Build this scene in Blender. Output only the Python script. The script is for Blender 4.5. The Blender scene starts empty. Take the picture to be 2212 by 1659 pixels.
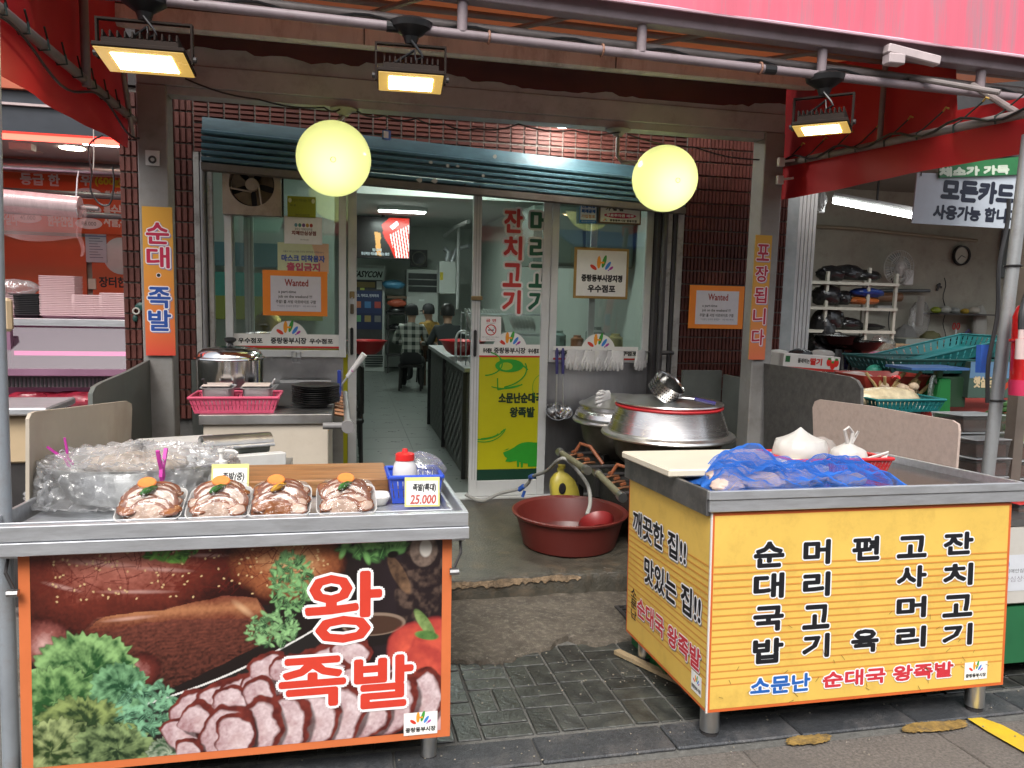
import bpy, bmesh, math, random
import numpy as np
from math import radians, sin, cos, pi, sqrt
from mathutils import Vector, Matrix
random.seed(7); RNG = np.random.default_rng(5)
SC = bpy.context.scene
COL = SC.collection
# ------------------------------------------------------------------ camera
PW, PH, FPX, CAMH = 2212., 1659., 1650., 1.45      # photo measured in 2212 px wide units
def cam_basis(yaw, pitch, roll):
    yaw, pitch, roll = map(radians, (yaw, pitch, roll))
    f = Vector((sin(yaw)*cos(pitch), cos(yaw)*cos(pitch), -sin(pitch)))
    r = Vector((cos(yaw), -sin(yaw), 0)); u = r.cross(f)
    return Matrix((cos(roll)*r+sin(roll)*u, -sin(roll)*r+cos(roll)*u, f))
MG = cam_basis(12.34, 6.5, 1.45)      # against the plumb building
MS = cam_basis(12.34, 3.0, .854)      # against the street, which falls gently towards the shops
CAM0 = Vector((0, 0, CAMH))
cd = bpy.data.cameras.new('camera'); cam = bpy.data.objects.new('camera', cd); COL.objects.link(cam)
cd.sensor_width = 36; cd.lens = 36*FPX/PW; cd.clip_end = 400; cd.clip_start = .05
cam.matrix_world = Matrix((MG[0], MG[1], -MG[2])).transposed().to_4x4(); cam.location = CAM0
SC.camera = cam
# ------------------------------------------------------------------ sky, sun, exposure (bright overcast noon)
W = bpy.data.worlds.new('World'); SC.world = W; W.use_nodes = True
nt = W.node_tree; bg = nt.nodes['Background']
sky = nt.nodes.new('ShaderNodeTexSky'); sky.sky_type = 'NISHITA'; sky.sun_disc = False
SUN_EL, SUN_AZ = 52, 200
sky.sun_elevation = radians(SUN_EL); sky.sun_rotation = radians(SUN_AZ); sky.dust_density = 3; sky.ozone_density = .6
hs = nt.nodes.new('ShaderNodeHueSaturation'); hs.inputs['Saturation'].default_value = .3
nt.links.new(sky.outputs[0], hs.inputs['Color']); nt.links.new(hs.outputs[0], bg.inputs[0]); bg.inputs[1].default_value = .15
sl = bpy.data.lights.new('sun', 'SUN'); so = bpy.data.objects.new('sun', sl); COL.objects.link(so)
sl.energy = 1.5; sl.angle = radians(24); sl.color = (1, .96, .9)
sd = Vector((sin(radians(SUN_AZ))*cos(radians(SUN_EL)), cos(radians(SUN_AZ))*cos(radians(SUN_EL)), sin(radians(SUN_EL))))
so.rotation_euler = sd.to_track_quat('Z', 'Y').to_euler(); so.location = (0, 0, 12)
SC.view_settings.view_transform = 'Standard'; SC.view_settings.look = 'None'
SC.view_settings.exposure = .9; SC.view_settings.gamma = 1; SC.view_settings.use_curve_mapping = False
SC.cycles.max_bounces = 7; SC.cycles.transparent_max_bounces = 12; SC.cycles.diffuse_bounces = 4
SC.cycles.caustics_reflective = False; SC.cycles.caustics_refractive = False; SC.cycles.sample_clamp_indirect = 6
# ------------------------------------------------------------------ frames: G = building, S = street
TS = (MG.transposed() @ MS).to_4x4()
TS = Matrix.Translation(CAM0) @ TS @ Matrix.Translation(-CAM0)
IDN = Matrix.Identity(4)
FR = [IDN]
def street(): FR[0] = TS
def build_frame(): FR[0] = IDN
def PT(x, y, X=None, Y=None, Z=None):
    """a photo pixel met with a plane of the current frame"""
    m = MS if FR[0] is TS else MG
    d = m[0]*((x-PW/2)/FPX) - m[1]*((y-PH/2)/FPX) + m[2]
    t = Y/d.y if Y is not None else ((Z-CAMH)/d.z if Z is not None else X/d.x)
    return CAM0 + d*t
# ------------------------------------------------------------------ materials
def lin(c):
    if isinstance(c, str):
        c = c.lstrip('#'); c = [int(c[i:i+2], 16)/255 for i in (0, 2, 4)]
        return tuple(v/12.92 if v <= .04045 else ((v+.055)/1.055)**2.4 for v in c)
    return tuple(c)
MATS = {}
def mat(name, col=None, rough=.5, metal=0, var=.15, scale=6, bump=0, bscale=40, emit=0, ecol=None, spec=.5,
        dirt=None, dscale=2.5, damt=.5, trans=0, sss=0, stretch=(1, 1, 1), coat=0, rnd=0):
    if name in MATS: return MATS[name]
    m = bpy.data.materials.new(name); m.use_nodes = True; n = m.node_tree; b = n.nodes['Principled BSDF']
    c = lin(col); L = n.links.new
    b.inputs['Roughness'].default_value = rough; b.inputs['Metallic'].default_value = metal
    b.inputs['Specular IOR Level'].default_value = spec; b.inputs['Base Color'].default_value = (*c, 1)
    tc = n.nodes.new('ShaderNodeTexCoord'); mp = n.nodes.new('ShaderNodeMapping'); L(tc.outputs['Object'], mp.inputs[0])
    mp.inputs['Scale'].default_value = stretch
    if var:
        nz = n.nodes.new('ShaderNodeTexNoise'); nz.inputs['Scale'].default_value = scale; nz.inputs['Detail'].default_value = 6
        nz.inputs['Roughness'].default_value = .65; L(mp.outputs[0], nz.inputs['Vector'])
        cr = n.nodes.new('ShaderNodeValToRGB'); cr.color_ramp.elements[0].position = .3; cr.color_ramp.elements[1].position = .72
        cr.color_ramp.elements[0].color = (*[v*(1-var) for v in c], 1); cr.color_ramp.elements[1].color = (*[min(1, v*(1+var)) for v in c], 1)
        L(nz.outputs[0], cr.inputs[0]); out = cr.outputs[0]
        if dirt is not None:
            n2 = n.nodes.new('ShaderNodeTexNoise'); n2.inputs['Scale'].default_value = dscale; n2.inputs['Detail'].default_value = 9
            n2.inputs['Roughness'].default_value = .75; L(mp.outputs[0], n2.inputs['Vector'])
            r2 = n.nodes.new('ShaderNodeValToRGB'); r2.color_ramp.elements[0].position = .5; r2.color_ramp.elements[1].position = .72
            r2.color_ramp.elements[1].color = (damt, damt, damt, 1)
            L(n2.outputs[0], r2.inputs[0]); mx = n.nodes.new('ShaderNodeMixRGB'); L(r2.outputs[0], mx.inputs[0]); L(out, mx.inputs[1])
            mx.inputs[2].default_value = (*lin(dirt), 1); out = mx.outputs[0]
        if rnd:      # each piece its own tone
            oi = n.nodes.new('ShaderNodeObjectInfo'); m3 = n.nodes.new('ShaderNodeMapRange'); m3.inputs['To Min'].default_value = 1-rnd; m3.inputs['To Max'].default_value = 1+rnd; L(oi.outputs['Random'], m3.inputs[0])
            hv = n.nodes.new('ShaderNodeHueSaturation'); L(out, hv.inputs['Color']); L(m3.outputs[0], hv.inputs['Value']); out = hv.outputs[0]
        L(out, b.inputs['Base Color'])
        mr = n.nodes.new('ShaderNodeMapRange'); mr.inputs['To Min'].default_value = max(.03, rough*.8); mr.inputs['To Max'].default_value = min(1, rough*1.25)
        L(nz.outputs[0], mr.inputs[0]); L(mr.outputs[0], b.inputs['Roughness'])
    if bump:
        nb = n.nodes.new('ShaderNodeTexNoise'); nb.inputs['Scale'].default_value = bscale; nb.inputs['Detail'].default_value = 5
        L(mp.outputs[0], nb.inputs['Vector']); bp = n.nodes.new('ShaderNodeBump'); bp.inputs['Strength'].default_value = bump
        bp.inputs['Distance'].default_value = .01; L(nb.outputs[0], bp.inputs['Height']); L(bp.outputs[0], b.inputs['Normal'])
    if emit:
        b.inputs['Emission Color'].default_value = (*lin(ecol or col), 1); b.inputs['Emission Strength'].default_value = emit
    if trans: b.inputs['Transmission Weight'].default_value = trans
    if coat: b.inputs['Coat Weight'].default_value = coat
    if sss:
        b.inputs['Subsurface Weight'].default_value = sss; b.inputs['Subsurface Radius'].default_value = (.02, .008, .005)
    MATS[name] = m; return m
def clear(name, tint=(1, 1, 1), refl=.12, rough=.05, haze=0., hcol=(.8, .8, .8), bump=0, bscale=30):
    """thin clear sheet: see-through, with a Fresnel gloss and a little milkiness"""
    if name in MATS: return MATS[name]
    m = bpy.data.materials.new(name); m.use_nodes = True; n = m.node_tree; L = n.links.new
    for q in list(n.nodes): n.nodes.remove(q)
    o = n.nodes.new('ShaderNodeOutputMaterial'); t = n.nodes.new('ShaderNodeBsdfTransparent'); g = n.nodes.new('ShaderNodeBsdfGlossy')
    t.inputs[0].default_value = (*tint, 1); g.inputs['Roughness'].default_value = rough
    lw = n.nodes.new('ShaderNodeLayerWeight'); lw.inputs[0].default_value = .35
    mr = n.nodes.new('ShaderNodeMapRange'); L(lw.outputs['Fresnel'], mr.inputs[0]); mr.inputs['To Min'].default_value = refl*.55; mr.inputs['To Max'].default_value = min(1, refl*5)
    mx = n.nodes.new('ShaderNodeMixShader'); L(mr.outputs[0], mx.inputs[0]); L(t.outputs[0], mx.inputs[1]); L(g.outputs[0], mx.inputs[2]); fin = mx.outputs[0]
    if haze:
        d = n.nodes.new('ShaderNodeBsdfDiffuse'); d.inputs[0].default_value = (*hcol, 1); tl = n.nodes.new('ShaderNodeBsdfTranslucent'); tl.inputs[0].default_value = (*hcol, 1)
        ad = n.nodes.new('ShaderNodeMixShader'); L(d.outputs[0], ad.inputs[1]); L(tl.outputs[0], ad.inputs[2])
        m2 = n.nodes.new('ShaderNodeMixShader'); m2.inputs[0].default_value = haze; L(fin, m2.inputs[1]); L(ad.outputs[0], m2.inputs[2]); fin = m2.outputs[0]
    if bump:
        tc = n.nodes.new('ShaderNodeTexCoord'); nb = n.nodes.new('ShaderNodeTexNoise'); nb.inputs['Scale'].default_value = bscale; nb.inputs['Detail'].default_value = 3
        L(tc.outputs['Object'], nb.inputs['Vector']); bp = n.nodes.new('ShaderNodeBump'); bp.inputs['Strength'].default_value = bump; bp.inputs['Distance'].default_value = .02
        L(nb.outputs[0], bp.inputs['Height']); L(bp.outputs[0], g.inputs['Normal'])
    L(fin, o.inputs[0]); MATS[name] = m; return m
def vcol_mat(name, rough=.35, emit=0):
    if name in MATS: return MATS[name]
    m = bpy.data.materials.new(name); m.use_nodes = True; n = m.node_tree; b = n.nodes['Principled BSDF']
    a = n.nodes.new('ShaderNodeVertexColor'); a.layer_name = 'Col'; n.links.new(a.outputs[0], b.inputs['Base Color']); b.inputs['Roughness'].default_value = rough
    if emit: n.links.new(a.outputs[0], b.inputs['Emission Color']); b.inputs['Emission Strength'].default_value = emit
    MATS[name] = m; return m
# ------------------------------------------------------------------ objects
def tag(o, label=None, cat=None, group=None, kind=None):
    for k, v in (('label', label), ('category', cat), ('group', group), ('kind', kind)):
        if v: o[k] = v
    return o
ORI = {}
def thing(name, loc, label, cat, group=None):
    o = bpy.data.objects.new(name, None); COL.objects.link(o); o.empty_display_size = .05
    o.location = FR[0] @ Vector(loc); ORI[o] = o.location.copy()
    return tag(o, label, cat, group)
def link(name, me, mats, parent=None, smooth=None):
    for m in (mats if isinstance(mats, (list, tuple)) else [mats]): me.materials.append(m)
    o = bpy.data.objects.new(name, me); COL.objects.link(o)
    if parent is not None:
        org = ORI[parent]; o.parent = parent; ORI[o] = org
        me.transform(Matrix.Translation(-org))
    else:
        n = len(me.vertices); co = np.empty(n*3, np.float32); me.vertices.foreach_get('co', co); co = co.reshape(-1, 3)
        lo, hi = co.min(0), co.max(0); org = Vector(((lo[0]+hi[0])/2, (lo[1]+hi[1])/2, lo[2]))
        o.location = org; ORI[o] = org; me.transform(Matrix.Translation(-org))
    return o
def dup(o, parent=None, off=None, rot=None, **kw):
    """a copy of a thing with copies of its parts and sub-parts, moved by off"""
    c = o.copy(); COL.objects.link(c); c.parent = parent
    if off is not None: c.location = o.location + (FR[0].to_3x3() @ Vector(off))
    if rot is not None: c.rotation_euler = rot
    for ch in [q for q in o.children]: dup(ch, c)
    for k, v in kw.items(): c[k] = v
    ORI[c] = c.location.copy()
    return c
class MB:
    def __init__(s): s.bm = bmesh.new(); s.X = Matrix.Identity(4); s.mi = 0
    def v(s, p): return s.bm.verts.new(s.X @ Vector(p))
    def f(s, vs):
        try: q = s.bm.faces.new(vs)
        except ValueError: return None
        q.material_index = s.mi; return q
    def poly(s, pts): return s.f([s.v(p) for p in pts])
    def box(s, x0, x1, y0, y1, z0, z1):
        c = [s.v((x, y, z)) for z in (z0, z1) for y in (y0, y1) for x in (x0, x1)]
        for q in ((0, 2, 3, 1), (4, 5, 7, 6), (0, 1, 5, 4), (2, 6, 7, 3), (0, 4, 6, 2), (1, 3, 7, 5)): s.f([c[i] for i in q])
        return s
    def cbox(s, c, d, rz=0, rx=0, ry=0):
        k = s.X; s.X = k @ Matrix.Translation(c) @ Matrix.Rotation(rz, 4, 'Z') @ Matrix.Rotation(rx, 4, 'X') @ Matrix.Rotation(ry, 4, 'Y')
        s.box(-d[0]/2, d[0]/2, -d[1]/2, d[1]/2, -d[2]/2, d[2]/2); s.X = k; return s
    def prism(s, pts, ext):
        e = Vector(ext); a = [s.v(p) for p in pts]; b = [s.v(Vector(p)+e) for p in pts]; n = len(a)
        s.f(a[::-1]); s.f(b)
        for i in range(n): s.f([a[i], a[(i+1) % n], b[(i+1) % n], b[i]])
        return s
    def tube(s, pts, r, n=8, cap=True, closed=False):
        pts = [Vector(p) for p in pts]; N = len(pts); rings = []
        rs = r if isinstance(r, (list, tuple)) else [r]*N; pn = None
        for i, p in enumerate(pts):
            t = (pts[(i+1) % N]-pts[i-1]) if closed else (pts[min(i+1, N-1)]-pts[max(i-1, 0)])
            if t.length < 1e-9: t = Vector((0, 0, 1))
            t.normalize()
            if pn is None: a = t.orthogonal().normalized()
            else:
                a = pn - t*pn.dot(t); a = a.normalized() if a.length > 1e-6 else t.orthogonal().normalized()
            pn = a; b = t.cross(a)
            rings.append([s.v(p+(a*cos(2*pi*k/n)+b*sin(2*pi*k/n))*rs[i]) for k in range(n)])
        for i in range(N if closed else N-1):
            A, B = rings[i], rings[(i+1) % N]
            for k in range(n): s.f([A[k], A[(k+1) % n], B[(k+1) % n], B[k]])
        if cap and not closed: s.f(rings[0][::-1]); s.f(rings[-1])
        return s
    def cyl(s, p0, p1, r, n=16): return s.tube([p0, p1], r, n)
    def lathe(s, prof, c=(0, 0, 0), n=32, sx=1, sy=1, closed=False):
        """profile of (radius, height) turned about z at c"""
        rings = []
        for r, z in prof:
            if r < 1e-6: rings.append([s.v((c[0], c[1], c[2]+z))])
            else: rings.append([s.v((c[0]+r*sx*cos(2*pi*k/n), c[1]+r*sy*sin(2*pi*k/n), c[2]+z)) for k in range(n)])
        for i in range(len(rings)-1):
            A, B = rings[i], rings[i+1]
            for k in range(n):
                q = (k+1) % n
                if len(A) == 1 and len(B) == 1: continue
                if len(A) == 1: s.f([A[0], B[q], B[k]])
                elif len(B) == 1: s.f([A[k], A[q], B[0]])
                else: s.f([A[k], A[q], B[q], B[k]])
        return s
    def grid(s, fn, nu, nv, wrap=False):
        g = [[s.v(fn(i/(nu if wrap else nu), j/nv)) for j in range(nv+1)] for i in range(nu if wrap else nu+1)]
        for i in range(nu):
            for j in range(nv):
                a, b = g[i], g[(i+1) % len(g)]; s.f([a[j], b[j], b[j+1], a[j+1]])
        return s
    def ball(s, c, r, n=14, m=8, sq=(1, 1, 1)):
        k = s.X; s.X = k @ Matrix.Translation(c) @ Matrix.Diagonal((*sq, 1))
        s.lathe([(r*sin(pi*i/m), -r*cos(pi*i/m)) for i in range(m+1)], n=n); s.X = k; return s
    def build(s, name, mats, parent=None, smooth=False, bev=0, solid=0, sub=0, ang=35):
        bm = s.bm
        if FR[0] is not IDN: bm.transform(FR[0])
        if solid:
            bmesh.ops.recalc_face_normals(bm, faces=bm.faces); bmesh.ops.solidify(bm, geom=bm.faces[:], thickness=solid)
        if bev: bmesh.ops.bevel(bm, geom=bm.edges[:], offset=bev, segments=1, affect='EDGES', clamp_overlap=True)
        bmesh.ops.recalc_face_normals(bm, faces=bm.faces)
        me = bpy.data.meshes.new(name); bm.to_mesh(me); bm.free()
        if smooth:
            me.polygons.foreach_set('use_smooth', [True]*len(me.polygons))
            if smooth != 'all': me.set_sharp_from_angle(angle=radians(ang))
        o = link(name, me, mats, parent)
        if sub: md = o.modifiers.new('sub', 'SUBSURF'); md.levels = md.render_levels = sub
        return o
def B(x0, x1, y0, y1, z0, z1): return MB().box(x0, x1, y0, y1, z0, z1)
def inst(name, me, mats, parent, loc, rot=(0, 0, 0), scl=(1, 1, 1)):
    """object sharing mesh data; loc in the current frame"""
    if not me.materials:
        for m in (mats if isinstance(mats, (list, tuple)) else [mats]): me.materials.append(m)
    o = bpy.data.objects.new(name, me); COL.objects.link(o)
    w = FR[0] @ Matrix.Translation(loc) @ (Matrix.Rotation(rot[2], 4, 'Z') @ Matrix.Rotation(rot[1], 4, 'Y') @ Matrix.Rotation(rot[0], 4, 'X')) @ Matrix.Diagonal((*scl, 1))
    if parent is not None: o.parent = parent; w = Matrix.Translation(-ORI[parent]) @ w
    o.matrix_local = w; ORI[o] = ORI[parent] if parent is not None else w.translation.copy()
    return o
def raw(mb):
    me = bpy.data.meshes.new('piece'); bmesh.ops.recalc_face_normals(mb.bm, faces=mb.bm.faces); mb.bm.to_mesh(me); mb.bm.free(); return me
# ------------------------------------------------------------------ lettering (real flat geometry, from Blender's built-in font)
GLY = {}
def glyph(s):
    if s in GLY: return GLY[s]
    c = bpy.data.curves.new('t', 'FONT'); c.body = s; c.resolution_u = 2; c.fill_mode = 'FRONT'; c.space_line = 1
    o = bpy.data.objects.new('t', c); COL.objects.link(o)
    me = bpy.data.meshes.new_from_object(o.evaluated_get(bpy.context.evaluated_depsgraph_get()))
    bpy.data.objects.remove(o); co = np.empty(len(me.vertices)*3, np.float32); me.vertices.foreach_get('co', co); co = co.reshape(-1, 3)[:, :2].astype(float)
    fs = [list(p.vertices) for p in me.polygons]; bpy.data.meshes.remove(me); GLY[s] = (co, fs); return GLY[s]
class Sheet:
    """a flat rectangle in space: u right, v up, n towards the viewer; collects print on it"""
    def __init__(s, o, ux, vy): s.o, s.u, s.w = Vector(o), Vector(ux), Vector(vy); s.n = s.u.cross(s.w).normalized(); s.lv = [], []; s.co = []; s.fs = []; s.ms = []; s.mats = []; s.h = .0004
    def at(s, a, b, h=0): return s.o + s.u*a + s.w*b + s.n*h
    def _m(s, m):
        if m not in s.mats: s.mats.append(m)
        return s.mats.index(m)
    def poly(s, pts, m, h=None):
        if h is None: s.h += .00008; h = s.h
        k = len(s.co); s.co += [s.at(a, b, h) for a, b in pts]; s.fs.append(list(range(k, k+len(pts)))); s.ms.append(s._m(m))
    def rect(s, a0, b0, a1, b1, m): s.poly([(a0, b0), (a1, b0), (a1, b1), (a0, b1)], m)
    def ell(s, a, b, ra, rb, m, n=28, rot=0, t0=0, t1=2*pi):
        s.poly([(a+ra*cos(t)*cos(rot)-rb*sin(t)*sin(rot), b+ra*cos(t)*sin(rot)+rb*sin(t)*cos(rot)) for t in [t0+(t1-t0)*k/n for k in range(n if t1-t0 > 6.2 else n+1)]], m)
    def line(s, pts, w, m):
        s.h += .00006
        for (a, b), (c, d) in zip(pts, pts[1:]):
            l = math.hypot(c-a, d-b) or 1; x, y = -(d-b)/l*w/2, (c-a)/l*w/2
            s.poly([(a+x, b+y), (a-x, b-y), (c-x, d-y), (c+x, d+y)], m, s.h); s.h += .000015
    def text(s, t, a, b, w, h, m, bold=0, out=0, om=None, skew=0, shadow=None):
        """lettering fitted to the box (a,b,w,h); bold and outline widths in metres"""
        co, fs = glyph(t)
        if not len(co): return
        lo, hi = co.min(0), co.max(0); d = np.maximum(hi-lo, 1e-6)
        if h is None: h = w*d[1]/d[0]
        if w is None: w = h*d[0]/d[1]
        q = (co-lo)/d*[w, h]+[a, b]; q[:, 0] += (q[:, 1]-b)*skew
        def ring(r, n, mm, off=(0, 0)):
            offs = [(0, 0)]
            if r > 0: offs = [(r*cos(2*pi*k/n), r*sin(2*pi*k/n)) for k in range(n)] + [(0, 0)]
            for dx, dy in offs:
                s.h += .00003; k = len(s.co); s.co += [s.at(x+dx+off[0], y+dy+off[1], s.h) for x, y in q]
                s.fs += [[i+k for i in f] for f in fs]; s.ms += [s._m(mm)]*len(fs)
        h0 = s.h
        if shadow: ring(out+bold, 8, shadow[0], shadow[1])
        if out: ring(out+bold, 12, om)
        ring(bold, 8, m); s.h = h0+.00004
    def build(s, name, parent):
        me = bpy.data.meshes.new(name); me.from_pydata([FR[0] @ c for c in s.co], [], s.fs); me.polygons.foreach_set('material_index', s.ms)
        return link(name, me, s.mats, parent)
INK = {}
def ink(col, rough=.45):
    k = 'ink_%s' % str(col)
    return mat(k, col, rough, var=.05, scale=20)
def hlogo(s, a, b, w):
    """the market's fan of coloured strokes; w = full width"""
    for dx, dy, r0, r1, rot, c in ((-.36, .12, .17, .075, -.6, '#d63a26'), (-.13, .33, .085, .26, -.02, '#ef9d2b'), (.1, .37, .08, .27, -.28, '#3f9a3a'), (.27, .2, .07, .2, -.6, '#3b86d8'), (.41, .1, .05, .11, -.9, '#b23a9c')):
        s.ell(a+dx*w, b+dy*w, r0*w, r1*w, ink(c), 18, rot)
    s.rect(a-.13*w, b+.28*w, a+.1*w, b+.36*w, ink('#ef9d2b'))
    s.ell(a+.3*w, b+.01*w, .03*w, .03*w, ink('#7a3ab0'), 10)
def market_card(s, a, b, w, h):
    s.rect(a-w/2, b, a+w/2, b+h, ink('#efeeea')); hlogo(s, a, b+h*.48, w*.62); s.text('중랑동부시장', a-w*.44, b+h*.14, w*.88, h*.2, ink('#1c1a18'), w*.006)
def market_band(s, a0, a1, b, h, c=None, sides=True):
    """white band with a half-round crest along the foot of a pane"""
    c = (a0+a1)/2 if c is None else c; r = h*1.55
    s.rect(a0, b, a1, b+h, ink('#e9e8e2')); s.ell(c, b+h*.55, r, r, ink('#e9e8e2'), 30, 0, 0, pi)
    s.rect(a0, b-h*.16, a1, b, ink('#c4302b')); hlogo(s, c, b+h*.95, r*1.25)
    s.text('중랑동부시장', c-r*.92, b+h*.2, r*1.84, h*.5, ink('#1c1a18'), h*.02)
    if sides:
        for x in (a0+h*.35, c+r*1.1):
            w = min(h*1.9, (c-r*1.05-x) if x < c else a1-x-h*.1)
            if w > h*.5: s.text('우수점포', x, b+h*.22, w, h*.42, ink('#1c1a18'), h*.02)
# ------------------------------------------------------------------ a small painter for printed pictures
class Paint:
    def __init__(s, w, h): s.w, s.h = w, h; s.y, s.x = np.mgrid[0:h, 0:w]; s.x = s.x/(w-1.); s.y = s.y/(h-1.); s.asp = w/h; s.a = np.zeros((h, w, 3)); s.nc = {}
    def noise(s, sc, seed, oct=3):
        k_ = (sc, seed if seed < 5 else 5+seed % 6, oct)
        if k_ not in s.nc: s.nc[k_] = s._noise(*k_)
        return s.nc[k_]
    def dab(s, cx, cy, rx, ry, rot, col, edge=.5, a=1):
        R_ = max(rx, ry); x0, x1 = max(0, int((cx-R_/s.asp)*s.w)-1), min(s.w, int((cx+R_/s.asp)*s.w)+2); y0, y1 = max(0, int((cy-R_)*s.h)-1), min(s.h, int((cy+R_)*s.h)+2)
        if x1 <= x0 or y1 <= y0: return
        dx, dy = (s.x[y0:y1, x0:x1]-cx)*s.asp, s.y[y0:y1, x0:x1]-cy; u, v = dx*cos(rot)+dy*sin(rot), -dx*sin(rot)+dy*cos(rot)
        m = (np.clip((1-np.sqrt((u/rx)**2+(v/ry)**2))/edge, 0, 1)*a)[..., None]; s.a[y0:y1, x0:x1] = s.a[y0:y1, x0:x1]*(1-m)+np.array(col)*m
    def _noise(s, sc, seed, oct=3):
        r = np.random.default_rng(seed); t = 0; k = 0
        for o in range(oct):
            n = max(2, int(sc*2**o)); g = r.random((n+2, int(n*s.asp)+3)); fx = s.x*(g.shape[1]-2); fy = s.y*(n); ix, iy = fx.astype(int), fy.astype(int)
            ux, uy = fx-ix, fy-iy; ux = ux*ux*(3-2*ux); uy = uy*uy*(3-2*uy)
            v = (g[iy, ix]*(1-ux)+g[iy, ix+1]*ux)*(1-uy)+(g[iy+1, ix]*(1-ux)+g[iy+1, ix+1]*ux)*uy
            t = t+v*.5**o; k += .5**o
        return t/k
    def put(s, mask, col):
        m = np.clip(mask, 0, 1)[..., None]; c = np.array(col) if not isinstance(col, np.ndarray) or col.ndim == 1 else col
        s.a = s.a*(1-m)+c*m
    def ell(s, cx, cy, rx, ry, rot=0, wob=0, seed=0):
        """normalised radius field (aspect-true)"""
        dx, dy = (s.x-cx)*s.asp, s.y-cy
        if wob: dx = dx+(s.noise(14, seed+9)-.5)*wob; dy = dy+(s.noise(14, seed+10)-.5)*wob
        u, v = dx*cos(rot)+dy*sin(rot), -dx*sin(rot)+dy*cos(rot)
        return np.sqrt((u/rx)**2+(v/ry)**2)
    def poly(s, pts, wob=0, seed=0):
        X, Y = s.x, s.y
        if wob: X = X+(s.noise(12, seed+1)-.5)*wob; Y = Y+(s.noise(12, seed+2)-.5)*wob
        ins = np.zeros(X.shape, bool); n = len(pts)
        for i in range(n):
            (x0, y0), (x1, y1) = pts[i], pts[i-1]
            with np.errstate(divide='ignore', invalid='ignore'):
                c = ((y0 > Y) != (y1 > Y)) & (X < (x1-x0)*(Y-y0)/((y1-y0) or 1e-9)+x0)
            ins ^= c
        return ins.astype(float)
    def soft(s, r, edge=.06): return np.clip((1-r)/edge, 0, 1)
    def mesh(s, name, o, ux, vy, parent, rough=.35, emit=0):
        """o = bottom left corner, ux, vy = full edges"""
        o, ux, vy = FR[0] @ Vector(o), FR[0].to_3x3() @ Vector(ux), FR[0].to_3x3() @ Vector(vy)
        co = np.array(o)+s.x[..., None]*np.array(ux)+(1-s.y)[..., None]*np.array(vy); h, w = s.h, s.w
        me = bpy.data.meshes.new(name); idx = np.arange(h*w).reshape(h, w)
        q = np.stack([idx[1:, :-1], idx[1:, 1:], idx[:-1, 1:], idx[:-1, :-1]], -1).reshape(-1, 4)
        me.vertices.add(h*w); me.vertices.foreach_set('co', co.reshape(-1).astype(np.float32)); me.loops.add(q.size); me.loops.foreach_set('vertex_index', q.reshape(-1).astype(np.int32))
        me.polygons.add(len(q)); me.polygons.foreach_set('loop_start', np.arange(0, q.size, 4, dtype=np.int32)); me.update(calc_edges=True)
        at = me.color_attributes.new('Col', 'FLOAT_COLOR', 'POINT'); c = np.ones((h*w, 4), np.float32); c[:, :3] = np.clip(s.a, 0, 1).reshape(-1, 3); at.data.foreach_set('color', c.reshape(-1))
        return link(name, me, vcol_mat('print_%g_%g' % (rough, emit), rough, emit), parent)
L3 = lambda c: np.array(lin(c))
# common materials
STEEL = mat('brushed_steel', (.60, .62, .65), .32, .68, .14, 7, .06, 60, dirt=(.42, .42, .42), dscale=9, damt=.5, stretch=(1, 7, 7))
STEEL_D = mat('worn_steel', (.42, .42, .42), .36, 1, .2, 6, .06, 90)
ALU = mat('spun_aluminium', (.66, .66, .64), .30, 1, .12, 5, .05, 60)
WHITE = mat('white_pvc', (.62, .63, .62), .38, 0, .07, 5, dirt=(.35, .34, .31), dscale=3, damt=.3)
BLACK = mat('black_plastic', (.012, .012, .013), .4, 0, .2)
DARKM = mat('dark_painted_metal', (.035, .032, .032), .5, 0, .3, 8)
GREY = mat('grey_paint', (.17, .165, .165), .5, 0, .14, 5, .05, 30, dirt=(.1, .075, .06), dscale=4, damt=.45)
TAUPE = mat('taupe_paint', (.25, .243, .232), .55, 0, .15, 4, .06, 30, dirt=(.11, .085, .07), dscale=5, damt=.4)
GLASS = clear('window_glass', (.93, .97, .95), .13, .02)
# ================================================================== STREET
ROADM = mat('road_granite', (.14, .125, .112), .75, 0, .5, 90, .6, 180, dirt=(.07, .065, .06), dscale=2.2, damt=.6)
PAVM = mat('dark_paver', (.034, .036, .033), .3, 0, .4, 14, .35, 60, dirt=(.075, .078, .062), dscale=11, damt=.75, rnd=.3)
SLABM = mat('dark_granite_slab', (.045, .048, .053), .5, 0, .45, 60, .5, 140, dirt=(.14, .13, .125), dscale=6, damt=.7, rnd=.15)
RAMPM = mat('patched_concrete', (.095, .08, .062), .85, 0, .45, 12, .9, 150, dirt=(.27, .24, .20), dscale=32, damt=.75)
JOINT = mat('grey_joint_grout', (.13, .128, .118), .9, 0, .3, 40, .5, 200)
STEPM = mat('wet_step_concrete', (.052, .047, .036), .45, 0, .5, 9, .45, 80, dirt=(.13, .09, .055), dscale=7, damt=.75)
street()
road = MB().grid(lambda u, v: (-40+80*u, -40+80*v, -.004), 8, 8).build('road', ROADM); tag(road, kind='structure')
pav = B(-1.6, 3.6, 2.66, 4.3, -.05, .0).build('pavement', JOINT); tag(pav, kind='structure')
pm = MB(); pm.box(-.0945, .0945, -.0458, .0458, 0, .007); bmesh.ops.bevel(pm.bm, geom=pm.bm.edges[:], offset=.004, segments=1, affect='EDGES'); PAVE = raw(pm)
k = 0
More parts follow.
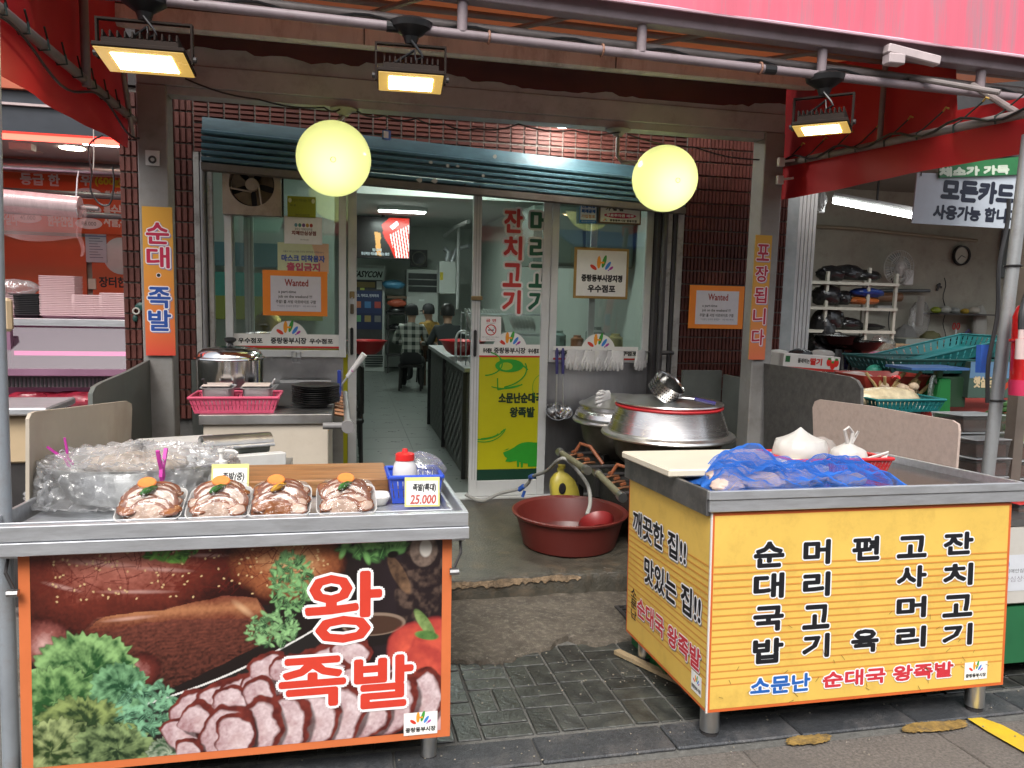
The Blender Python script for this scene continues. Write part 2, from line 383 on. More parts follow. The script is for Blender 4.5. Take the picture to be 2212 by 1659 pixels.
for i in range(-5, 17):
    for j in range(0, 4):
        x0, y0 = .30+i*.198, 2.675+j*.198
        if x0 > 3.2: continue
        for q in (0, 1):
            if (i+j) % 2: p = (x0+.099, y0+.05+q*.099); r = 0
            else: p = (x0+.05+q*.099, y0+.099); r = pi/2
            inst('paver', PAVE, PAVM, pav, (p[0], p[1], random.uniform(-.002, .003)), (random.uniform(-.02, .02), random.uniform(-.012, .012), r+random.uniform(-.012, .012)))
sm = MB(); sm.box(-.247, .247, -.085, .085, 0, .014); bmesh.ops.bevel(sm.bm, geom=sm.bm.edges[:], offset=.005, segments=1, affect='EDGES'); SLB = raw(sm)
edge = B(-3, 5, 2.44, 2.66, -.05, -.001).build('edge_strip', JOINT); tag(edge, kind='structure')
for i in range(-6, 10):
    inst('edge_slab', SLB, SLABM, edge, (.42+i*.5, 2.562, -.003+random.uniform(0, .002)), (0, 0, random.uniform(-.004, .004)))
# large road slabs in the foreground
sm = MB(); sm.box(-.397, .397, -.297, .297, 0, .01); bmesh.ops.bevel(sm.bm, geom=sm.bm.edges[:], offset=.004, segments=1, affect='EDGES'); SLB2 = raw(sm)
for i in range(-3, 6):
    for j in range(3):
        inst('road_slab', SLB2, ROADM, road, (.2+i*.8+(.4 if j % 2 else 0), 2.138-j*.6, -.0075))
# painted yellow marks worn into the slabs
YEL = mat('worn_yellow_paint', (.27, .17, .045), .8, 0, .5, 30, .5, 120, dirt=(.06, .055, .05), dscale=22, damt=1)
YEL2 = mat('yellow_road_paint', (.62, .42, .02), .55, 0, .12, 20, .2, 90, dirt=(.3, .22, .06), dscale=8, damt=.5)
def patch(pts, m, h=.0122):
    mb = MB(); P = [PT(x, y, Z=h) for x, y in pts]; mb.prism(P, (0, 0, .0005)); return mb.build('painted_mark', m, road)
def blob(x0, x1, y0, y1, n=90, sk=0):
    return [((x0+x1)/2+(x1-x0)/2*math.copysign(abs(cos(t))**.6, cos(t))*random.uniform(.93, 1.04), (y0+y1)/2+(y1-y0)/2*math.copysign(abs(sin(t))**.6, sin(t))*random.uniform(.8, 1.1)-sk*cos(t)) for t in [2*pi*k/n for k in range(n)]]
patch(blob(1698, 1795, 1587, 1608, sk=5), YEL); patch(blob(1950, 2090, 1557, 1580, sk=6), YEL)
patch([(2090, 1552), (2120, 1550), (2165, 1566), (2240, 1606), (2240, 1640), (2190, 1612), (2130, 1578)], YEL2)
# dark round patch at the right
mb = MB(); mb.lathe([(0, .006), (.2, .006), (.205, .0)], (3.05, 2.55, .012), 40); mb.build('manhole_cover', mat('dusty_iron', (.13, .115, .1), .8, 0, .25, 10, .3, 60), road)
# concrete ramp with a broken front edge
FE = [PT(x, y, Z=.01) for x, y in ((974, 1433), (1060, 1436), (1113, 1432), (1120, 1420), (1160, 1411), (1189, 1406), (1210, 1385), (1231, 1383), (1259, 1392), (1293, 1399), (1332, 1388), (1349, 1385), (1400, 1381))]
def fy(x):
    if x <= FE[0].x: return FE[0].y+.01*sin(x*40)
    for a, b in zip(FE, FE[1:]):
        if a.x <= x <= b.x: return a.y+(b.y-a.y)*(x-a.x)/max(1e-6, b.x-a.x)
    return FE[-1].y+.012*sin(x*30)
def rampf(u, v):
    x = -1.4+3.2*u; y0 = fy(x)+.006*sin(x*90)+.004*sin(x*231); y = y0+(4.3-y0)*max(0, v-.02)/.98
    z = (-.01 if v == 0 else .016+.02*min(1, v*3)+.012*v+.004*sin(x*9+y*5)+.003*sin(x*31)*sin(y*27))
    return (x, y, z)
tag(MB().grid(rampf, 170, 26).build('concrete_ramp', RAMPM, smooth=True), kind='structure')
# drain cover and small bits beside the right stall
g = thing('drain_grate', (1.55, 3.72, .03), 'small dark slotted drain grate in the concrete beside the green crate', 'drain')
B(1.42, 1.68, 3.6, 3.83, .02, .052).build('plate', DARKM, g)
mb = MB()
for i in range(6):
    for j in range(5): mb.cbox((1.45+i*.04, 3.64+j*.04, .054), (.022, .014, .004))
mb.build('slot', BLACK, g)
t = thing('crate', (1.62, 3.3, 0), 'green plastic crate tucked behind the yellow side panel', 'crate')
GRN = mat('green_plastic', (.02, .16, .05), .4, 0, .15)
mb = MB(); x0, x1, y0, y1 = 1.36, 1.7, 3.02, 3.42
for (a, b, c, d) in ((x0, x0+.012, y0, y1), (x1-.012, x1, y0, y1), (x0, x1, y0, y0+.012), (x0, x1, y1-.012, y1)): mb.box(a, b, c, d, .012, .13); 
mb.build('wall', GRN, t); B(x0-.01, x1+.01, y0-.01, y0+.02, .118, .145).build('rim', GRN, t); B(x0+.013, x1-.013, y0+.013, y1-.013, .013, .022).build('floor', GRN, t)
B(x0-.01, x0+.02, y0+.021, y1+.01, .118, .145).build('rim', GRN, t)
st = MB().cbox((1.33, 3.12, .022), (.035, .42, .018), rz=.42).build('wooden_slat', mat('raw_wood', (.32, .24, .14), .7, 0, .2, 12, stretch=(8, 1, 8))); tag(st, 'loose wooden slat lying on the paving by the green crate', 'plank')
build_frame()
# ================================================================== BUILDING SHELL
FZ = -.09; YF = 5.7
def stepf(u, v):
    x = -1.4+4.7*u; e = .012*sin(x*7)+.006*sin(x*23)+.004*sin(x*61)
    prof = [(3.985+e, -.42), (3.985+e, -.13), (4.0+e, -.098), (4.03+e, FZ+.002), (4.2, FZ), (4.5, FZ), (5.0, FZ), (5.75, FZ)]
    y, z = prof[round(v*7)]; return (x, y, z+.003*sin(x*17+y*11)*(z > -.1))
stp = MB().grid(stepf, 150, 7).build('shop_step', STEPM, smooth=True); tag(stp, kind='structure')
CHIP = mat('chipped_screed', (.20, .14, .085), .9, 0, .5, 25, .8, 90, dirt=(.05, .04, .03), dscale=12, damt=.8)
for x0, x1 in ((-.6, -.1), (.35, .72), (.62, 1.06), (1.02, 1.3), (1.7, 2.3)):
    n = 26; up, lo = [], []
    for k in range(n+1):
        x = x0+(x1-x0)*k/n; e = .012*sin(x*7)+.006*sin(x*23)+.004*sin(x*61); w = max(0, sin(pi*k/n))**.4; up.append(Vector((x, 3.990+e, -.112+.012*w*random.uniform(.5, 1)))); lo.append(Vector((x, 3.981+e, -.118-.03*w*random.uniform(.2, 1))))
    mb = MB(); mb.grid(lambda u, v: up[round(u*n)].lerp(lo[round(u*n)], v), n, 1); mb.build('chipped_edge', CHIP, stp, solid=.004)
# loose grit on the ramp and along the kerb
street(); mb = MB()
for k in range(420):
    x = random.uniform(-.2, 1.9) if k % 3 else random.uniform(-1, 2.9); y = random.uniform(2.9, 3.35) if k % 3 else random.uniform(2.3, 2.66); r = random.uniform(.0015, .005); mb.ball((x, y, .014+r*.4 if y < 2.7 else .03+r*.4), r, 5, 3, (1, random.uniform(.6, 1), .6))
tag(mb.build('grit', mat('pale_grit', (.28, .25, .2), .9, 0, .4, 60)), 'small pale grit scattered over the paving and ramp edge', 'grit', kind='stuff'); build_frame()
FLOORT = mat('grey_vinyl_tile', (.16, .175, .165), .28, 0, .1, 3, .03, 30)
fl = B(-1.44, 3.2, 5.75, 16.4, -.3, FZ+.004).build('floor', mat('floor_joint', (.07, .075, .07), .6), None); tag(fl, kind='structure')
tm = MB(); tm.box(-.298, .298, -.298, .298, 0, .004); TIL = raw(tm)
for i in range(7):
    for j in range(17): inst('floor_tile', TIL, FLOORT, fl, (-.2+i*.6-.8+.15, 6.06+j*.6, FZ+.0045))
WALLM = mat('pale_green_wall', (.54, .58, .54), .6, 0, .06, 3, .08, 20)
CEILM = mat('ceiling_white', (.6, .62, .6), .7, 0, .05)
for nm, a in (('wall_back', (-1.44, 3.2, 16.3, 16.5, -.3, 3.0)), ('wall_left', (-1.45, -1.36, 5.8, 16.3, -.3, 3.0)), ('wall_right', (2.72, 2.85, 5.8, 16.3, -.3, 3.0))):
    tag(B(*a).build(nm, WALLM), kind='structure')
tag(B(-1.44, 3.2, 5.8, 16.5, 2.86, 3.0).build('ceiling', CEILM), kind='structure')
t = B(-1.35, 2.71, 7.3, 7.75, 2.36, 2.85).build('ceiling_beam', mat('white_wallpaper', (.62, .66, .62), .7, 0, .08, 2, .5, 12)); tag(t, kind='structure')
# ribbed facing bricks
BRK = mat('ribbed_red_brick', (.085, .026, .02), .55, 0, .35, 9, .1, 60, dirt=(.05, .018, .015), dscale=7, damt=.6, rnd=.25, spec=.3)
MORT = mat('grey_mortar', (.12, .112, .10), .9, 0, .3, 30, .4, 100)
def ribbed(w, h, n, d=.022):
    mb = MB(); p = w/n
    mb.box(-w/2, w/2, 0, .02, -h/2, h/2)
    for i in range(n):
        a = -w/2+i*p; mb.prism([(a+p*.08, 0, -h/2+.002), (a+p*.92, 0, -h/2+.002), (a+p*.78, -d*.5, -h/2+.004), (a+p*.22, -d*.5, -h/2+.004)], (0, 0, h-.006))
    return raw(mb)
BR = ribbed(.19, .095, 6, .03)
bld = thing('shop_building', (.9, 5.7, -.09), 'red ribbed brick shop front with two pillars and a soldier course over the opening', 'building')
YB = 5.6
def pillar(x0, x1, z0, z1, cols, inset=0):
    core = B(x0, x1, YB+.004, 5.95, z0, z1).build('pillar', MORT, bld); h = .1035
    n = int((z1-z0)/h)
    for j in range(n):
        off = (j % 2)*.0
        for i in range(cols):
            w = (x1-x0)/cols
            inst('brick', BR, BRK, core, (x0+(i+.5)*w, YB, z0+(j+.5)*h), (0, 0, 0), ((w-.003)/.19, random.uniform(.85, 1.1), 1))
    return core
pillar(-1.46, -1.0, .55, 2.75, 2); pillar(2.555, 3.11, .55, 2.75, 3)
pc = B(3.135, 3.45, YB+.033, 5.95, .55, 2.75).build('pillar', MORT, bld)
for j in range(21):
    for i in range(2): inst('brick', BR, BRK, pc, (3.215+i*.157, YB+.029, .55+(j+.5)*.1035), (0, 0, 0), (.155/.19, 1, 1))
for x0, x1 in ((-1.47, -1.0), (2.555, 3.46)):
    B(x0, x1, YB+.02, 5.95, -.1, .55).build('plinth', mat('dark_render', (.07, .068, .064), .8, 0, .3, 6, .3, 40), bld)
BRS = ribbed(.19, .094, 6, .026)
lt = B(-.999, 2.554, YB+.004, 5.95, 2.35, 2.76).build('lintel', MORT, bld)
for i in range(36):
    for j in range(2): inst('brick', BRS, BRK, lt, (-.95+i*.0985, YB, 2.655-j*.2), (0, pi/2, 0), (1, 1, .95))
B(-1.6, 3.6, YB-.02, 6.0, 2.76, 5.2).build('upper_wall', mat('upper_wall_shade', (.035, .03, .03), .8), bld)  # dark colour stands in for the shaded void behind the gutter
# stainless cladding under the windows
B(-.86, -.02, 5.66, 5.69, -.09, .985).build('cladding_sheet', STEEL_D, bld)
B(1.5, 2.33, 5.66, 5.69, -.09, .955).build('cladding_sheet', mat('dull_steel_sheet', (.30, .30, .31), .42, 1, .12, 3, .03, 60, stretch=(6, 1, 1)), bld)
B(-.86, -.02, 5.69, 5.8, -.09, 1.0).build('low_wall', WALLM, bld); B(1.5, 2.4, 5.69, 5.8, -.09, .96).build('low_wall', WALLM, bld)
# ---- roller shutter, half down, hanging a little askew
SHM = mat('blue_shutter_paint', (.045, .10, .125), .42, 0, .25, 5, .06, 40, dirt=(.02, .035, .045), dscale=3, damt=.6, stretch=(1, 1, 4))
sh = thing('roller_shutter', (.8, 5.48, 2.2), 'blue steel roller shutter rolled most of the way up above the doors', 'shutter')
c0, c1, d0, d1 = PT(436, 278, Y=5.46), PT(436, 352, Y=5.46), PT(1478, 393, Y=5.46), PT(1478, 449, Y=5.46)
NS = 5
for i in range(NS):
    a, b = i/NS, (i+1)/NS
    A0, A1 = c0.lerp(c1, a), c0.lerp(c1, b-.02); D0, D1 = d0.lerp(d1, a), d0.lerp(d1, b-.02)
    mb = MB(); prof = [(0, 0), (.1, -.02), (.3, -.03), (.7, -.03), (.9, -.02), (.94, .0), (1, .012)]
    mb.grid(lambda u, v: (A0.lerp(A1, prof[round(v*6)][0]).lerp(D0.lerp(D1, prof[round(v*6)][0]), u)+Vector((0, prof[round(v*6)][1], 0))), 12, 6)
    mb.build('slat', SHM, sh, smooth=True, solid=.003)
A0, D0 = c1, d1
mb = MB(); mb.prism([A0+Vector((0, -.035, 0)), A0+Vector((0, .02, 0)), A0+Vector((0, .02, -.05)), A0+Vector((0, -.035, -.045))], D0-A0); mb.build('bottom_bar', mat('rusty_bar', (.10, .085, .07), .6, .3, .3, 8, dirt=(.06, .03, .02), damt=.7), sh)
mb = MB(); mb.prism([c0+Vector((0, .0, .0)), c0+Vector((0, .1, 0)), c0+Vector((0, .1, .09)), c0+Vector((0, .02, .08))], d0-c0); mb.build('housing', SHM, sh)
scr = mat('torn_paper', (.3, .28, .24), .8, 0, .2, 30); bl = ink('#171512')
for (x, y, w, m_) in ((945, 345, 9, scr), (982, 352, 8, scr), (1004, 353, 7, scr), (920, 383, 14, scr), (953, 385, 12, scr), (1085, 332, 10, scr), (1185, 344, 9, scr), (1060, 374, 8, scr), (1020, 393, 6, bl), (1052, 397, 6, bl)):
    p = PT(x*.985, y+6, Y=5.421); s_ = w*.0019
    MB().prism([p+Vector((s_*cos(t)*random.uniform(.6, 1.1), 0, s_*.8*sin(t)*random.uniform(.6, 1.1))) for t in [2*pi*q/9 for q in range(9)]], (0, -.0015, 0)).build('paper_scrap', m_, sh)
# ---- round lamp behind the eaves beam that lights the shutter
t = thing('ring_lamp', (1.55, 5.3, 2.62), 'round bare white lamp glowing behind the eaves beam above the shutter', 'lamp')
mb = MB(); mb.lathe([(0, 0), (.15, 0), (.15, .05), (0, .05)], (1.5, 5.3, 2.70), 32); mb.build('base', WHITE, t)
mb = MB(); mb.tube([(1.5+.12*cos(a), 5.3+.12*sin(a), 2.672) for a in [2*pi*k/28 for k in range(28)]], .018, 8, closed=True); mb.build('glow_ring', mat('lamp_white', (1, 1, 1), .5, var=0, emit=60, ecol=(1, .97, .9)), t, smooth=True)
mb = MB(); mb.cyl((1.5, 5.3, 2.75), (1.5, 5.3, 2.9), .02, 8); mb.build('stem', DARKM, t)
B(1.3, 1.7, 5.1, 5.5, 2.9, 2.92).build('mounting_board', DARKM, t)
# ---- jamb rails and pipes either side of the opening
JMB = mat('scuffed_white_metal', (.33, .32, .30), .55, 0, .2, 6, .1, 30, dirt=(.07, .055, .045), dscale=9, damt=.85)
t = thing('shutter_rail', (-.94, 5.6, -.09), 'scuffed white metal shutter channel beside the exhaust fan', 'rail')
for a, b, m_ in ((-1.0, -.965, JMB), (-.955, -.925, GREY), (-.915, -.885, JMB)): B(a, b, 5.575, 5.64, -.09, 2.36).build('channel', m_, t)
mb = MB(); mb.cyl((-.94, 5.56, -.09), (-.94, 5.56, 2.3), .016, 10); mb.build('pipe', GREY, t, smooth=True)
t = thing('shutter_rail', (2.45, 5.6, -.09), 'scuffed metal shutter channel beside the hanging cotton gloves', 'rail')
for a, b, m_ in ((2.33, 2.36, DARKM), (2.37, 2.45, JMB), (2.46, 2.485, DARKM), (2.495, 2.545, JMB)): B(a, b, 5.575, 5.66, -.09, 2.36).build('channel', m_, t)
mb = MB(); mb.cyl((2.36, 5.5, -.09), (2.36, 5.5, 2.3), .022, 12); mb.build('pipe', DARKM, t, smooth=True)
mb = MB(); mb.tube([(2.36, 5.5, 1.05), (2.42, 5.48, 1.055), (2.47, 5.5, 1.05)], .016, 8); mb.build('latch', DARKM, t)
# ================================================================== STOREFRONT GLAZING
def frame_mb(x0, x1, z0, z1, s, y0, y1, mull=()):
    mb = MB(); mb.box(x0, x0+s, y0, y1, z0, z1); mb.box(x1-s, x1, y0, y1, z0, z1); mb.box(x0+s, x1-s, y0, y1, z0, z0+s); mb.box(x0+s, x1-s, y0, y1, z1-s, z1)
    for z in mull: mb.box(x0+s, x1-s, y0+.003, y1-.003, z-s/2, z+s/2)
    return mb
t = thing('shop_window', (-.42, 5.68, 1.0), 'white framed window beside the exhaust fan, with a market band along its foot', 'window')
frame_mb(-.82, .0, .985, 2.45, .05, 5.63, 5.69).build('frame', WHITE, t, bev=.003)
B(-.77, -.05, 5.662, 5.666, 1.035, 2.4).build('pane', GLASS, t)
frame_mb(-.77, -.66, 1.036, 2.4, .012, 5.67, 5.69).build('sliding_stile', WHITE, t)
s = Sheet((-.77, 5.66, 1.04), (1, 0, 0), (0, 0, 1)); market_band(s, 0, .72, .022, .085, .37); s.rect(.0, -.006, .72, .006, ink('#77701c')); s.build('market_band', t)
# vertical red letters on the inside of the pane
s = Sheet((-.42, 5.695, 1.3), (1, 0, 0), (0, 0, 1))
for i, ch in enumerate('순대국'): s.text(ch, 0, .52-i*.23, .17, .19, ink('#b3343a'), .008, .016, ink('#c9c6c4'))
s.build('lettering', t)
# open door leaf parked behind the window, its stile showing
def door(name, x0, x1, y0, label, panel):
    t = thing(name, ((x0+x1)/2, y0, FZ), label, 'door')
    z0, z1, zb = -.075, 2.45, .985
    mb = MB(); sw = .062
    mb.box(x0, x0+sw, y0, y0+.045, z0, z1); mb.box(x1-sw, x1, y0, y0+.045, z0, z1); mb.box(x0+sw, x1-sw, y0, y0+.045, z0, z0+.12); mb.box(x0+sw, x1-sw, y0, y0+.045, z1-.06, z1)
    mb.build('frame', WHITE, t, bev=.003)
    for xx in (x0+sw*.35, x0+sw*.7): B(xx, xx+.003, y0-.0015, y0+.002, z0+.13, z1-.07).build('groove', mat('groove_grey', (.3, .3, .3), .6), t)
    return t
ld = door('sliding_door', -.7, .075, 5.70, 'white sliding door leaf slid open behind the window, with a combination padlock', 0)
B(-.64, .012, 5.72, 5.724, 1.0, 2.39).build('pane', GLASS, ld); B(-.64, .012, 5.715, 5.73, .046, 1.0).build('lower_panel', mat('door_yellow', (.52, .49, .01), .35, 0, .06, 3), ld)
hd = MB(); hd.box(.03, .052, 5.675, 5.7, 1.0, 1.2); hd.build('handle', BLACK, ld, bev=.008)
lk = MB(); lk.box(.025, .06, 5.68, 5.7, 1.41, 1.46); lk.build('hasp', mat('brass', (.3, .22, .11), .4, 1), ld, bev=.003)
pk = MB(); pk.box(.03, .055, 5.66, 5.685, 1.30, 1.37); pk.build('padlock', mat('bronze', (.16, .13, .09), .4, 1), ld, bev=.003)
mb = MB(); mb.tube([(.034, 5.672, 1.37), (.034, 5.672, 1.405), (.0425, 5.672, 1.418), (.051, 5.672, 1.405), (.051, 5.672, 1.37)], .003, 6); mb.build('shackle', STEEL, ld)
rd = door('sliding_door', .915, 1.51, 5.64, 'white sliding door with red and green lettering and a yellow lower panel', 1)
B(.977, 1.448, 5.66, 5.664, 1.0, 2.39).build('pane', GLASS, rd)
B(.977, 1.448, 5.652, 5.668, .046, .998).build('lower_panel', mat('door_yellow', (.52, .49, .01), .35, 0, .06, 3), rd)
hd = MB(); hd.box(.93, .952, 5.615, 5.64, 1.0, 1.2); hd.build('handle', BLACK, rd, bev=.008)
B(.905, .99, 5.618, 5.64, 1.42, 1.45).build('hasp', MATS['brass'], rd, bev=.003)
s = Sheet((.977, 5.651, .046), (1, 0, 0), (0, 0, 1)); gr = ink('#2f9a2c'); dg = ink('#123d2c')
s.rect(0, 0, .471, .085, dg); market_band(s, 0, .471, .962, .085, .235)
s.text('소문난순대국', .16, .60, .34, .075, ink('#16321c'), .004); s.text('왕족발', .25, .49, .19, .075, ink('#16321c'), .004)
# outline drawings in green: cut of meat, chillies, pig
def arc(a, b, ra, rb, t0, t1, n=14): return [(a+ra*cos(t0+(t1-t0)*k/n), b+rb*sin(t0+(t1-t0)*k/n)) for k in range(n+1)]
s.ell(.235, .885, .11, .05, gr); s.ell(.21, .88, .05, .03, ink('#9fb51c')); s.line(arc(.14, .82, .25, .11, .3, 1.5), .012, gr); s.line(arc(.1, .86, .27, .15, -1.2, .3), .01, gr)
s.line(arc(.04, .9, .14, .09, -1.5, 1.2), .01, gr); s.line([(.145, .79), (.15, .70), (.34, .74)], .009, gr); s.line(arc(.2, .79, .17, .08, -2.2, -.6), .008, gr)
s.line(arc(.02, .42, .19, .1, -1.9, -.25), .009, gr); s.line(arc(.05, .43, .17, .13, -1.9, -.3), .007, gr); s.line([(.18, .375), (.22, .40)], .008, gr); s.line(arc(.0, .37, .16, .045, -1.4, -.1), .008, gr)
s.ell(.4, .21, .13, .085, gr); s.poly([(.3, .26), (.25, .235), (.2, .215), (.215, .185), (.235, .17), (.22, .145), (.26, .14), (.32, .15)], gr); s.poly([(.25, .25), (.235, .235), (.205, .232)], gr); s.poly([(.31, .16), (.315, .1), (.33, .1), (.335, .16)], gr); s.poly([(.34, .15), (.345, .095), (.36, .095), (.365, .15)], gr)
s.rect(.4, .1, .471, .29, gr); s.line(arc(.5, .72, .08, .1, 1.8, 4.2), .004, gr)
s.build('print', rd)
s = Sheet((.977, 5.655, 1.3), (1, 0, 0), (0, 0, 1))
for i, ch in enumerate('잔치고기'): s.text(ch, .175, .63-i*.2, .13, .165, ink('#c23a35'), .007, .016, ink('#dcdcd8'))
for i, ch in enumerate('머리고기'): s.text(ch, .375, .63-i*.2, .13, .165, ink('#14573a'), .007, .016, ink('#dcdcd8'))
s.build('lettering', rd)
s = Sheet((.985, 5.648, 1.115), (1, 0, 0), (0, 0, 1)); s.rect(0, 0, .155, .185, ink('#e9e7e4')); s.text('금 연', .04, .145, .075, .022, ink('#c02a2a'), .001); s.text('NO SMOKING', .045, .132, .065, .007, ink('#333333'))
s.ell(.078, .085, .042, .042, ink('#c02a2a')); s.ell(.078, .085, .034, .034, ink('#e9e7e4')); s.rect(.055, .08, .1, .088, ink('#2a2a2a')); s.line([(.052, .11), (.104, .06)], .006, ink('#c02a2a')); s.line([(.1, .09), (.105, .1), (.098, .106)], .003, ink('#2a2a2a'))
s.text('흡연시 10만원 이하의 과태료가 부과됩니다', .012, .028, .13, .007, ink('#333333')); s.text('중랑구보건소', .045, .012, .065, .008, ink('#333333'))
tag(s.build('no_smoking_sign', None), 'white no smoking sticker with a red ring on the door glass', 'sign')
# sill and head of the sliding track
t = B(-.8, 2.4, 5.6, 5.78, FZ-.02, -.078).build('door_track', WHITE); tag(t, 'white door track across the foot of the shop opening', 'door track')
t = thing('shop_window', (1.95, 5.66, .96), 'white framed window over the hanging cotton gloves', 'window')
frame_mb(1.515, 2.325, .96, 2.45, .055, 5.64, 5.69).build('frame', WHITE, t, bev=.003); B(1.83, 1.88, 5.665, 5.685, 1.016, 2.39).build('stile', WHITE, t)
B(1.57, 2.27, 5.655, 5.659, 1.015, 2.395).build('pane', GLASS, t)
s = Sheet((1.55, 5.638, .965), (1, 0, 0), (0, 0, 1)); market_band(s, 0, .69, .03, .09, .36); s.build('market_band', t)
# ---- window signs
def plaque(name, px, Y, label, cat, mframe, fn, rim=.02, th=.012, group=None):
    a, b = PT(px[0], px[3], Y=Y), PT(px[2], px[1], Y=Y); w, h = b.x-a.x, b.z-a.z
    t = thing(name, (a.x+w/2, Y, a.z), label, cat, group)
    mb = MB(); mb.box(a.x, b.x, Y, Y+th, a.z, b.z); mb.build('board', mframe, t, bev=min(.006, th*.3))
    s = Sheet((a.x, Y-.0005, a.z), (1, 0, 0), (0, 0, 1)); fn(s, w, h); s.build('print', t); return t
def f_square(s, w, h):
    s.rect(.02, .02, w-.02, h-.02, ink('#e6e5df')); hlogo(s, w*.5, h*.56, w*.42); s.text('중랑동부시장지정', w*.14, h*.34, w*.74, h*.13, ink('#1c1a18'), .003); s.text('우수점포', w*.26, h*.13, w*.5, h*.14, ink('#1c1a18'), .003)
plaque('market_plaque', (1238, 538, 1360, 644), 5.60, 'square white plaque with a gold rim and fan logo on the window', 'plaque', mat('gold_rim', (.36, .22, .06), .4, .3), f_square)
def f_blue(s, w, h):
    s.rect(.004, h*.16, w-.004, h-.004, ink('#dfe6ea')); s.text('전통시장', w*.1, h*.78, w*.8, h*.16, ink('#2a68b0'), .002); s.text('화재공제', w*.1, h*.52, w*.8, h*.16, ink('#2a68b0'), .002); s.text('가입점포', w*.1, h*.26, w*.8, h*.16, ink('#c9813a'), .001); s.text('중소벤처기업부', w*.1, h*.05, w*.8, h*.06, ink('#e8eef4'))
plaque('insurance_sign', (1252, 440, 1290, 481), 5.61, 'small blue and white plate under the shutter at the window top', 'sign', ink('#2f7dc2'), f_blue)
def f_red(s, w, h):
    s.rect(.012, .012, w-.012, h-.012, ink('#e6e2da')); s.text('가 맹 점', w*.16, h*.72, w*.4, h*.18, ink('#2a2420'), .002); s.ell(w*.5, h*.46, w*.38, h*.15, ink('#c22a5a')); s.text('무료주차권 배부', w*.18, h*.39, w*.64, h*.15, ink('#ffffff'), .001); s.text('중랑동부시장 협동조합', w*.26, h*.13, w*.64, h*.12, ink('#2a2420'), .001); hlogo(s, w*.15, h*.13, w*.1)
plaque('parking_sign', (1293, 447, 1386, 482), 5.61, 'wide bronze rimmed plate with a magenta bar at the window top', 'sign', mat('bronze_rim', (.16, .08, .04), .4, .3), f_red)
def f_owner(s, w, h):
    s.rect(0, 0, w, h, ink('#8f9414')); s.text('주민이 기억 되는 가게', w*.15, h*.74, w*.7, h*.15, ink('#2a3010')); s.text('대 표 :', w*.1, h*.52, w*.25, h*.1, ink('#1c2010')); s.text('동부시장 협동조합', w*.28, h*.08, w*.5, h*.1, ink('#2a3010'))
    for x in (.09, .91): s.ell(w*x, h*.8, w*.06, h*.11, ink('#c9c89a'))
plaque('owner_card', (621, 426, 682, 469), 5.625, 'olive green owner card stuck on the window', 'card', ink('#8f9414'), f_owner, th=.004)
def f_safe(s, w, h):
    s.rect(.004, .004, w-.004, h-.004, ink('#e9e8e8'))
    for i, c in enumerate(('#5f93a8', '#4f8f7f', '#74538f', '#b98a3a', '#a8403a')): s.ell(w*(.31+i*.1), h*.69, w*.042, h*.07, ink(c))
    s.text('중랑구 치매안심마을', w*.28, h*.5, w*.46, h*.09, ink('#2a2424')); s.text('치매안심상점', w*.2, h*.33, w*.63, h*.15, ink('#7a3226'), .0015); s.text('중랑구치매안심센터', w*.42, h*.14, w*.22, h*.05, ink('#333333'))
plaque('safe_shop_card', (614, 470, 696, 526), 5.625, 'white rounded card with a row of little coloured birds on the window', 'card', ink('#dcdbdb'), f_safe, th=.005)
def f_mask(s, w, h):
    s.rect(0, 0, w, h, ink('#c2c9a0')); s.poly([(w*.66, h), (w, h), (w, 0), (w*.85, 0)], ink('#cfa98c')); s.text('서울시 마스크 착용 의무화 행정명령 시행(8.24~)', w*.1, h*.66, w*.8, h*.08, ink('#3a4a6a')); s.text('마스크 미착용자', w*.08, h*.38, w*.84, h*.21, ink('#3f55a0'), .0025); s.text('출입금지', w*.18, h*.05, w*.64, h*.28, ink('#b84a62'), .0035)
plaque('mask_notice', (600, 527, 710, 588), 5.628, 'pastel mask notice with blue and rose lettering on the window', 'notice', ink('#b9bf98'), f_mask, th=.002)
def wanted(px, Y, label):
    def f(s, w, h):
        s.rect(w*.12, h*.1, w*.9, h*.88, ink('#cfcbd0')); s.text('Wanted', w*.34, h*.66, w*.36, h*.15, ink('#8f2a22'), .0015); s.text('a part-time', w*.24, h*.485, w*.27, h*.075, ink('#3a3634'), .0006)
        s.text('job on the weekend !!!', w*.24, h*.38, w*.52, h*.08, ink('#3a3634'), .0006); s.text('주말! 홀 서빙 아르바이트 구함', w*.2, h*.275, w*.62, h*.075, ink('#3a3634'), .0006); s.text('**소문난 순대국 왕족발**', w*.22, h*.19, w*.36, h*.05, ink('#44506a')); s.text('02) 433-3018', w*.62, h*.19, w*.2, h*.045, ink('#44506a'))
    return plaque('help_wanted_notice', px, Y, label, 'notice', mat('orange_card', (.84, .24, .02), .5, 0, .05), f, th=.003)
wanted((568, 587, 707, 681), 5.62, 'orange framed help wanted notice taped to the window'); wanted((1486, 619, 1609, 709), 5.57, 'orange framed help wanted notice taped to the brick pillar')
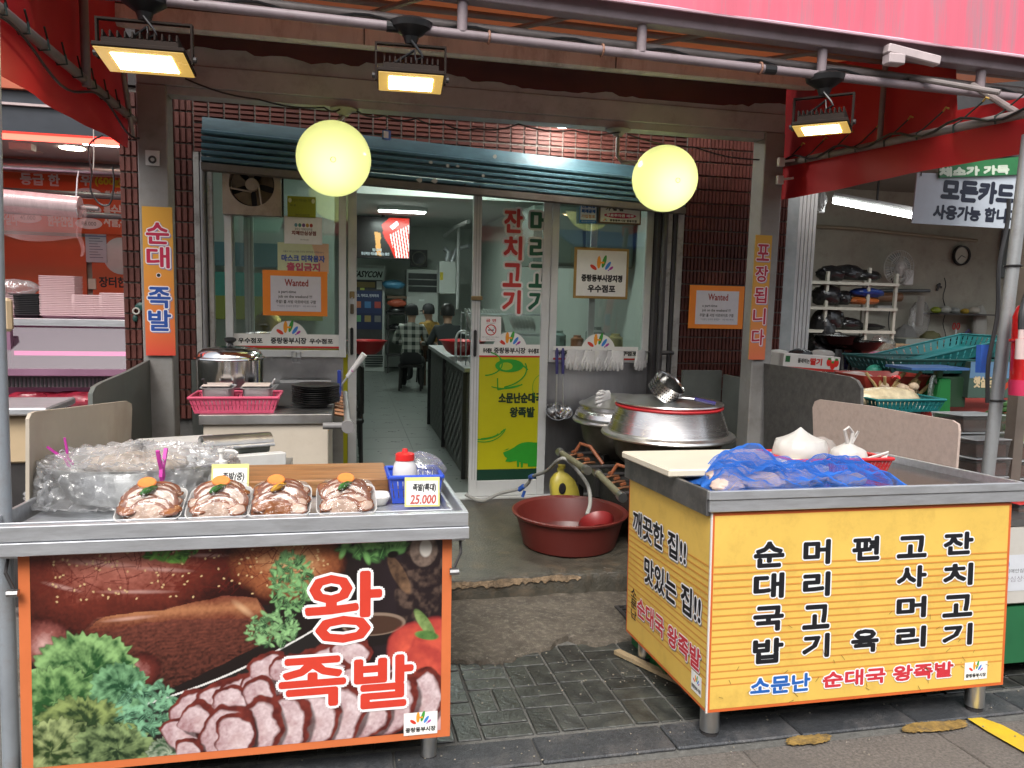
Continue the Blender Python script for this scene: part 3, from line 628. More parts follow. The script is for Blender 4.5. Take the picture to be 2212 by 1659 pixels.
# ---- exhaust fan in the top corner of the left window
t = thing('exhaust_fan', (-.68, 5.6, 1.95), 'square cream wall exhaust fan in the top corner of the window', 'fan')
a, b = PT(481, 460, Y=5.55), PT(606, 362, Y=5.55); CREAM = mat('grimy_cream_plastic', (.34, .27, .21), .5, 0, .15, 8, dirt=(.12, .08, .055), dscale=6, damt=.6)
cx, cz, hw = (a.x+b.x)/2, (a.z+b.z)/2+.01, (b.x-a.x)/2; rr = hw*.78; zc = cz+.03
mb = MB(); n = 40; ring = [(cx+rr*cos(2*pi*k/n), 5.55, zc+rr*sin(2*pi*k/n)) for k in range(n)]
sq = []
for k in range(n):
    c_, s_ = cos(2*pi*k/n), sin(2*pi*k/n); m_ = max(abs(c_), abs(s_)); sq.append((cx+hw*c_/m_, 5.55, zc-.02+(hw*.98)*s_/m_))
V1 = [mb.v(p) for p in ring]; V2 = [mb.v(p) for p in sq]; V3 = [mb.v((p[0], 5.64, p[2])) for p in ring]; V4 = [mb.v((p[0], 5.64, p[2])) for p in sq]
for k in range(n):
    q = (k+1) % n; mb.f([V1[k], V1[q], V2[q], V2[k]]); mb.f([V1[k], V3[k], V3[q], V1[q]]); mb.f([V2[k], V2[q], V4[q], V4[k]])
mb.build('housing', CREAM, t, smooth=True)
mb = MB(); mb.lathe([(0, 0), (rr*.28, 0), (rr*.3, .012), (rr*.3, .05), (0, .05)], n=28); mb.bm.transform(Matrix.Translation((cx, 5.56, zc)) @ Matrix.Rotation(-pi/2, 4, 'X')); mb.build('hub', CREAM, t, smooth=True)
BLADE = mat('dirty_fan_blade', (.14, .10, .06), .45, 0, .25, 12, dirt=(.04, .03, .02), dscale=8, damt=.7)
for k in range(5):
    mb = MB(); a0 = 2*pi*k/5+.4
    mb.grid(lambda u, v: (cx+(rr*(.28+.66*u))*cos(a0+(v-.5)*1.0*(.6+.4*u)), 5.60+.03*(v-.5), zc+(rr*(.28+.66*u))*sin(a0+(v-.5)*1.0*(.6+.4*u))), 6, 6); mb.build('blade', BLADE, t, smooth=True, solid=.003)
mb = MB(); mb.cyl((cx-rr, 5.562, zc-.03), (cx+.0, 5.562, zc-.05), .006, 8); mb.cyl((cx+rr*.3, 5.562, zc), (cx+rr*.42, 5.562, zc-rr*.9), .006, 8); mb.build('guard_bar', CREAM, t)
tag(B(cx-.2, cx+.2, 5.655, 5.66, zc-.2, zc+.2).build('backing_shutter', BLACK, t))
# ================================================================== POSTS, EAVES, AWNING (building frame)
def printed_board(name, x0, x1, Y, z0, z1, label, cat, top, bot, th=.012):
    t = thing(name, ((x0+x1)/2, Y, z0), label, cat); B(x0, x1, Y, Y+th, z0, z1).build('board', mat('sign_edge', (.45, .3, .08), .5), t, bev=.002)
    p = Paint(6, 60); p.a[:] = L3(top)*(1-p.y[..., None]**1.6)+L3(bot)*p.y[..., None]**1.6; p.mesh('print', (x0, Y-.001, z0), (x1-x0, 0, 0), (0, 0, z1-z0), t, .4)
    return t, Sheet((x0, Y-.0012, z0), (1, 0, 0), (0, 0, 1))
def post(x0, x1, label):
    t = thing('steel_post', ((x0+x1)/2, 5.0, -.09), label, 'post')
    B(x0, x1, 4.92, 5.08, -.09, 2.62).build('shaft', TAUPE if x0 > 0 else TAUPE, t, bev=.006)
    return t
lp = post(-1.185, -1.02, 'taupe steel post carrying the sign with red and blue letters')
MB().cbox((-1.10, 4.905, 2.2), (.075, .012, .085)).build('bracket', WHITE, lp); mb = MB(); mb.tube([(-1.1+.017*cos(a), 4.897, 2.19+.017*sin(a)) for a in [2*pi*k/14 for k in range(14)]], .006, 6, closed=True); mb.build('bracket_ring', DARKM, lp)
rp = post(2.815, 2.965, 'taupe steel post carrying the sign with all red letters')
for z in (2.30, 2.42): MB().cbox((2.93, 4.90, z), (.05, .03, .06)).build('bracket', WHITE, rp, bev=.004); MB().cbox((2.985, 4.89, z+.01), (.075, .03, .014), ry=-.15).build('bracket_arm', WHITE, rp)
t, s = printed_board('vertical_sign', -1.165, -1.0, 4.9, PT(350, 768, Y=4.9).z, PT(345, 447, Y=4.9).z, 'tall orange sign on a steel post with two red and two blue letters', 'sign', '#d8a03a', '#cf4a3a')
H_ = PT(345, 447, Y=4.9).z-PT(350, 768, Y=4.9).z
for ch, y, c in (('순', .79, '#b81c45'), ('대', .63, '#b81c45'), ('족', .36, '#1f4a9a'), ('발', .205, '#1f4a9a')):
    s.text(ch, .022, (y-.01)*H_-.02, .12, .118, ink(c), .004, .006, ink('#e8e0e4'), shadow=(ink('#8b84a0'), (.006, -.006)))
s.ell(.082, .545*H_, .014, .014, ink('#e8e0e4')); s.ell(.082, .545*H_, .0105, .0105, ink('#1a1a1a')); s.build('lettering', t)
t, s = printed_board('vertical_sign', 2.775, 2.90, 4.9, PT(1640, 777, Y=4.9).z, PT(1650, 508, Y=4.9).z, 'tall orange sign on a steel post with five red letters', 'sign', '#c99a34', '#c9694a')
H_ = PT(1650, 508, Y=4.9).z-PT(1640, 777, Y=4.9).z
for i, ch in enumerate('포장됩니다'): s.text(ch, .016, H_*(.80-.17*i), .092, H_*.125, ink('#a8203a'), .003, .005, ink('#ddd2d6'), shadow=(ink('#8b84a0'), (.005, -.005)))
s.build('lettering', t)
# eaves beam with half-scraped red paint
RPAINT = mat('old_red_paint', (.085, .022, .02), .6, 0, .2, 5, .05, 30)
BEAMP = mat('grey_beam_paint', (.38, .40, .41), .5, 0, .14, 4, .06, 30, dirt=(.14, .125, .115), dscale=5, damt=.5)
bm_ = thing('eaves_beam', (.9, 5.0, 2.58), 'long taupe steel beam across the two posts with scraped dark red paint', 'beam')
x0, x1 = -1.185, 2.965
B(x0, x1, 4.93, 5.07, 2.622, 2.745).build('lower_flange', BEAMP, bm_, bev=.004); B(x0+.16, x1-.15, 4.94, 5.06, 2.575, 2.62).build('soffit', BEAMP, bm_)
B(x0, x1, 4.945, 5.06, 2.747, 2.93).build('upper_web', RPAINT, bm_)
pts = [(x0, 2.749)]; top = []; z = 2.82
for k in range(90):
    x = x0+(x1-x0)*k/89; z += random.uniform(-.012, .012) if k % 7 else random.uniform(-.03, .03); z = min(2.855, max(2.775, z)); top.append((x, z))
mb = MB(); mb.prism([(x0, 4.945, 2.749)]+[(x1, 4.945, 2.749)]+[(x, 4.945, z) for x, z in reversed(top)], (0, -.0025, 0)); mb.build('grey_overpaint', BEAMP, bm_)
GUT = mat('cream_gutter', (.66, .68, .66), .55, 0, .15, 4, .06, 25, dirt=(.16, .11, .09), dscale=5, damt=.6, stretch=(1, 1, .3))
gx0, gx1 = -1.4, PT(1810, 205, Y=4.8).x
t = thing('gutter', (1, 4.85, 2.88), 'long cream metal gutter above the eaves beam', 'gutter')
mb = MB(); prof = [(4.78, 3.0), (4.775, 2.9), (4.80, 2.885), (5.02, 2.94), (5.02, 3.0)]
mb.prism([(gx0, y, z) for y, z in prof], (gx1-gx0, 0, 0)); mb.build('trough', GUT, t)
mb = MB(); mb.box(gx0+.02, gx1-.02, 4.782, 5.015, 3.001, 3.01); mb.build('lid', DARKM, t)
for x in (.1, 1.66): B(x, x+.006, 4.772, 4.776, 2.9, 3.0).build('seam', DARKM, t)
# ---- awning
def cloth(name, col, tr=.45):
    if name in MATS: return MATS[name]
    m = bpy.data.materials.new(name); m.use_nodes = True; n = m.node_tree; L = n.links.new; b = n.nodes['Principled BSDF']; o = n.nodes['Material Output']
    b.inputs['Roughness'].default_value = .5; tc = n.nodes.new('ShaderNodeTexCoord'); nz = n.nodes.new('ShaderNodeTexNoise'); nz.inputs['Scale'].default_value = 2.5; nz.inputs['Detail'].default_value = 6; L(tc.outputs['Object'], nz.inputs['Vector'])
    cr = n.nodes.new('ShaderNodeValToRGB'); c = lin(col); cr.color_ramp.elements[0].color = (*[v*.75 for v in c], 1); cr.color_ramp.elements[1].color = (*[min(1, v*1.15) for v in c], 1); L(nz.outputs[0], cr.inputs[0]); L(cr.outputs[0], b.inputs['Base Color'])
    tl = n.nodes.new('ShaderNodeBsdfTranslucent'); L(cr.outputs[0], tl.inputs[0]); mx = n.nodes.new('ShaderNodeMixShader'); mx.inputs[0].default_value = tr; L(b.outputs[0], mx.inputs[1]); L(tl.outputs[0], mx.inputs[2]); L(mx.outputs[0], o.inputs[0])
    MATS[name] = m; return m
ORC = cloth('orange_awning_cloth', (.55, .15, .055), .11); REDC = cloth('red_tarp', (.42, .014, .018), .14)
PINK = mat('faded_pink_vinyl', (.66, .13, .19), .55, 0, .14, 1.5, .05, 30, dirt=(.30, .22, .25), dscale=4.5, damt=1, stretch=(2.2, 1, .1))
PIPE = mat('grey_pipe', (.22, .19, .18), .45, .1, .2, 6, dirt=(.12, .1, .09), dscale=7, damt=.5); MAUV = mat('mauve_square_tube', (.25, .20, .215), .5, 0, .15, 4, dirt=(.12, .095, .09), dscale=6, damt=.6)
aw = thing('awning', (1, 3.5, 2.55), 'orange and pink awning on a steel truss over the stalls, with red side tarps', 'awning')
def zc(x): return 2.735-(x-.46)*.0227
def zp(x): return 2.612-(x+.645)*.0143
AX0, AX1 = -1.6, 4.3
mb = MB(); mb.prism([(AX0, 3.46, zc(AX0)), (AX0, 3.54, zc(AX0)), (AX0, 3.54, zc(AX0)+.085), (AX0, 3.46, zc(AX0)+.085)], (AX1-AX0, 0, zc(AX1)-zc(AX0))); mb.build('front_tube', MAUV, aw, bev=.004)
mb = MB(); mb.tube([(AX0, 3.5, zp(AX0)), (AX1, 3.5, zp(AX1))], .021, 14); mb.build('lower_pipe', MAUV, aw, smooth=True)
mb = MB(); mb.tube([(AX0, 3.56, zp(AX0)+.055), (AX1, 3.56, zp(AX1)+.055)], .021, 14); mb.build('upper_pipe', PIPE, aw, smooth=True)
for x in (-.6, .5, 1.34, 2.28, 3.2): mb = MB(); mb.tube([(x, 3.5, zp(x)+.01), (x, 3.5, zc(x)+.01)], .023, 12); mb.build('strut', MAUV, aw, smooth=True)
for x in (-.5, .1, .8, 1.5, 2.2): mb = MB(); mb.tube([(x+.35, 3.53, zc(x)+.05), (x, 4.1, zc(x)+.1), (x-.35, 5.0, 3.08)], .014, 8); mb.build('rafter', PIPE, aw, smooth=True)
mb = MB(); mb.tube([(AX0, 4.1, 2.92), (AX1, 4.1, 2.86)], .018, 10); mb.build('purlin', PIPE, aw, smooth=True)
mb = MB(); mb.grid(lambda u, v: (AX0+(AX1-AX0)*u, 3.44+v*1.6, zc(AX0+(AX1-AX0)*u)+.095+v*.32+.012*sin(u*9)*sin(v*3)), 24, 8); mb.build('canvas_roof', ORC, aw, smooth=True)
mb = MB(); mb.grid(lambda u, v: (AX0+(AX1-AX0)*u, 3.425-.012*v+.008*sin(u*31)*v, zc(AX0+(AX1-AX0)*u)+.5-.442*v), 60, 6); mb.build('valance', PINK, aw, smooth=True, solid=.003)
mb = MB(); mb.tube([(AX0+(AX1-AX0)*k/30, 3.41, zc(AX0+(AX1-AX0)*k/30)+.058) for k in range(31)], .008, 6); mb.build('valance_hem', mat('pale_pink_vinyl', (.75, .5, .58), .5, 0, .1, 6), aw)
def tarp(name, X, p):
    """vertical tarp in a plane of constant X: p = list of (y, ztop, zbottom)"""
    mb = MB(); n = len(p)-1
    def fn(u, v):
        k = min(int(u*n), n-1); w = u*n-k; a, b = p[k], p[k+1]; y = a[0]+(b[0]-a[0])*w; zt = a[1]+(b[1]-a[1])*w; zb = a[2]+(b[2]-a[2])*w
        return (X+.012*sin(y*5+v*4)*v+.006*sin(y*13), y, zt+(zb-zt)*v)
    mb.grid(fn, n*10, 10); return mb.build(name, REDC, aw, smooth=True)
tarp('side_tarp', -1.24, [(2.95, 2.86, 2.20), (3.9, 3.0, 2.22), (4.93, 3.12, 2.25)])
tarp('side_tarp', 3.09, [(2.9, 2.42, 2.17), (3.2, 2.44, 2.18), (3.52, 2.47, 2.19), (3.58, 2.86, 2.19), (4.2, 2.98, 2.19), (4.9, 3.05, 2.195), (5.56, 3.12, 2.2)])
mb = MB(); mb.tube([(-1.2, 2.9, 2.418), (-1.2, 4.95, 2.411)], .022, 14); mb.build('side_rail', PIPE, aw, smooth=True)
mb = MB(); mb.tube([(3.05, 2.8, 2.335), (3.05, 5.42, 2.457)], .022, 14); mb.build('side_rail', PIPE, aw, smooth=True)
mb = MB(); mb.tube([(-1.19, 4.06, 2.38), (-1.19, 4.06, 3.1)], .02, 12); mb.build('side_stanchion', PIPE, aw, smooth=True)
mb = MB(); mb.tube([(-1.19, 4.85, 2.3), (-1.19, 4.62, 2.75)], .014, 10); mb.build('side_brace', PIPE, aw, smooth=True)
mb = MB(); mb.tube([(3.05, 4.05, 2.4), (3.05, 4.05, 2.95)], .016, 12); mb.build('side_stanchion', PIPE, aw, smooth=True)
a, b = PT(1775, 135, Y=3.9), PT(2160, 200, Y=3.2); mb = MB(); mb.tube([a, b], .014, 10); mb.build('side_brace', PIPE, aw, smooth=True)
mb = MB(); mb.tube([(3.05, 3.1, 2.36), (3.12, 3.46, 2.58)], .016, 10); mb.build('side_brace', PIPE, aw, smooth=True)
mb = MB(); mb.cbox((2.72, 3.42, 2.68), (.3, .05, .045), ry=.12); mb.cbox((2.62, 3.42, 2.65), (.09, .06, .05)); mb.build('crank_bracket', mat('pinkish_white_metal', (.5, .42, .42), .5), aw, bev=.006)
tie = mat('dark_green_cord', (.012, .03, .025), .6); yh = mat('yellow_hook', (.4, .25, .05), .5)
for k in range(9):
    y = 3.15+k*.2; z = 2.416; mb = MB(); mb.tube([(-1.178, y, z+.02), (-1.172, y+.0, z-.02), (-1.21, y, z-.026), (-1.228, y-.02, z+.02), (-1.215, y-.12, z+.09)], .0045, 6); mb.build('tie_cord', tie, aw)
for k in range(8):
    y = 3.2+k*.26; z = 2.335+(y-2.8)*.0466; mb = MB(); mb.tube([(3.03, y, z-.026), (3.025, y, z+.01), (3.05, y-.02, z+.03), (3.07, y-.13, z+.10)], .0045, 6); mb.build('tie_cord', tie, aw)
    mb = MB(); mb.tube([(3.07, y-.13, z+.10), (3.068, y-.15, z+.115), (3.075, y-.165, z+.105)], .005, 6); mb.build('tie_hook', yh, aw)
mb = MB(); mb.tube([(3.02, 2.8+2.6*k/30, 2.335+2.6*k/30*.0466+.012+.025*sin(k*1.1)) for k in range(31)], .007, 6); mb.build('loose_cable', BLACK, aw)
mb = MB(); mb.tube([(-1.17, 2.9+2*k/24, 2.33+.045*sin(k*.5)) for k in range(25)], .006, 6); mb.build('loose_cable', BLACK, aw)
mb = MB(); mb.tube([(-.5+4*k/60, 3.53, zp(-.5+4*k/60)+.03+.018*sin(k*.9)) for k in range(61)], .006, 6); mb.build('loose_cable', BLACK, aw)
for x in (.62, 1.15, 1.95): mb = MB(); mb.tube([(x, 3.5+.026*cos(a_), zp(x)+.026*sin(a_)) for a_ in [2*pi*k/12 for k in range(12)]], .005, 6, closed=True); mb.build('cable_clip', mat('brown_tie', (.3, .15, .1), .6), aw)
for x in (-.95, .2, 2.0): mb = MB(); mb.tube([(x-.03, 3.5, zp(x)), (x+.03, 3.5, zp(x))], .0235, 12); mb.build('tape_band', BLACK, aw)
# cables sagging under the eaves beam
for nm, pts, lab in (('power_cable', [(400, 170), (560, 215), (700, 232), (735, 236)], 'thin dark cable sagging under the beam towards the first globe lamp'), ('power_cable', [(770, 240), (830, 250), (900, 256), (960, 268), (1030, 278), (1120, 268), (1240, 282), (1340, 285)], 'dark cable looping along the beam between the two globe lamps'), ('power_cable', [(1355, 290), (1500, 318), (1640, 345)], 'thin dark cable running from the second globe lamp to the post')):
    P_ = [PT(x, y, Y=4.91) for x, y in pts]; Q = []
    for a, b in zip(P_, P_[1:]):
        for k in range(6): w = k/6; Q.append(a.lerp(b, w)-Vector((0, 0, .02*sin(pi*w))))
    Q.append(P_[-1]); mb = MB(); mb.tube(Q, .005, 6); tag(mb.build(nm, BLACK), lab, 'cable')
# ---- floodlights
LED = mat('warm_led', (1, .85, .55), .5, var=0, emit=16, ecol=(1, .78, .42)); LENS = mat('amber_lens', (.4, .28, .1), .25, 0, .1, 10, emit=.3, ecol=(1, .62, .14)); CAST = mat('brown_cast_body', (.022, .015, .012), .8, 0, .3, 12, spec=.2)
def flood(c, wd, rz, tilt, label):
    t = thing('floodlight', c, label, 'floodlight', 'floodlights clamped under the awning pipe'); hd, dp = wd*.33, .055
    X = Matrix.Translation(c) @ Matrix.Rotation(rz, 4, 'Z') @ Matrix.Rotation(-tilt, 4, 'X')
    mb = MB(); mb.X = X; mb.prism([(-wd/2, -hd, 0), (wd/2, -hd, 0), (wd/2, hd, 0), (-wd/2, hd, 0)], (0, 0, .018)); mb.prism([(-wd*.42, -hd*.8, .019), (wd*.42, -hd*.8, .019), (wd*.42, hd*.8, .019), (-wd*.42, hd*.8, .019)], (0, 0, .03)); mb.build('body', CAST, t, bev=.003)
    for k in range(11):
        mb = MB(); mb.X = X; x = -wd*.4+wd*.8*k/10; mb.box(x-.003, x+.003, -hd*.82, hd*.82, .049, .075); mb.build('cooling_fin', CAST, t)
    mb = MB(); mb.X = X; mb.box(-wd*.485, wd*.485, -hd*.95, hd*.95, -.006, -.001); mb.build('lens', LENS, t, bev=.002)
    mb = MB(); mb.X = X; mb.box(-wd*.33, wd*.33, -hd*.62, hd*.62, -.009, -.0065); mb.build('led_panel', LED, t)
    Z = Matrix.Translation(c) @ Matrix.Rotation(rz, 4, 'Z'); hb = .15
    mb = MB(); mb.X = Z
    for s_ in (-1, 1): mb.box(s_*(wd/2+.008)-.004, s_*(wd/2+.008)+.004, -.014, .014, .0, hb)
    mb.box(-wd/2-.012, wd/2+.012, -.014, .014, hb, hb+.008); mb.build('bracket', CAST, t)
    for s_ in (-1, 1): mb = MB(); mb.X = Z; mb.tube([(s_*(wd/2+.004), 0, .02), (s_*(wd/2+.024), 0, .02)], .012, 10); mb.build('knob', DARKM, t)
    mb = MB(); mb.X = Z; mb.lathe([(0, hb+.008), (.02, hb+.01), (.028, hb+.04), (.07, hb+.075), (.075, hb+.1), (.05, hb+.115), (0, hb+.12)], n=20, sx=1.25); mb.build('mount_dome', BLACK, t, smooth=True)
    mb = MB(); mb.X = Z; mb.tube([(.0, -.02, hb+.02), (.04, -.03, hb-.03), (.05, -.03, .1), (.02, -.03, .085), (.015, -.02, hb-.02), (-.05, .0, .09), (-.1, .01, .06)] if rz < 0 or wd > .33 else [(.01, -.02, hb), (.03, -.02, .11), (.09, -.02, .085), (.12, 0, .05)], .006, 8); mb.build('cable', BLACK, t, smooth=True)
    return t
flood(PT(315, 133, Y=3.5), .345, -.02, .17, 'floodlight hanging in front of the cream gutter end by the red side tarp')
flood(PT(887, 178, Y=3.5), .285, -.05, .18, 'floodlight hanging over the gap between the two stalls')
flood(PT(1775, 278, Y=3.5), .26, -.75, .12, 'floodlight turned askew against the dark red tarp')
# ---- globe lamps
BULB = mat('bulb_glow', (1, 1, .8), .5, var=0, emit=10, ecol=(1, 1, .74))
GLB = bpy.data.materials.new('milky_yellow_globe'); GLB.use_nodes = True; n_ = GLB.node_tree; b_ = n_.nodes['Principled BSDF']; b_.inputs['Base Color'].default_value = (.78, .80, .42, 1); b_.inputs['Roughness'].default_value = .18
tl_ = n_.nodes.new('ShaderNodeBsdfTranslucent'); tl_.inputs[0].default_value = (.93, .97, .58, 1); mx_ = n_.nodes.new('ShaderNodeMixShader'); mx_.inputs[0].default_value = .6
n_.links.new(b_.outputs[0], mx_.inputs[1]); n_.links.new(tl_.outputs[0], mx_.inputs[2]); n_.links.new(mx_.outputs[0], n_.nodes['Material Output'].inputs[0])
for (x, y, r, bend, lab) in ((721, 343, .222, 0, 'large yellow globe lamp hanging in front of the exhaust fan window'), (1436, 386, .215, 1, 'large yellow globe lamp on a bent arm in front of the brick pillar')):
    c = PT(x, y, Y=4.86); t = thing('globe_lamp', c, lab, 'lamp', 'globe lamps under the eaves beam')
    mb = MB(); mb.ball(c, r, 48, 28); mb.build('globe', GLB, t, smooth='all'); mb = MB(); mb.ball(c+Vector((0, -.085, -.03)), .05, 16, 10); mb.build('bulb', BULB, t, smooth='all')
    ax = c.x+(-.30 if bend else .06); mb = MB(); mb.lathe([(0, 2.53), (.03, 2.53), (.045, 2.55), (.085, 2.566), (.085, 2.575), (0, 2.575)], (ax, 4.97, 0), 20); mb.build('ceiling_rose', TAUPE, t, smooth=True)
    pts = [(ax, 4.97, 2.54), (ax, 4.965, 2.40), (ax+.03, 4.95, 2.36), (c.x-r*.8, 4.88, c.z+r*.45)] if bend else [(ax, 4.97, 2.54), (ax-.02, 4.93, 2.5), (c.x+.02, 4.88, c.z+r-.01)]
    mb = MB(); mb.tube(pts, .013, 10); mb.build('arm', TAUPE, t, smooth=True)
    mb = MB(); mb.tube([Vector(c)+Vector((.015*cos(a_), -r*.985, -.04+.015*sin(a_))) for a_ in [2*pi*k/14 for k in range(14)]], .0022, 5, closed=True); mb.build('vent_ring', mat('globe_mark', (.4, .4, .15), .5), t)
# small blue tag hanging from the beam
t = thing('hanging_tag', PT(835, 292, Y=4.95), 'small blue and white tag hanging from the beam near the globe', 'tag'); p = PT(835, 292, Y=4.95)
MB().cbox(p, (.045, .03, .055), rz=.5).build('card', mat('blue_card', (.05, .12, .4), .5), t); MB().cbox(p+Vector((-.004, -.019, 0)), (.034, .002, .04), rz=.5).build('face', ink('#c9c9c9'), t); mb = MB(); mb.cyl(p+Vector((0, 0, .027)), p+Vector((0, .02, .11)), .003, 6); mb.build('string', DARKM, t)
# ---- side boards between the shops
BRD = mat('mottled_grey_board', (.075, .072, .068), .55, 0, .35, 26, .1, 60, dirt=(.035, .034, .033), dscale=12, damt=.7)
def side_board(name, X, pts, m, label, th=.02):
    mb = MB(); P_ = [PT(x, y, X=X) for x, y in pts]; P_ = [Vector((X, p.y, max(p.z, -.25))) for p in P_]; mb.prism(P_, (th, 0, 0)); return tag(mb.build(name, m), label, 'board')
GBD = mat('grey_green_board', (.105, .115, .105), .5, 0, .2, 5, .05, 40, dirt=(.055, .06, .055), dscale=3, damt=.6)
side_board('partition_board', -1.17, [(330, 770), (330, 1100), (190, 1150), (190, 850), (197, 835), (212, 826), (270, 802)], GBD, 'grey green partition board running out from the post towards the butcher')
side_board('partition_board', 2.9, [(1650, 785), (1650, 1150), (1859, 1200), (1859, 838), (1850, 822), (1835, 814), (1740, 798)], BRD, 'mottled grey partition board behind the white bags, by the grocer')
B(2.5, 2.82, 5.36, 5.39, -.09, .93).build('x', GBD); o = COL.objects[-1]; o.name = 'back_board'; tag(o, 'grey board standing behind the big pot under the brick pillar', 'board')
B(-1.0, -.86, 5.36, 5.39, -.09, .98).build('back_board', GBD); o = COL.objects[-1]; tag(o, 'narrow grey board in the corner behind the lidded steel pot', 'board')
B(2.83, 2.86, 5.09, 5.36, -.09, .9).build('back_board', GBD); o = COL.objects[-1]; tag(o, 'grey side board between the post and the brick pillar', 'board')
# ================================================================== LEFT STALL (street frame)
street()
ORE = mat('orange_edge', (.62, .16, .05), .5, 0, .08)
ls = thing('food_stall', (-.3, 2.95, 0), 'steel topped stall with a big printed panel of braised pork, letters in red', 'stall')
LX0, LX1, LY0, LY1, TZ = -.955, .352, 2.515, 3.5, .85
B(LX0+.01, LX1-.01, LY0+.012, LY1, .12, .80).build('cabinet', mat('cabinet_cream', (.5, .47, .42), .5), ls)
fp = B(LX0, LX1, LY0, LY0+.01, .115, .805).build('front_panel', ORE, ls)
# --- the printed picture
p = Paint(560, 290); n1, n2, n3 = p.noise(8, 1, 4), p.noise(30, 2, 3), p.noise(90, 3, 2)
p.a[:] = L3('#1c1412'); p.put(np.clip((p.x-.72)*5, 0, 1)*.8, L3('#2e2329'))
def blend(a, b, t): t = np.clip(t, 0, 1)[..., None]; return L3(a)*(1-t)+L3(b)*t
# glossy pork joint, upper left, with threads and sesame
def shade(r, lo, mid, hi, k=1.): v = np.clip((1-r)*k+(n3-.5)*.25+(n1-.5)*.3, 0, 1); a_, b_, c_ = L3(lo), L3(mid), L3(hi); w = v[..., None]; return np.where(w < .5, a_*(1-w*2)+b_*w*2, b_*(2-w*2)+c_*(w*2-1))
m = p.poly([(0, -.1), (.62, -.1), (.66, .1), (.55, .3), (.4, .33), (.27, .3), (.12, .42), (0, .35)], .02, 3); p.put(m, shade(p.ell(.2, .06, .62, .33, -.12), '#2a0b08', '#6e2c20', '#b87262', 1.05))
r = p.ell(.6, .1, .3, .2, .1, .04, 4); p.put(p.soft(r, .15), shade(r, '#4a1c10', '#9a5a38', '#d8a878', 1.1))
for cx, cy, rx, ry, ro in ((.16, .06, .2, .018, .12), (.3, .1, .16, .014, .1), (.07, .16, .1, .014, .3), (.4, .04, .12, .012, .05), (.24, .2, .2, .012, .05)): p.dab(cx, cy, rx, ry, ro, L3('#e0b6ac'), .9, .5)
for k in range(170):
    x, y = random.uniform(.02, .68), random.uniform(0, .2); a = random.uniform(0, pi); l = random.uniform(.02, .06)
    d = np.abs((p.x-x)*p.asp*sin(a)-(p.y-y)*cos(a)+.25*((p.x-x)*p.asp)**2); q = np.abs((p.x-x)*p.asp*cos(a)+(p.y-y)*sin(a)); p.put((d < .002)*(q < l)*.7, L3('#5e1a12'))
for k in range(120): p.dab(random.uniform(.05, .7), random.uniform(.0, .24), .007, .005, random.uniform(0, 3), L3('#d0b080'), .3)
# the big cut block: dark fibrous face, lit fatty shoulder
m = p.poly([(.1, .42), (.15, .31), (.3, .29), (.44, .24), (.52, .26), (.57, .4), (.578, .47), (.52, .5), (.44, .58), (.32, .67), (.26, .67), (.17, .58)], .015, 8)
fib = np.sin((p.y*5+p.x*1.2+n1*.5)*60)*.5+.5; v = np.clip(.35+fib*.3*n2+(n3-.5)*.5+(.45-p.y)*1.1-(p.x-.35)**2*3, 0, 1); p.put(m, blend('#1d0907', '#8a4b3c', v))
m2 = p.poly([(.12, .38), (.16, .31), (.3, .29), (.44, .24), (.52, .26), (.57, .41), (.5, .36), (.4, .345), (.26, .345), (.16, .4)], .02, 9); bl_ = np.clip(1-np.abs(p.y-.3-.25*np.maximum(p.x-.45, 0))*10, 0, 1); p.put(m2*(.1+.6*bl_), shade(np.abs(p.y-.3)*9, '#3a140c', '#7e3c24', '#c98a5e'))
p.dab(.49, .31, .08, .022, .7, L3('#e8bf94'), .9, .6); p.dab(.22, .325, .14, .012, -.05, L3('#e2b4a4'), .9, .6)
r = p.ell(.245, .59, .09, .11, .5, .02, 3); p.put(p.soft(r, .12), shade(r, '#2e0e0b', '#6a2c24', '#a8706a')); r = p.ell(.225, .57, .045, .07, .5); p.put(p.soft(r, .4)*.8, shade(r, '#7a3a30', '#b08078', '#d8b4aa'))
r = p.ell(.03, .42, .12, .12, 0, .03, 2); p.put(p.soft(r, .2)*.9, shade(r, '#4a1512', '#9a5a52', '#e0b4ac'))
# plate edge
ye = .42+.32*np.clip((.68-p.x)/.42, 0, 1)**1.0-.1*np.sin(np.clip((.68-p.x)/.42, 0, 1)*pi)*-.35
p.put(((p.x > .25) & (p.x < .72) & (p.y > ye) & (p.y < ye+.09)).astype(float)*.9, L3('#23201f')); p.put(((p.x > .25) & (p.x < .7) & (np.abs(p.y-ye) < .005)).astype(float), L3('#e6e4e0'))
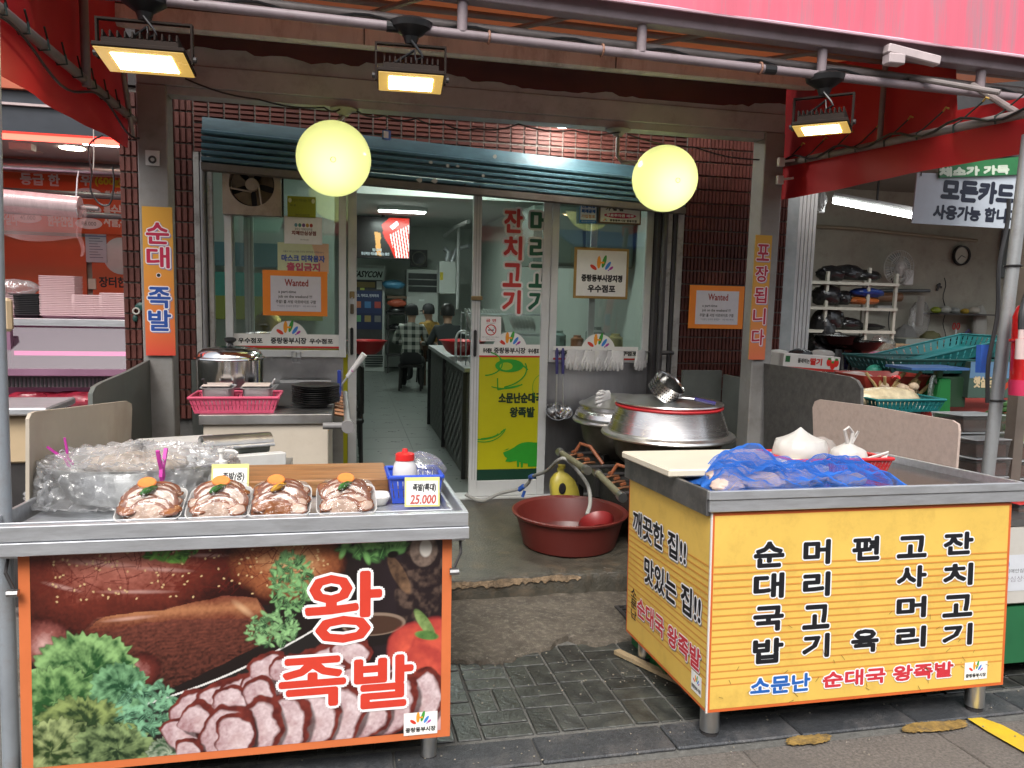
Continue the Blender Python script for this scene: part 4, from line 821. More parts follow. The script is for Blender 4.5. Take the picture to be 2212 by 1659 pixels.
# greens
def leafmass(cx, cy, rx, ry, n, c0, c1, sz, seed):
    R_ = random.Random(seed)
    for k in range(n):
        t, q = R_.uniform(0, 2*pi), sqrt(R_.random()); x, y = cx+rx*q*cos(t), cy+ry*q*sin(t); s_ = sz*R_.uniform(.5, 1.3); rot = R_.uniform(0, pi)
        u = R_.random(); p.dab(x, y, s_, s_*.42, rot, L3(c0)*(1-u)+L3(c1)*u)
        p.dab(x, y, s_*.8, s_*.06, rot, L3(c1)*1.3, .6, .5)
def frill(cx, cy, rx, ry, ro, c0, c1, sd):
    """a ruffled leaf: jagged rim lighter than its heart, pale midrib and veins"""
    dx, dy = (p.x-cx)*p.asp, p.y-cy; th = np.arctan2(dy, dx); r = p.ell(cx, cy, rx, ry, ro, .05, sd)*(1+.05*np.sin(th*23+sd)+.035*np.sin(th*41+sd*3))
    vein = np.exp(-np.abs(np.sin(th*4+r*1.5+sd))*6)*np.clip(1.1-r, 0, 1); v = np.clip(.12+.6*r**1.5+(n2-.5)*1.3+(n3-.5)*.35+.35*vein+.22*np.sin(r*14+th*5+n1*6), 0, 1)
    p.put(p.soft(r*.97, .05)*.55, L3('#0d1a0c')); p.put(p.soft(r, .04), blend(c0, c1, v)*.8)
for a_ in ((.12, .58, .24, .2, .2, '#24562a', '#a6d488', 11), (.05, .7, .2, .17, -.3, '#2a5a2c', '#9cc97e', 12), (.2, .66, .14, .12, .5, '#1f4f30', '#8fc690', 13), (.12, .82, .22, .14, .2, '#2a4424', '#a4b86e', 14), (.04, .93, .22, .14, -.2, '#2c4420', '#b8c888', 15), (.19, .95, .2, .12, .3, '#223a20', '#9cb478', 16), (.31, .99, .1, .07, .1, '#3a5a3a', '#d0dcc0', 17)): frill(*a_)
leafmass(.26, .76, .07, .13, 190, '#123a2a', '#8cc49a', .026, 7)
leafmass(.61, .2, .055, .16, 240, '#0d2c1a', '#8abf7c', .024, 8); leafmass(.56, .42, .065, .09, 200, '#10341e', '#98c888', .022, 9); leafmass(.32, .02, .06, .04, 60, '#1c4a1c', '#76b04a', .03, 10); leafmass(.82, .03, .09, .06, 70, '#17401f', '#7fb86a', .045, 12)
# pot, bowl, paprika at the right
r = p.ell(.945, .28, .14, .3, 0, .03, 5); p.put(p.soft(r, .06), blend('#241a1c', '#6f5a4e', np.clip((n2-.45)*3, 0, 1)*.7)); r = p.ell(.95, .06, .075, .09); p.put(p.soft(r, .1), blend('#2b1d1a', '#a58f80', n2)); r = p.ell(.955, .05, .035, .05); p.put(p.soft(r, .2), L3('#d8d2c8'))
r = p.ell(.885, .18, .035, .12, -.5); p.put(p.soft(r, .15), blend('#2e211d', '#8a6a50', n2)); r = p.ell(.868, .075, .035, .02, -.2); p.put(p.soft(r, .3), L3('#120c0a'))
r = p.ell(.82, .455, .17, .085); p.put(p.soft(r, .06), L3('#1d1615')); r = p.ell(.82, .425, .165, .06); p.put(p.soft(r, .06), L3('#8f7a6a')); r = p.ell(.82, .43, .15, .05); p.put(p.soft(r, .08), L3('#4a3328'))
for cx, cy, rx, ry in ((.92, .58, .14, .16), (.985, .6, .14, .2), (.95, .72, .16, .18)): r = p.ell(cx, cy, rx, ry, 0, .02, 6); p.put(p.soft(r, .12), blend('#8a1c2c', '#e2604a', np.clip(1.1-r*.8+(n2-.5)*.5, 0, 1)))
r = p.ell(.955, .44, .03, .1, -.6); p.put(p.soft(r, .2), blend('#3a5a22', '#a8c07a', n2)); r = p.ell(.96, .5, .07, .025, .2); p.put(p.soft(r, .2), blend('#2f5a2a', '#7fa85a', n2))
r = p.ell(.99, .92, .12, .2); p.put(p.soft(r, .1), blend('#a85a62', '#e8c2c0', np.clip(1-r, 0, 1)))
# sliced pork, far row then near row
def slice_(cx, cy, rx, ry, rot, sd):
    r = p.ell(cx+.006, cy+.02, rx*1.03, ry*1.05, rot, .02, sd); p.put(p.soft(r, .08)*.75, L3('#1d0d0c'))
    r = p.ell(cx, cy, rx, ry, rot, .05, sd); p.put(p.soft(r, .05), blend('#3a0f10', '#8a3a30', n2))
    r = p.ell(cx-.004, cy+.012, rx*.87, ry*.87, rot, .05, sd); v = np.clip(.62+(n2-.5)*.6+(n3-.5)*.45+((p.x-cx)*p.asp/rx*.5-(p.y-cy)/ry*.3)*.5, 0, 1); p.put(p.soft(r, .12), blend('#9a666a', '#ead6d8', v))
    r = p.ell(cx+.004, cy+.02, rx*.45, ry*.4, rot+.4, .03, sd+70); p.put(p.soft(r, .4)*.5, blend('#a86a6c', '#f2e4e2', n2))
for k in range(8): slice_(.37+.055*k, .78-.03*k, .12, .095, -.5, 100+k)
for k in range(7): slice_(.55+.055*k, .60+.02*k, .1, .075, -.2, 120+k)
for k, (x, y) in enumerate(((.34, .9), (.38, .83), (.46, .76), (.53, .73))): slice_(x, y, .09, .085, .3, 140+k)
for k in range(8): slice_(.94-.07*k, .83+.014*k, .135, .17, .5-.03*k, 160+k)
slice_(.36, .98, .07, .06, .2, 190); slice_(.47, .94, .1, .13, .2, 191)
pu = Vector((1.235, 0, 0)); bx0 = LX0+.032; bz0, bz1 = .14, .80
p.a *= .86
p.mesh('print', (bx0, LY0-.001, bz0), (LX1-LX0-.064, 0, 0), (0, 0, bz1-bz0), ls, .3)
s = Sheet((bx0, LY0-.002, bz0), (1, 0, 0), (0, 0, 1)); rd_ = ink('#cf3f2e'); wh = ink('#f2f0f0')
def ltr(ch, px0, py0, px1, py1, **k):
    a, b = PT(px0, py1, Y=LY0-.002), PT(px1, py0, Y=LY0-.002); s.text(ch, a.x-bx0, a.z-bz0, b.x-a.x, b.z-a.z, rd_, .006, .009, wh)
ltr('왕', 662, 1235, 822, 1390); ltr('족', 606, 1418, 744, 1530); ltr('발', 768, 1415, 890, 1530)
a = PT(872, 1590, Y=LY0-.002); b = PT(945, 1535, Y=LY0-.002); market_card(s, (a.x+b.x)/2-bx0, a.z-bz0, (b.x-a.x), b.z-a.z); s.build('lettering', ls)
# --- steel tray top
SR = STEEL
mb = MB(); mb.box(-1.02, .385, 2.50, 3.5, .835, .85); mb.build('table_top', SR, ls)
B(-1.06, .402, 2.462, 2.487, .806, .845).build('lower_rail', SR, ls, bev=.002); B(-1.05, .400, 2.470, 2.498, .847, .893).build('front_lip', SR, ls, bev=.002)
B(-1.04, .36, 2.56, 2.568, .852, .885).build('inner_lip', SR, ls, bev=.002)
B(.385, .402, 2.50, 3.5, .806, .893).build('side_lip', SR, ls, bev=.002); B(.352, .36, 2.57, 3.3, .852, .885).build('side_lip', SR, ls)
B(-1.06, -1.045, 2.50, 3.5, .806, .893).build('side_lip', SR, ls, bev=.002); B(-1.04, .38, 3.485, 3.5, .85, .885).build('back_lip', SR, ls)
for x in (-.75, .29):
    mb = MB(); mb.cyl((x, 2.6, .012), (x, 2.6, .13), .028, 18); mb.build('leg', ALU, ls, smooth=True); mb = MB(); mb.lathe([(0, 0), (.03, 0), (.03, .014), (0, .014)], (x, 2.6, 0), 18); mb.build('foot', DARKM, ls)
for x in (-.8, .28): mb = MB(); mb.cyl((x, 3.4, 0), (x, 3.4, .13), .028, 16); mb.build('leg', STEEL, ls, smooth=True)
for s_, x in ((1, LX1), (-1, LX0)):
    mb = MB(); mb.tube([(x+s_*.03, 2.53, .795), (x+s_*.028, 2.50, .75), (x+s_*.005, 2.495, .70)], .005, 8); mb.build('hook', DARKM, ls); mb = MB(); mb.cyl((x, 2.52, .795), (x+s_*.045, 2.52, .795), .009, 8); mb.build('bolt', STEEL, ls); mb = MB(); mb.cyl((x-s_*.01, 2.49, .69), (x+s_*.02, 2.49, .69), .012, 8); mb.build('latch_nut', STEEL_D, ls)
# --- packs of braised pork
FAT = mat('pork_fat', (.50, .35, .27), .22, 0, .35, 24, .3, 60, sss=.1); RIM_ = mat('soy_glaze', (.20, .06, .02), .15, 0, .4, 25, .2, 50, coat=.5); GLAZE = mat('dark_glaze', (.27, .09, .025), .12, 0, .4, 20, .2, 40, coat=.6)
TRAYW = mat('white_foam', (.75, .74, .72), .5, 0, .04); CARR = mat('carrot', (.75, .22, .04), .3, 0, .15, 30); PEPG = mat('green_chilli', (.03, .15, .015), .2, 0, .2, 20); PEPY = mat('yellow_pepper', (.65, .32, .02), .25, 0, .2, 20)
FILM = clear('cling_film', (1, 1, 1), .075, .1, .0, (.8, .8, .8), .6, 45)
def pork_pack(x, y, rz, garnish, dark, label, w=.2, d=.2):
    z = .888; c = Vector((x, y, z)); t = thing('pork_pack', c, label, 'food pack', 'wrapped packs of braised pork along the stall front')
    X = Matrix.Translation(c) @ Matrix.Rotation(rz, 4, 'Z') @ Matrix.Rotation(radians(21), 4, 'X'); R_ = random.Random(int(x*1000))
    mb = MB(); mb.X = X; hw, hd = w/2, d/2
    def tr(u, v):
        k = [(0, 0, 0), (.8, .8, 0), (.84, .84, .006), (.97, .97, .03), (1.0, 1.0, .031), (1.0, 1.0, .028)][round(v*5)]; a = 2*pi*u; e = (abs(cos(a))**6+abs(sin(a))**6)**(-1/6)
        return (hw*k[0]*cos(a)*e, hd*k[1]*sin(a)*e, k[2])
    mb.grid(tr, 40, 5, wrap=True); mb.build('tray', TRAYW, t, smooth=True)
    def slc(px, py, pz, r, rx, rzz, m=0, sy=.8):
        k = MB(); k.X = X @ Matrix.Translation((px, py, pz)) @ Matrix.Rotation(rzz, 4, 'Z') @ Matrix.Rotation(rx, 4, 'X'); th = .0045
        pr = [(0, th), (r*.55, th*1.05), (r*.80, th*.9), (r*.95, th*.4), (r, 0), (r*.96, -th*.6), (0, -th)]
        k.lathe(pr, n=22, sy=sy)
        for f in k.bm.faces:
            rr = (X.inverted() @ f.calc_center_median()); 
        k.bm.faces.ensure_lookup_table()
        for i, f in enumerate(k.bm.faces): f.material_index = 1 if (i//22) >= 2 else 0
        for v in k.bm.verts: v.co += Vector((R_.uniform(-1, 1), R_.uniform(-1, 1), R_.uniform(-1, 1)))*.0011
        return k.build('slice', [GLAZE if m else FAT, RIM_], t, smooth=True)
    for k_ in range(10): slc((-1 if k_ % 2 else 1)*(.05+.022*R_.random()), -.06+.013*k_, .034+.006*R_.random(), .03, R_.uniform(-.2, .6), R_.uniform(-.8, .8), R_.random() < .5, .7)
    for k_ in range(8):                      # wide slices leaning on each other, rising to the back
        u = k_/7; slc(R_.uniform(-.008, .008)+(.012 if k_ % 2 else -.012), -.055+.105*u, .022+.026*sin(u*pi*.7), .074-.012*abs(u-.4)-.004*(k_ % 3), 1.0-.45*u, R_.uniform(-.16, .16), dark and k_ in (0, 2, 3), .66)
    mb = MB(); mb.X = X @ Matrix.Translation((R_.uniform(-.02, .01), .046, .083)) @ Matrix.Rotation(.35, 4, 'X'); mb.lathe([(0, .004), (.026, .004), (.029, 0), (.026, -.004), (0, -.004)], n=20, sy=.8); mb.build('carrot_slice', CARR, t, smooth=True)
    mb = MB(); g0 = Vector((-.006, .004, .080)); mb.X = X; a_ = .7
    mb.tube([g0+Vector((-.022, -.018, -.004)), g0+Vector((-.01, -.008, 0)), g0+Vector((.01, .008, .002)), g0+Vector((.024, .02, 0))], [.004, .011, .010, .002], 8); mb.build('pepper_slice', garnish, t, smooth=True)
    mb = MB(); mb.X = X                      # stretched film
    def fm(u, v):
        a = 2*pi*u; e = (abs(cos(a))**5+abs(sin(a))**5)**(-1/5); q = v; h = .034+.066*max(0, 1-(1-q)**0-(1-(1-(1-q))**2)) if 0 else .033+.060*(1-(1-q)**1.0)**.5*(1 if q > 0 else 0)
        wr = .003*sin(a*17+q*9)*(1-q)+.002*sin(a*31); return (hw*1.005*(1-q)*cos(a)*e, hd*1.005*(1-q)*sin(a)*e, min(h, .104)+wr)
    mb.grid(fm, 56, 9, wrap=True); mb.build('film', FILM, t, smooth=True)
    return t
PKL = ((325, .02, PEPG, 0, 'wrapped pork pack in front of the big steel basin, with a round green chilli'), (470, .02, PEPG, 0, 'wrapped pork pack in front of the half hidden price card'), (602, 0, PEPY, 1, 'wrapped dark glazed pork pack with a strip of yellow pepper'), (748, .03, PEPG, 0, 'wrapped pork pack beside the empty white foam tray'))
for px, rz, g_, dk, lb in PKL:
    q = PT(px, 1112, Z=.885); pork_pack(q.x, 2.645, rz, g_, dk, lb)
# --- cutting board
CB = mat('cutting_board_wood', (.27, .12, .04), .5, 0, .55, 3.5, .15, 20, dirt=(.46, .27, .12), dscale=2.5, damt=.9, stretch=(1, 12, 12))
tag(B(-.47, .17, 3.0, 3.40, .853, .918).build('cutting_board', CB, bev=.006), 'thick brown wooden cutting board lying along the back of the stall', 'cutting board')
# --- foam tray, blue basket, bottle, bag
def foam_tray(c, w, d, h, m, label, grp=None):
    t = MB(); 
    def tr(u, v):
        k = [(0, 0, .004), (.78, .78, .004), (.84, .84, .01), (.98, .98, h), (1.02, 1.02, h), (1.02, 1.02, h-.004), (.86, .86, .0), (0, 0, 0)][round(v*7)]; a = 2*pi*u; e = (abs(cos(a))**6+abs(sin(a))**6)**(-1/6)
        return (c[0]+w/2*k[0]*cos(a)*e, c[1]+d/2*k[1]*sin(a)*e, c[2]+k[2])
    t.grid(tr, 36, 7, wrap=True); o = t.build('foam_tray', m, smooth=True); tag(o, label, 'tray', grp); return o
foam_tray((PT(790, 1060, Z=.86).x, 2.86, .853), .16, .14, .03, TRAYW, 'empty white foam tray on the steel top beside the blue basket')
def basket(name, c, w, d, h, m, label, cat='basket', flare=.06, nx=14, ny=8, rz=0):
    t = thing(name, c, label, cat); X = Matrix.Translation(c) @ Matrix.Rotation(rz, 4, 'Z'); tw, td = w*(1+flare), d*(1+flare)
    mb = MB(); mb.X = X; mb.box(-w/2, w/2, -d/2, d/2, 0, .006); mb.build('base', m, t)
    mb = MB(); mb.X = X; r = .012
    for (x0, y0, x1, y1) in ((-1, -1, 1, -1), (1, -1, 1, 1), (1, 1, -1, 1), (-1, 1, -1, -1)): mb.tube([(x0*tw/2, y0*td/2, h), (x1*tw/2, y1*td/2, h)], .008, 6)
    mb.build('rim', m, t)
    mb = MB(); mb.X = X
    def side(a0, a1, b0, b1, n):
        a0, a1, b0, b1 = map(Vector, (a0, a1, b0, b1))      # bottom a0-a1, top b0-b1
        for lo, hi in ((0, .2), (.5, .56), (.84, 1)): mb.prism([a0.lerp(b0, lo), a1.lerp(b1, lo), a1.lerp(b1, hi), a0.lerp(b0, hi)], ((0, 0, 0.0001)))
        for k in range(n+1):
            u = k/n; e = .40/n; q0, q1 = a0.lerp(a1, max(0, u-e)), a0.lerp(a1, min(1, u+e)); r0, r1 = b0.lerp(b1, max(0, u-e)), b0.lerp(b1, min(1, u+e)); mb.poly([q0.lerp(r0, .2), q1.lerp(r1, .2), q1.lerp(r1, .84), q0.lerp(r0, .84)])
    bw, bd, uw, ud = w/2, d/2, tw/2, td/2
    side((-bw, -bd, 0), (bw, -bd, 0), (-uw, -ud, h), (uw, -ud, h), nx); side((-bw, bd, 0), (bw, bd, 0), (-uw, ud, h), (uw, ud, h), nx); side((-bw, -bd, 0), (-bw, bd, 0), (-uw, -ud, h), (-uw, ud, h), ny); side((bw, -bd, 0), (bw, bd, 0), (uw, -ud, h), (uw, ud, h), ny)
    o = mb.build('slotted_wall', m, t); o['kind'] = 'stuff'
    return t
BLUE = mat('blue_plastic', (.02, .07, .52), .35, 0, .1); bq = PT(893, 1072, Z=.86)
basket('slotted_basket', (bq.x, 2.93, .853), .17, .2, .1, BLUE, 'small blue slotted basket holding a condiment jar and a plastic bag', nx=10, ny=10, flare=.16)
t = thing('condiment_jar', (bq.x-.04, 2.90, .86), 'cloudy squeeze jar with a red screw cap in the blue basket', 'jar'); jx, jy = bq.x-.035, 2.90; MILK = mat('cloudy_plastic', (.72, .70, .69), .35, 0, .05, trans=.15)
mb = MB(); mb.lathe([(0, .0), (.042, 0), (.046, .006), (.046, .10), (.042, .125), (.033, .14), (.033, .145), (0, .145)], (jx, jy, .862), 28); mb.build('body', MILK, t, smooth=True)
mb = MB(); mb.lathe([(0, .0), (.0465, .0), (.0468, .05), (0, .05)], (jx, jy, .863), 28); mb.build('seasoning', mat('seasoning', (.42, .3, .22), .8, 0, .3, 120), t, smooth=True)
mb = MB(); mb.lathe([(0, .142), (.036, .142), (.036, .165), (.03, .17), (.012, .172), (.009, .186), (0, .187)], (jx, jy, .862), 24); mb.build('cap', mat('red_plastic', (.62, .02, .02), .35, 0, .08), t, smooth=True)
BAGC = clear('clear_plastic_bag', (1, 1, 1), .14, .1, .16, (.85, .85, .86), .7, 26)
def crumple(c, r, seed, m, name, label, cat, sq=(1, 1, 1), n=34, mm=20, amp=.16, parent=None, knot=0):
    R_ = np.random.default_rng(seed); K = R_.normal(size=(9, 3))*3.2; ph = R_.random(9)*6; mb = MB()
    def fn(u, v):
        a, b = 2*pi*u, pi*v; d = Vector((sin(b)*cos(a), sin(b)*sin(a), cos(b))); w = sum(abs(sin(K[i][0]*d.x+K[i][1]*d.y+K[i][2]*d.z+ph[i]))-.6 for i in range(9))/9
        q = 1+amp*w*2.2+(.07*(abs(sin(a*6.5+ph[0]))-.5)*(.25+max(0, d.z)) if knot else 0); z = d.z
        if knot and z > .55: f = (z-.55)/.45; q *= 1-.25*f; z = z*(1+.35*f*knot); return (c[0]+d.x*r*q*sq[0]*(1-.75*f), c[1]+d.y*r*q*sq[1]*(1-.75*f), c[2]+max(-.85, z)*r*sq[2])
        return (c[0]+d.x*r*q*sq[0], c[1]+d.y*r*q*sq[1], c[2]+max(-.8, z*q)*r*sq[2])
    mb.grid(fn, n, mm, wrap=True); o = mb.build(name, m, parent, smooth=True, ang=28)
    if label: tag(o, label, cat)
    return o
crumple((bq.x+.035, 2.97, .945), .088, 4, BAGC, 'plastic_bag', 'crumpled clear plastic bag bulging out of the blue basket', 'bag', (1.05, .8, .85))
# --- price cards
YCARD = mat('pale_yellow_card', (.72, .68, .24), .5, 0, .05)
def price_card(px, z0, w, h, y, rz, lines, label, lean=.2):
    q = PT(px[0], px[1], Y=y); c = Vector((q.x, y, z0)); t = thing('price_card', c, label, 'price card', 'hand written price cards')
    X = Matrix.Translation(c) @ Matrix.Rotation(rz, 4, 'Z') @ Matrix.Rotation(-lean, 4, 'X'); mb = MB(); mb.X = X; mb.box(-w/2, w/2, 0, .004, 0, h); mb.build('card', YCARD, t)
    o = X @ Vector((-w/2, -.001, 0)); s = Sheet(o, X.to_3x3() @ Vector((1, 0, 0)), X.to_3x3() @ Vector((0, 0, 1))); s.rect(.006, .006, w-.006, h*.88, ink('#e9e9e4')); s.rect(.006, h*.48, w-.006, h*.486, ink('#b9b9b4'))
    for tx, a, b, ww, hh, cc, bo in lines: s.text(tx, w*a, h*b, w*ww, h*hh, ink(cc), bo, skew=.12)
    s.build('writing', t); return t
price_card((496, 1060), .89, .125, .125, 2.80, .0, (('족발(중)', .28, .5, .58, .26, '#2a2a2c', .001), ('20.000', .2, .12, .6, .2, '#b85a50', .001)), 'price card half hidden behind a pork pack')
price_card((912, 1082), .862, .125, .105, 2.72, -.06, (('족발(특대)', .22, .5, .66, .28, '#2a2a2c', .001), ('25.000', .16, .1, .72, .3, '#b8564e', .0012)), 'price card reading 25.000 leaning on the blue basket', .12)
# --- soap pump
t = thing('pump_bottle', (-.415, 3.02, .853), 'white pump bottle standing between the basin and the cutting board', 'bottle'); q = PT(480, 1010, Y=2.95); wx = q.x
WPL = mat('white_plastic', (.7, .69, .67), .35, 0, .05)
mb = MB(); mb.lathe([(0, 0), (.045, 0), (.047, .01), (.047, .09), (.04, .112), (.02, .12), (.02, .13), (0, .13)], (wx, 2.93, .853), 24); mb.build('body', WPL, t, smooth=True)
mb = MB(); mb.lathe([(0, .13), (.021, .13), (.021, .155), (.008, .16), (.008, .185), (.013, .188), (.013, .2), (0, .2)], (wx, 2.93, .853), 18); mb.tube([(wx, 2.93, 1.046), (wx+.045, 2.93, 1.043), (wx+.055, 2.93, 1.035)], .006, 8); mb.build('pump', WPL, t, smooth=True)
# --- steel basin wrapped in film, with clips
bc = PT(310, 1020, Y=3.08); BX, BY, BZ = bc.x, 3.06, .853
t = thing('steel_basin', (BX, BY, BZ), 'wide steel basin of pork trotters draped in clear film', 'basin'); RB = .285
mb = MB(); mb.lathe([(0, 0), (RB*.74, 0), (RB*.78, .01), (RB*.9, .085), (RB*.93, .095), (RB*.97, .125), (RB*1.02, .13), (RB*1.02, .136), (RB*.96, .134), (RB*.9, .1), (RB*.75, .02), (0, .018)], (BX, BY, BZ+.012), 56, 1.1); mb.build('bowl', ALU, t, smooth=True)
mb = MB(); mb.lathe([(0, 0), (RB*.55, 0), (RB*.55, .011), (0, .011)], (BX+.05, BY-.05, BZ), 30); mb.build('base_ring', DARKM, t)
for k in range(9):
    a_ = 2*pi*k/9; crumple((BX+.15*cos(a_)*random.uniform(.3, 1), BY+.15*sin(a_)*random.uniform(.3, 1), BZ+.13), .06, 30+k, mat('boiled_pork', (.55, .45, .36), .4, 0, .3, 14, sss=.05), 'pork_piece', None, None, (1.5, .8, .6), 18, 10, .1, t)
def drape(u, v):
    a = 2*pi*u; R_ = [0, .35, .6, .8, .95, 1.04, 1.07, 1.09, 1.12, 1.2][round(v*9)]; h = [.185, .18, .17, .155, .15, .142, .11, .06, .02, .006][round(v*9)]
    n_ = .5*sin(a*7+v*5)+.5*sin(a*13-v*9)+.4*sin(a*23+v*17); rr = RB*R_*(1+.03*n_*(v > .3)); return (BX+rr*1.1*cos(a), BY+rr*sin(a), BZ+.012+h+.012*n_*(.4+.6*(v < .6))+.01*sin(a*3+v*13))
mb = MB(); mb.grid(drape, 96, 27, wrap=True)
mb = MB()
def drape2(u, v):
    q = v*9; k = min(int(q), 8); w = q-k; A, B_ = drape(u, k/9), drape(u, (k+1)/9); p_ = Vector(A).lerp(Vector(B_), w); a = 2*pi*u
    return p_+Vector((cos(a), sin(a), .6))*.007*(sin(a*41+v*30)+sin(a*19-v*47)+.8*sin(a*67+v*11))
mb.grid(drape2, 120, 27, wrap=True); mb.build('film', clear('crinkled_film', (1, 1, 1), .1, .12, .26, (.86, .86, .87), .8, 22), t, smooth=True, ang=20)
MAG = mat('magenta_plastic', (.55, .05, .35), .4, 0, .1)
def clip(c, rz, ry, label):
    t = thing('clothes_clip', c, label, 'clip', 'magenta clips holding the film'); X = Matrix.Translation(c) @ Matrix.Rotation(rz, 4, 'Z') @ Matrix.Rotation(ry, 4, 'Y')
    for s_ in (-1, 1):
        mb = MB(); mb.X = X; mb.prism([(s_*.004, -.006, -.045), (s_*.012, -.006, -.03), (s_*.008, -.006, -.005), (s_*.02, -.006, .02), (s_*.034, -.006, .06), (s_*.028, -.006, .063), (s_*.012, -.006, .022), (s_*.001, -.006, -.005)], (0, .012, 0)); mb.build('jaw', MAG, t)
    mb = MB(); mb.X = X; mb.tube([(-.012, 0, .012), (-.004, -.004, .028), (.004, -.004, .028), (.012, 0, .012)], .0018, 6); mb.build('spring', STEEL, t)
q = PT(135, 975, Y=2.97); clip(Vector((q.x+.01, 2.97, q.z-.02)), .2, -.5, 'magenta spring clip standing open above the basin rim'); q = PT(350, 1010, Y=2.76); clip(Vector((q.x, 2.76, q.z+.0)), 1.35, 0, 'magenta spring clip pinching film at the front of the basin')
# --- cream splash boards at the stall end
SPL = mat('cream_splash_board', (.47, .41, .33), .55, 0, .08, 5, dirt=(.36, .25, .17), dscale=3, damt=.5)
mb = MB(); X_ = -1.075; P_ = [PT(x, y, X=X_) for x, y in ((55, 1085), (55, 905), (60, 893), (70, 889), (268, 866), (279, 872), (280, 884), (276, 1010))]; P_ = [Vector((X_, p_.y, max(p_.z, .80))) for p_ in P_]; mb.prism(P_, (.012, 0, 0)); tag(mb.build('splash_board', SPL), 'cream splash board standing at the end of the stall behind the basin', 'board')
# --- film wrapping machine behind
t = thing('wrap_dispenser', (-.5, 3.62, .8), 'white film wrapping machine with an open roll behind the stall', 'machine'); WM = mat('off_white_enamel', (.56, .56, .54), .4, 0, .1, 6, dirt=(.3, .28, .25), damt=.4)
c = PT(450, 985, Y=3.55); X = Matrix.Translation((c.x, 3.7, .86)) @ Matrix.Rotation(.45, 4, 'Z')
mb = MB(); mb.X = X; mb.prism([(-.26, -.15, 0), (-.26, .3, 0), (-.26, .3, .12), (-.26, .02, .12), (-.26, -.15, .06)], (.34, 0, 0)); mb.build('housing', WM, t, bev=.004)
mb = MB(); mb.X = X; mb.box(-.08, .24, -.26, -.2, .0, .085); mb.build('front_tray', WM, t, bev=.004)
mb = MB(); mb.X = X; mb.box(-.08, .24, -.2, .0, .0, .03); mb.build('bed', STEEL_D, t)
mb = MB(); mb.X = X; mb.tube([(-.07, -.08, .10), (.22, -.08, .10)], .034, 18); mb.build('film_roll', mat('film_roll', (.38, .43, .38), .3, 0, .2, 20, trans=.2), t, smooth=True)
mb = MB(); mb.X = X; mb.grid(lambda u, v: (-.08+.31*u, -.08+.062*cos(.2+v*2.6), .10+.062*sin(.2+v*2.6)), 2, 8); mb.build('roll_cradle', STEEL_D, t, smooth=True, solid=.003)
mb = MB(); mb.X = X; mb.tube([(-.08, -.14, .11), (.23, -.14, .11)], .009, 10); mb.build('feed_bar', STEEL, t, smooth=True)
B(c.x-.3, c.x+.33, 3.52, 4.0, .2, .858).build('stand', STEEL_D, t)
# foreground pole of the awning at the left edge
mb = MB(); a, b = PT(-8, 640, Y=2.72), PT(26, 1659, Y=2.6); b = Vector((b.x, b.y, 0)); mb.tube([(a.x, a.y, 2.6), a, b], .024, 16); tag(mb.build('awning_pole', mat('blue_grey_pole', (.27, .30, .33), .4, .2, .15, 4, dirt=(.16, .12, .09), dscale=4, damt=.7), smooth=True), 'blue grey steel pole standing at the end of the pork panel stall', 'pole')
# round loop end of the scale pan behind
build_frame()
# ================================================================== RIGHT STALL (street frame)
street()
YPAN = mat('yellow_vinyl', (.74, .49, .105), .38, 0, .07, 3, dirt=(.50, .31, .07), dscale=8, damt=.5)
rs = thing('food_stall', (1.92, 2.9, 0), 'steel topped stall clad in yellow panels with columns of black lettering', 'stall')
RX0, RX1, RY0, RY1, RZ0, RZ1 = 1.284, 2.566, 2.489, 3.30, .123, .857
B(RX0+.012, RX1-.012, RY0+.012, RY1-.012, RZ0+.01, RZ1).build('cabinet', mat('cabinet_dark', (.1, .1, .1), .6), rs)
OR2 = mat('orange_trim', (.62, .13, .03), .45, 0, .06)
B(RX0, RX1, RY0, RY0+.011, RZ0, RZ1-.001).build('front_panel', OR2, rs); B(RX0, RX0+.011, RY0+.012, RY1, RZ0, RZ1-.001).build('side_panel', OR2, rs)
B(RX0-.003, RX0+.003, RY0-.003, RY0+.004, RZ0, RZ1).build('corner_strip', ink('#d8d3cc'), rs)
def Z3(x, y): return 1316.6+.4213*x, 960+.4213*y
s = Sheet((RX0, RY0-.0005, RZ0), (1, 0, 0), (0, 0, 1)); BK, WO, ST = ink('#15161c'), ink('#e9eaee'), mat('orange_stripe', (.62, .27, .05), .38, 0, .05)
s.rect(.012, .012, RX1-RX0-.012, RZ1-RZ0-.012, YPAN)
for k in range(18): z_ = .095+k*.0258; s.rect(.013, z_, RX1-RX0-.013, z_+.0062, ST)
def ch(tx, x0, y0, x1, y1, m, bo, ou, om):
    a, b = PT(*Z3(x0, y1), Y=RY0), PT(*Z3(x1, y0), Y=RY0); s.text(tx, a.x-RX0, a.z-RZ0, b.x-a.x, b.z-a.z, m, bo, ou, om)
cols = (('순대국밥', 742, 892, (500, 660, 828, 993), 128), ('머리고기', 995, 1128, (490, 655, 822, 970), 122), ('편  육', 1245, 1380, (473, 0, 0, 947), 118), ('고사머리', 1475, 1622, (470, 622, 780, 932), 108), ('잔치고기', 1712, 1860, (450, 610, 770, 918), 112))
for tx, xa, xb, ys, hh in cols:
    for i, c_ in enumerate(tx.replace('편  육', '편__육')):
        if c_ == '_': continue
        sh_ = (ys[i]-ys[0])*-.012; ch(c_, xa+sh_, ys[i], xb+sh_, ys[i]+hh, BK, .0048, .0052, WO)
ch('소문난', 722, 1172, 1025, 1283, ink('#1f5fb0'), .003, .005, WO); ch('순대국 왕족발', 1092, 1112, 1758, 1245, ink('#c93440'), .003, .005, WO)
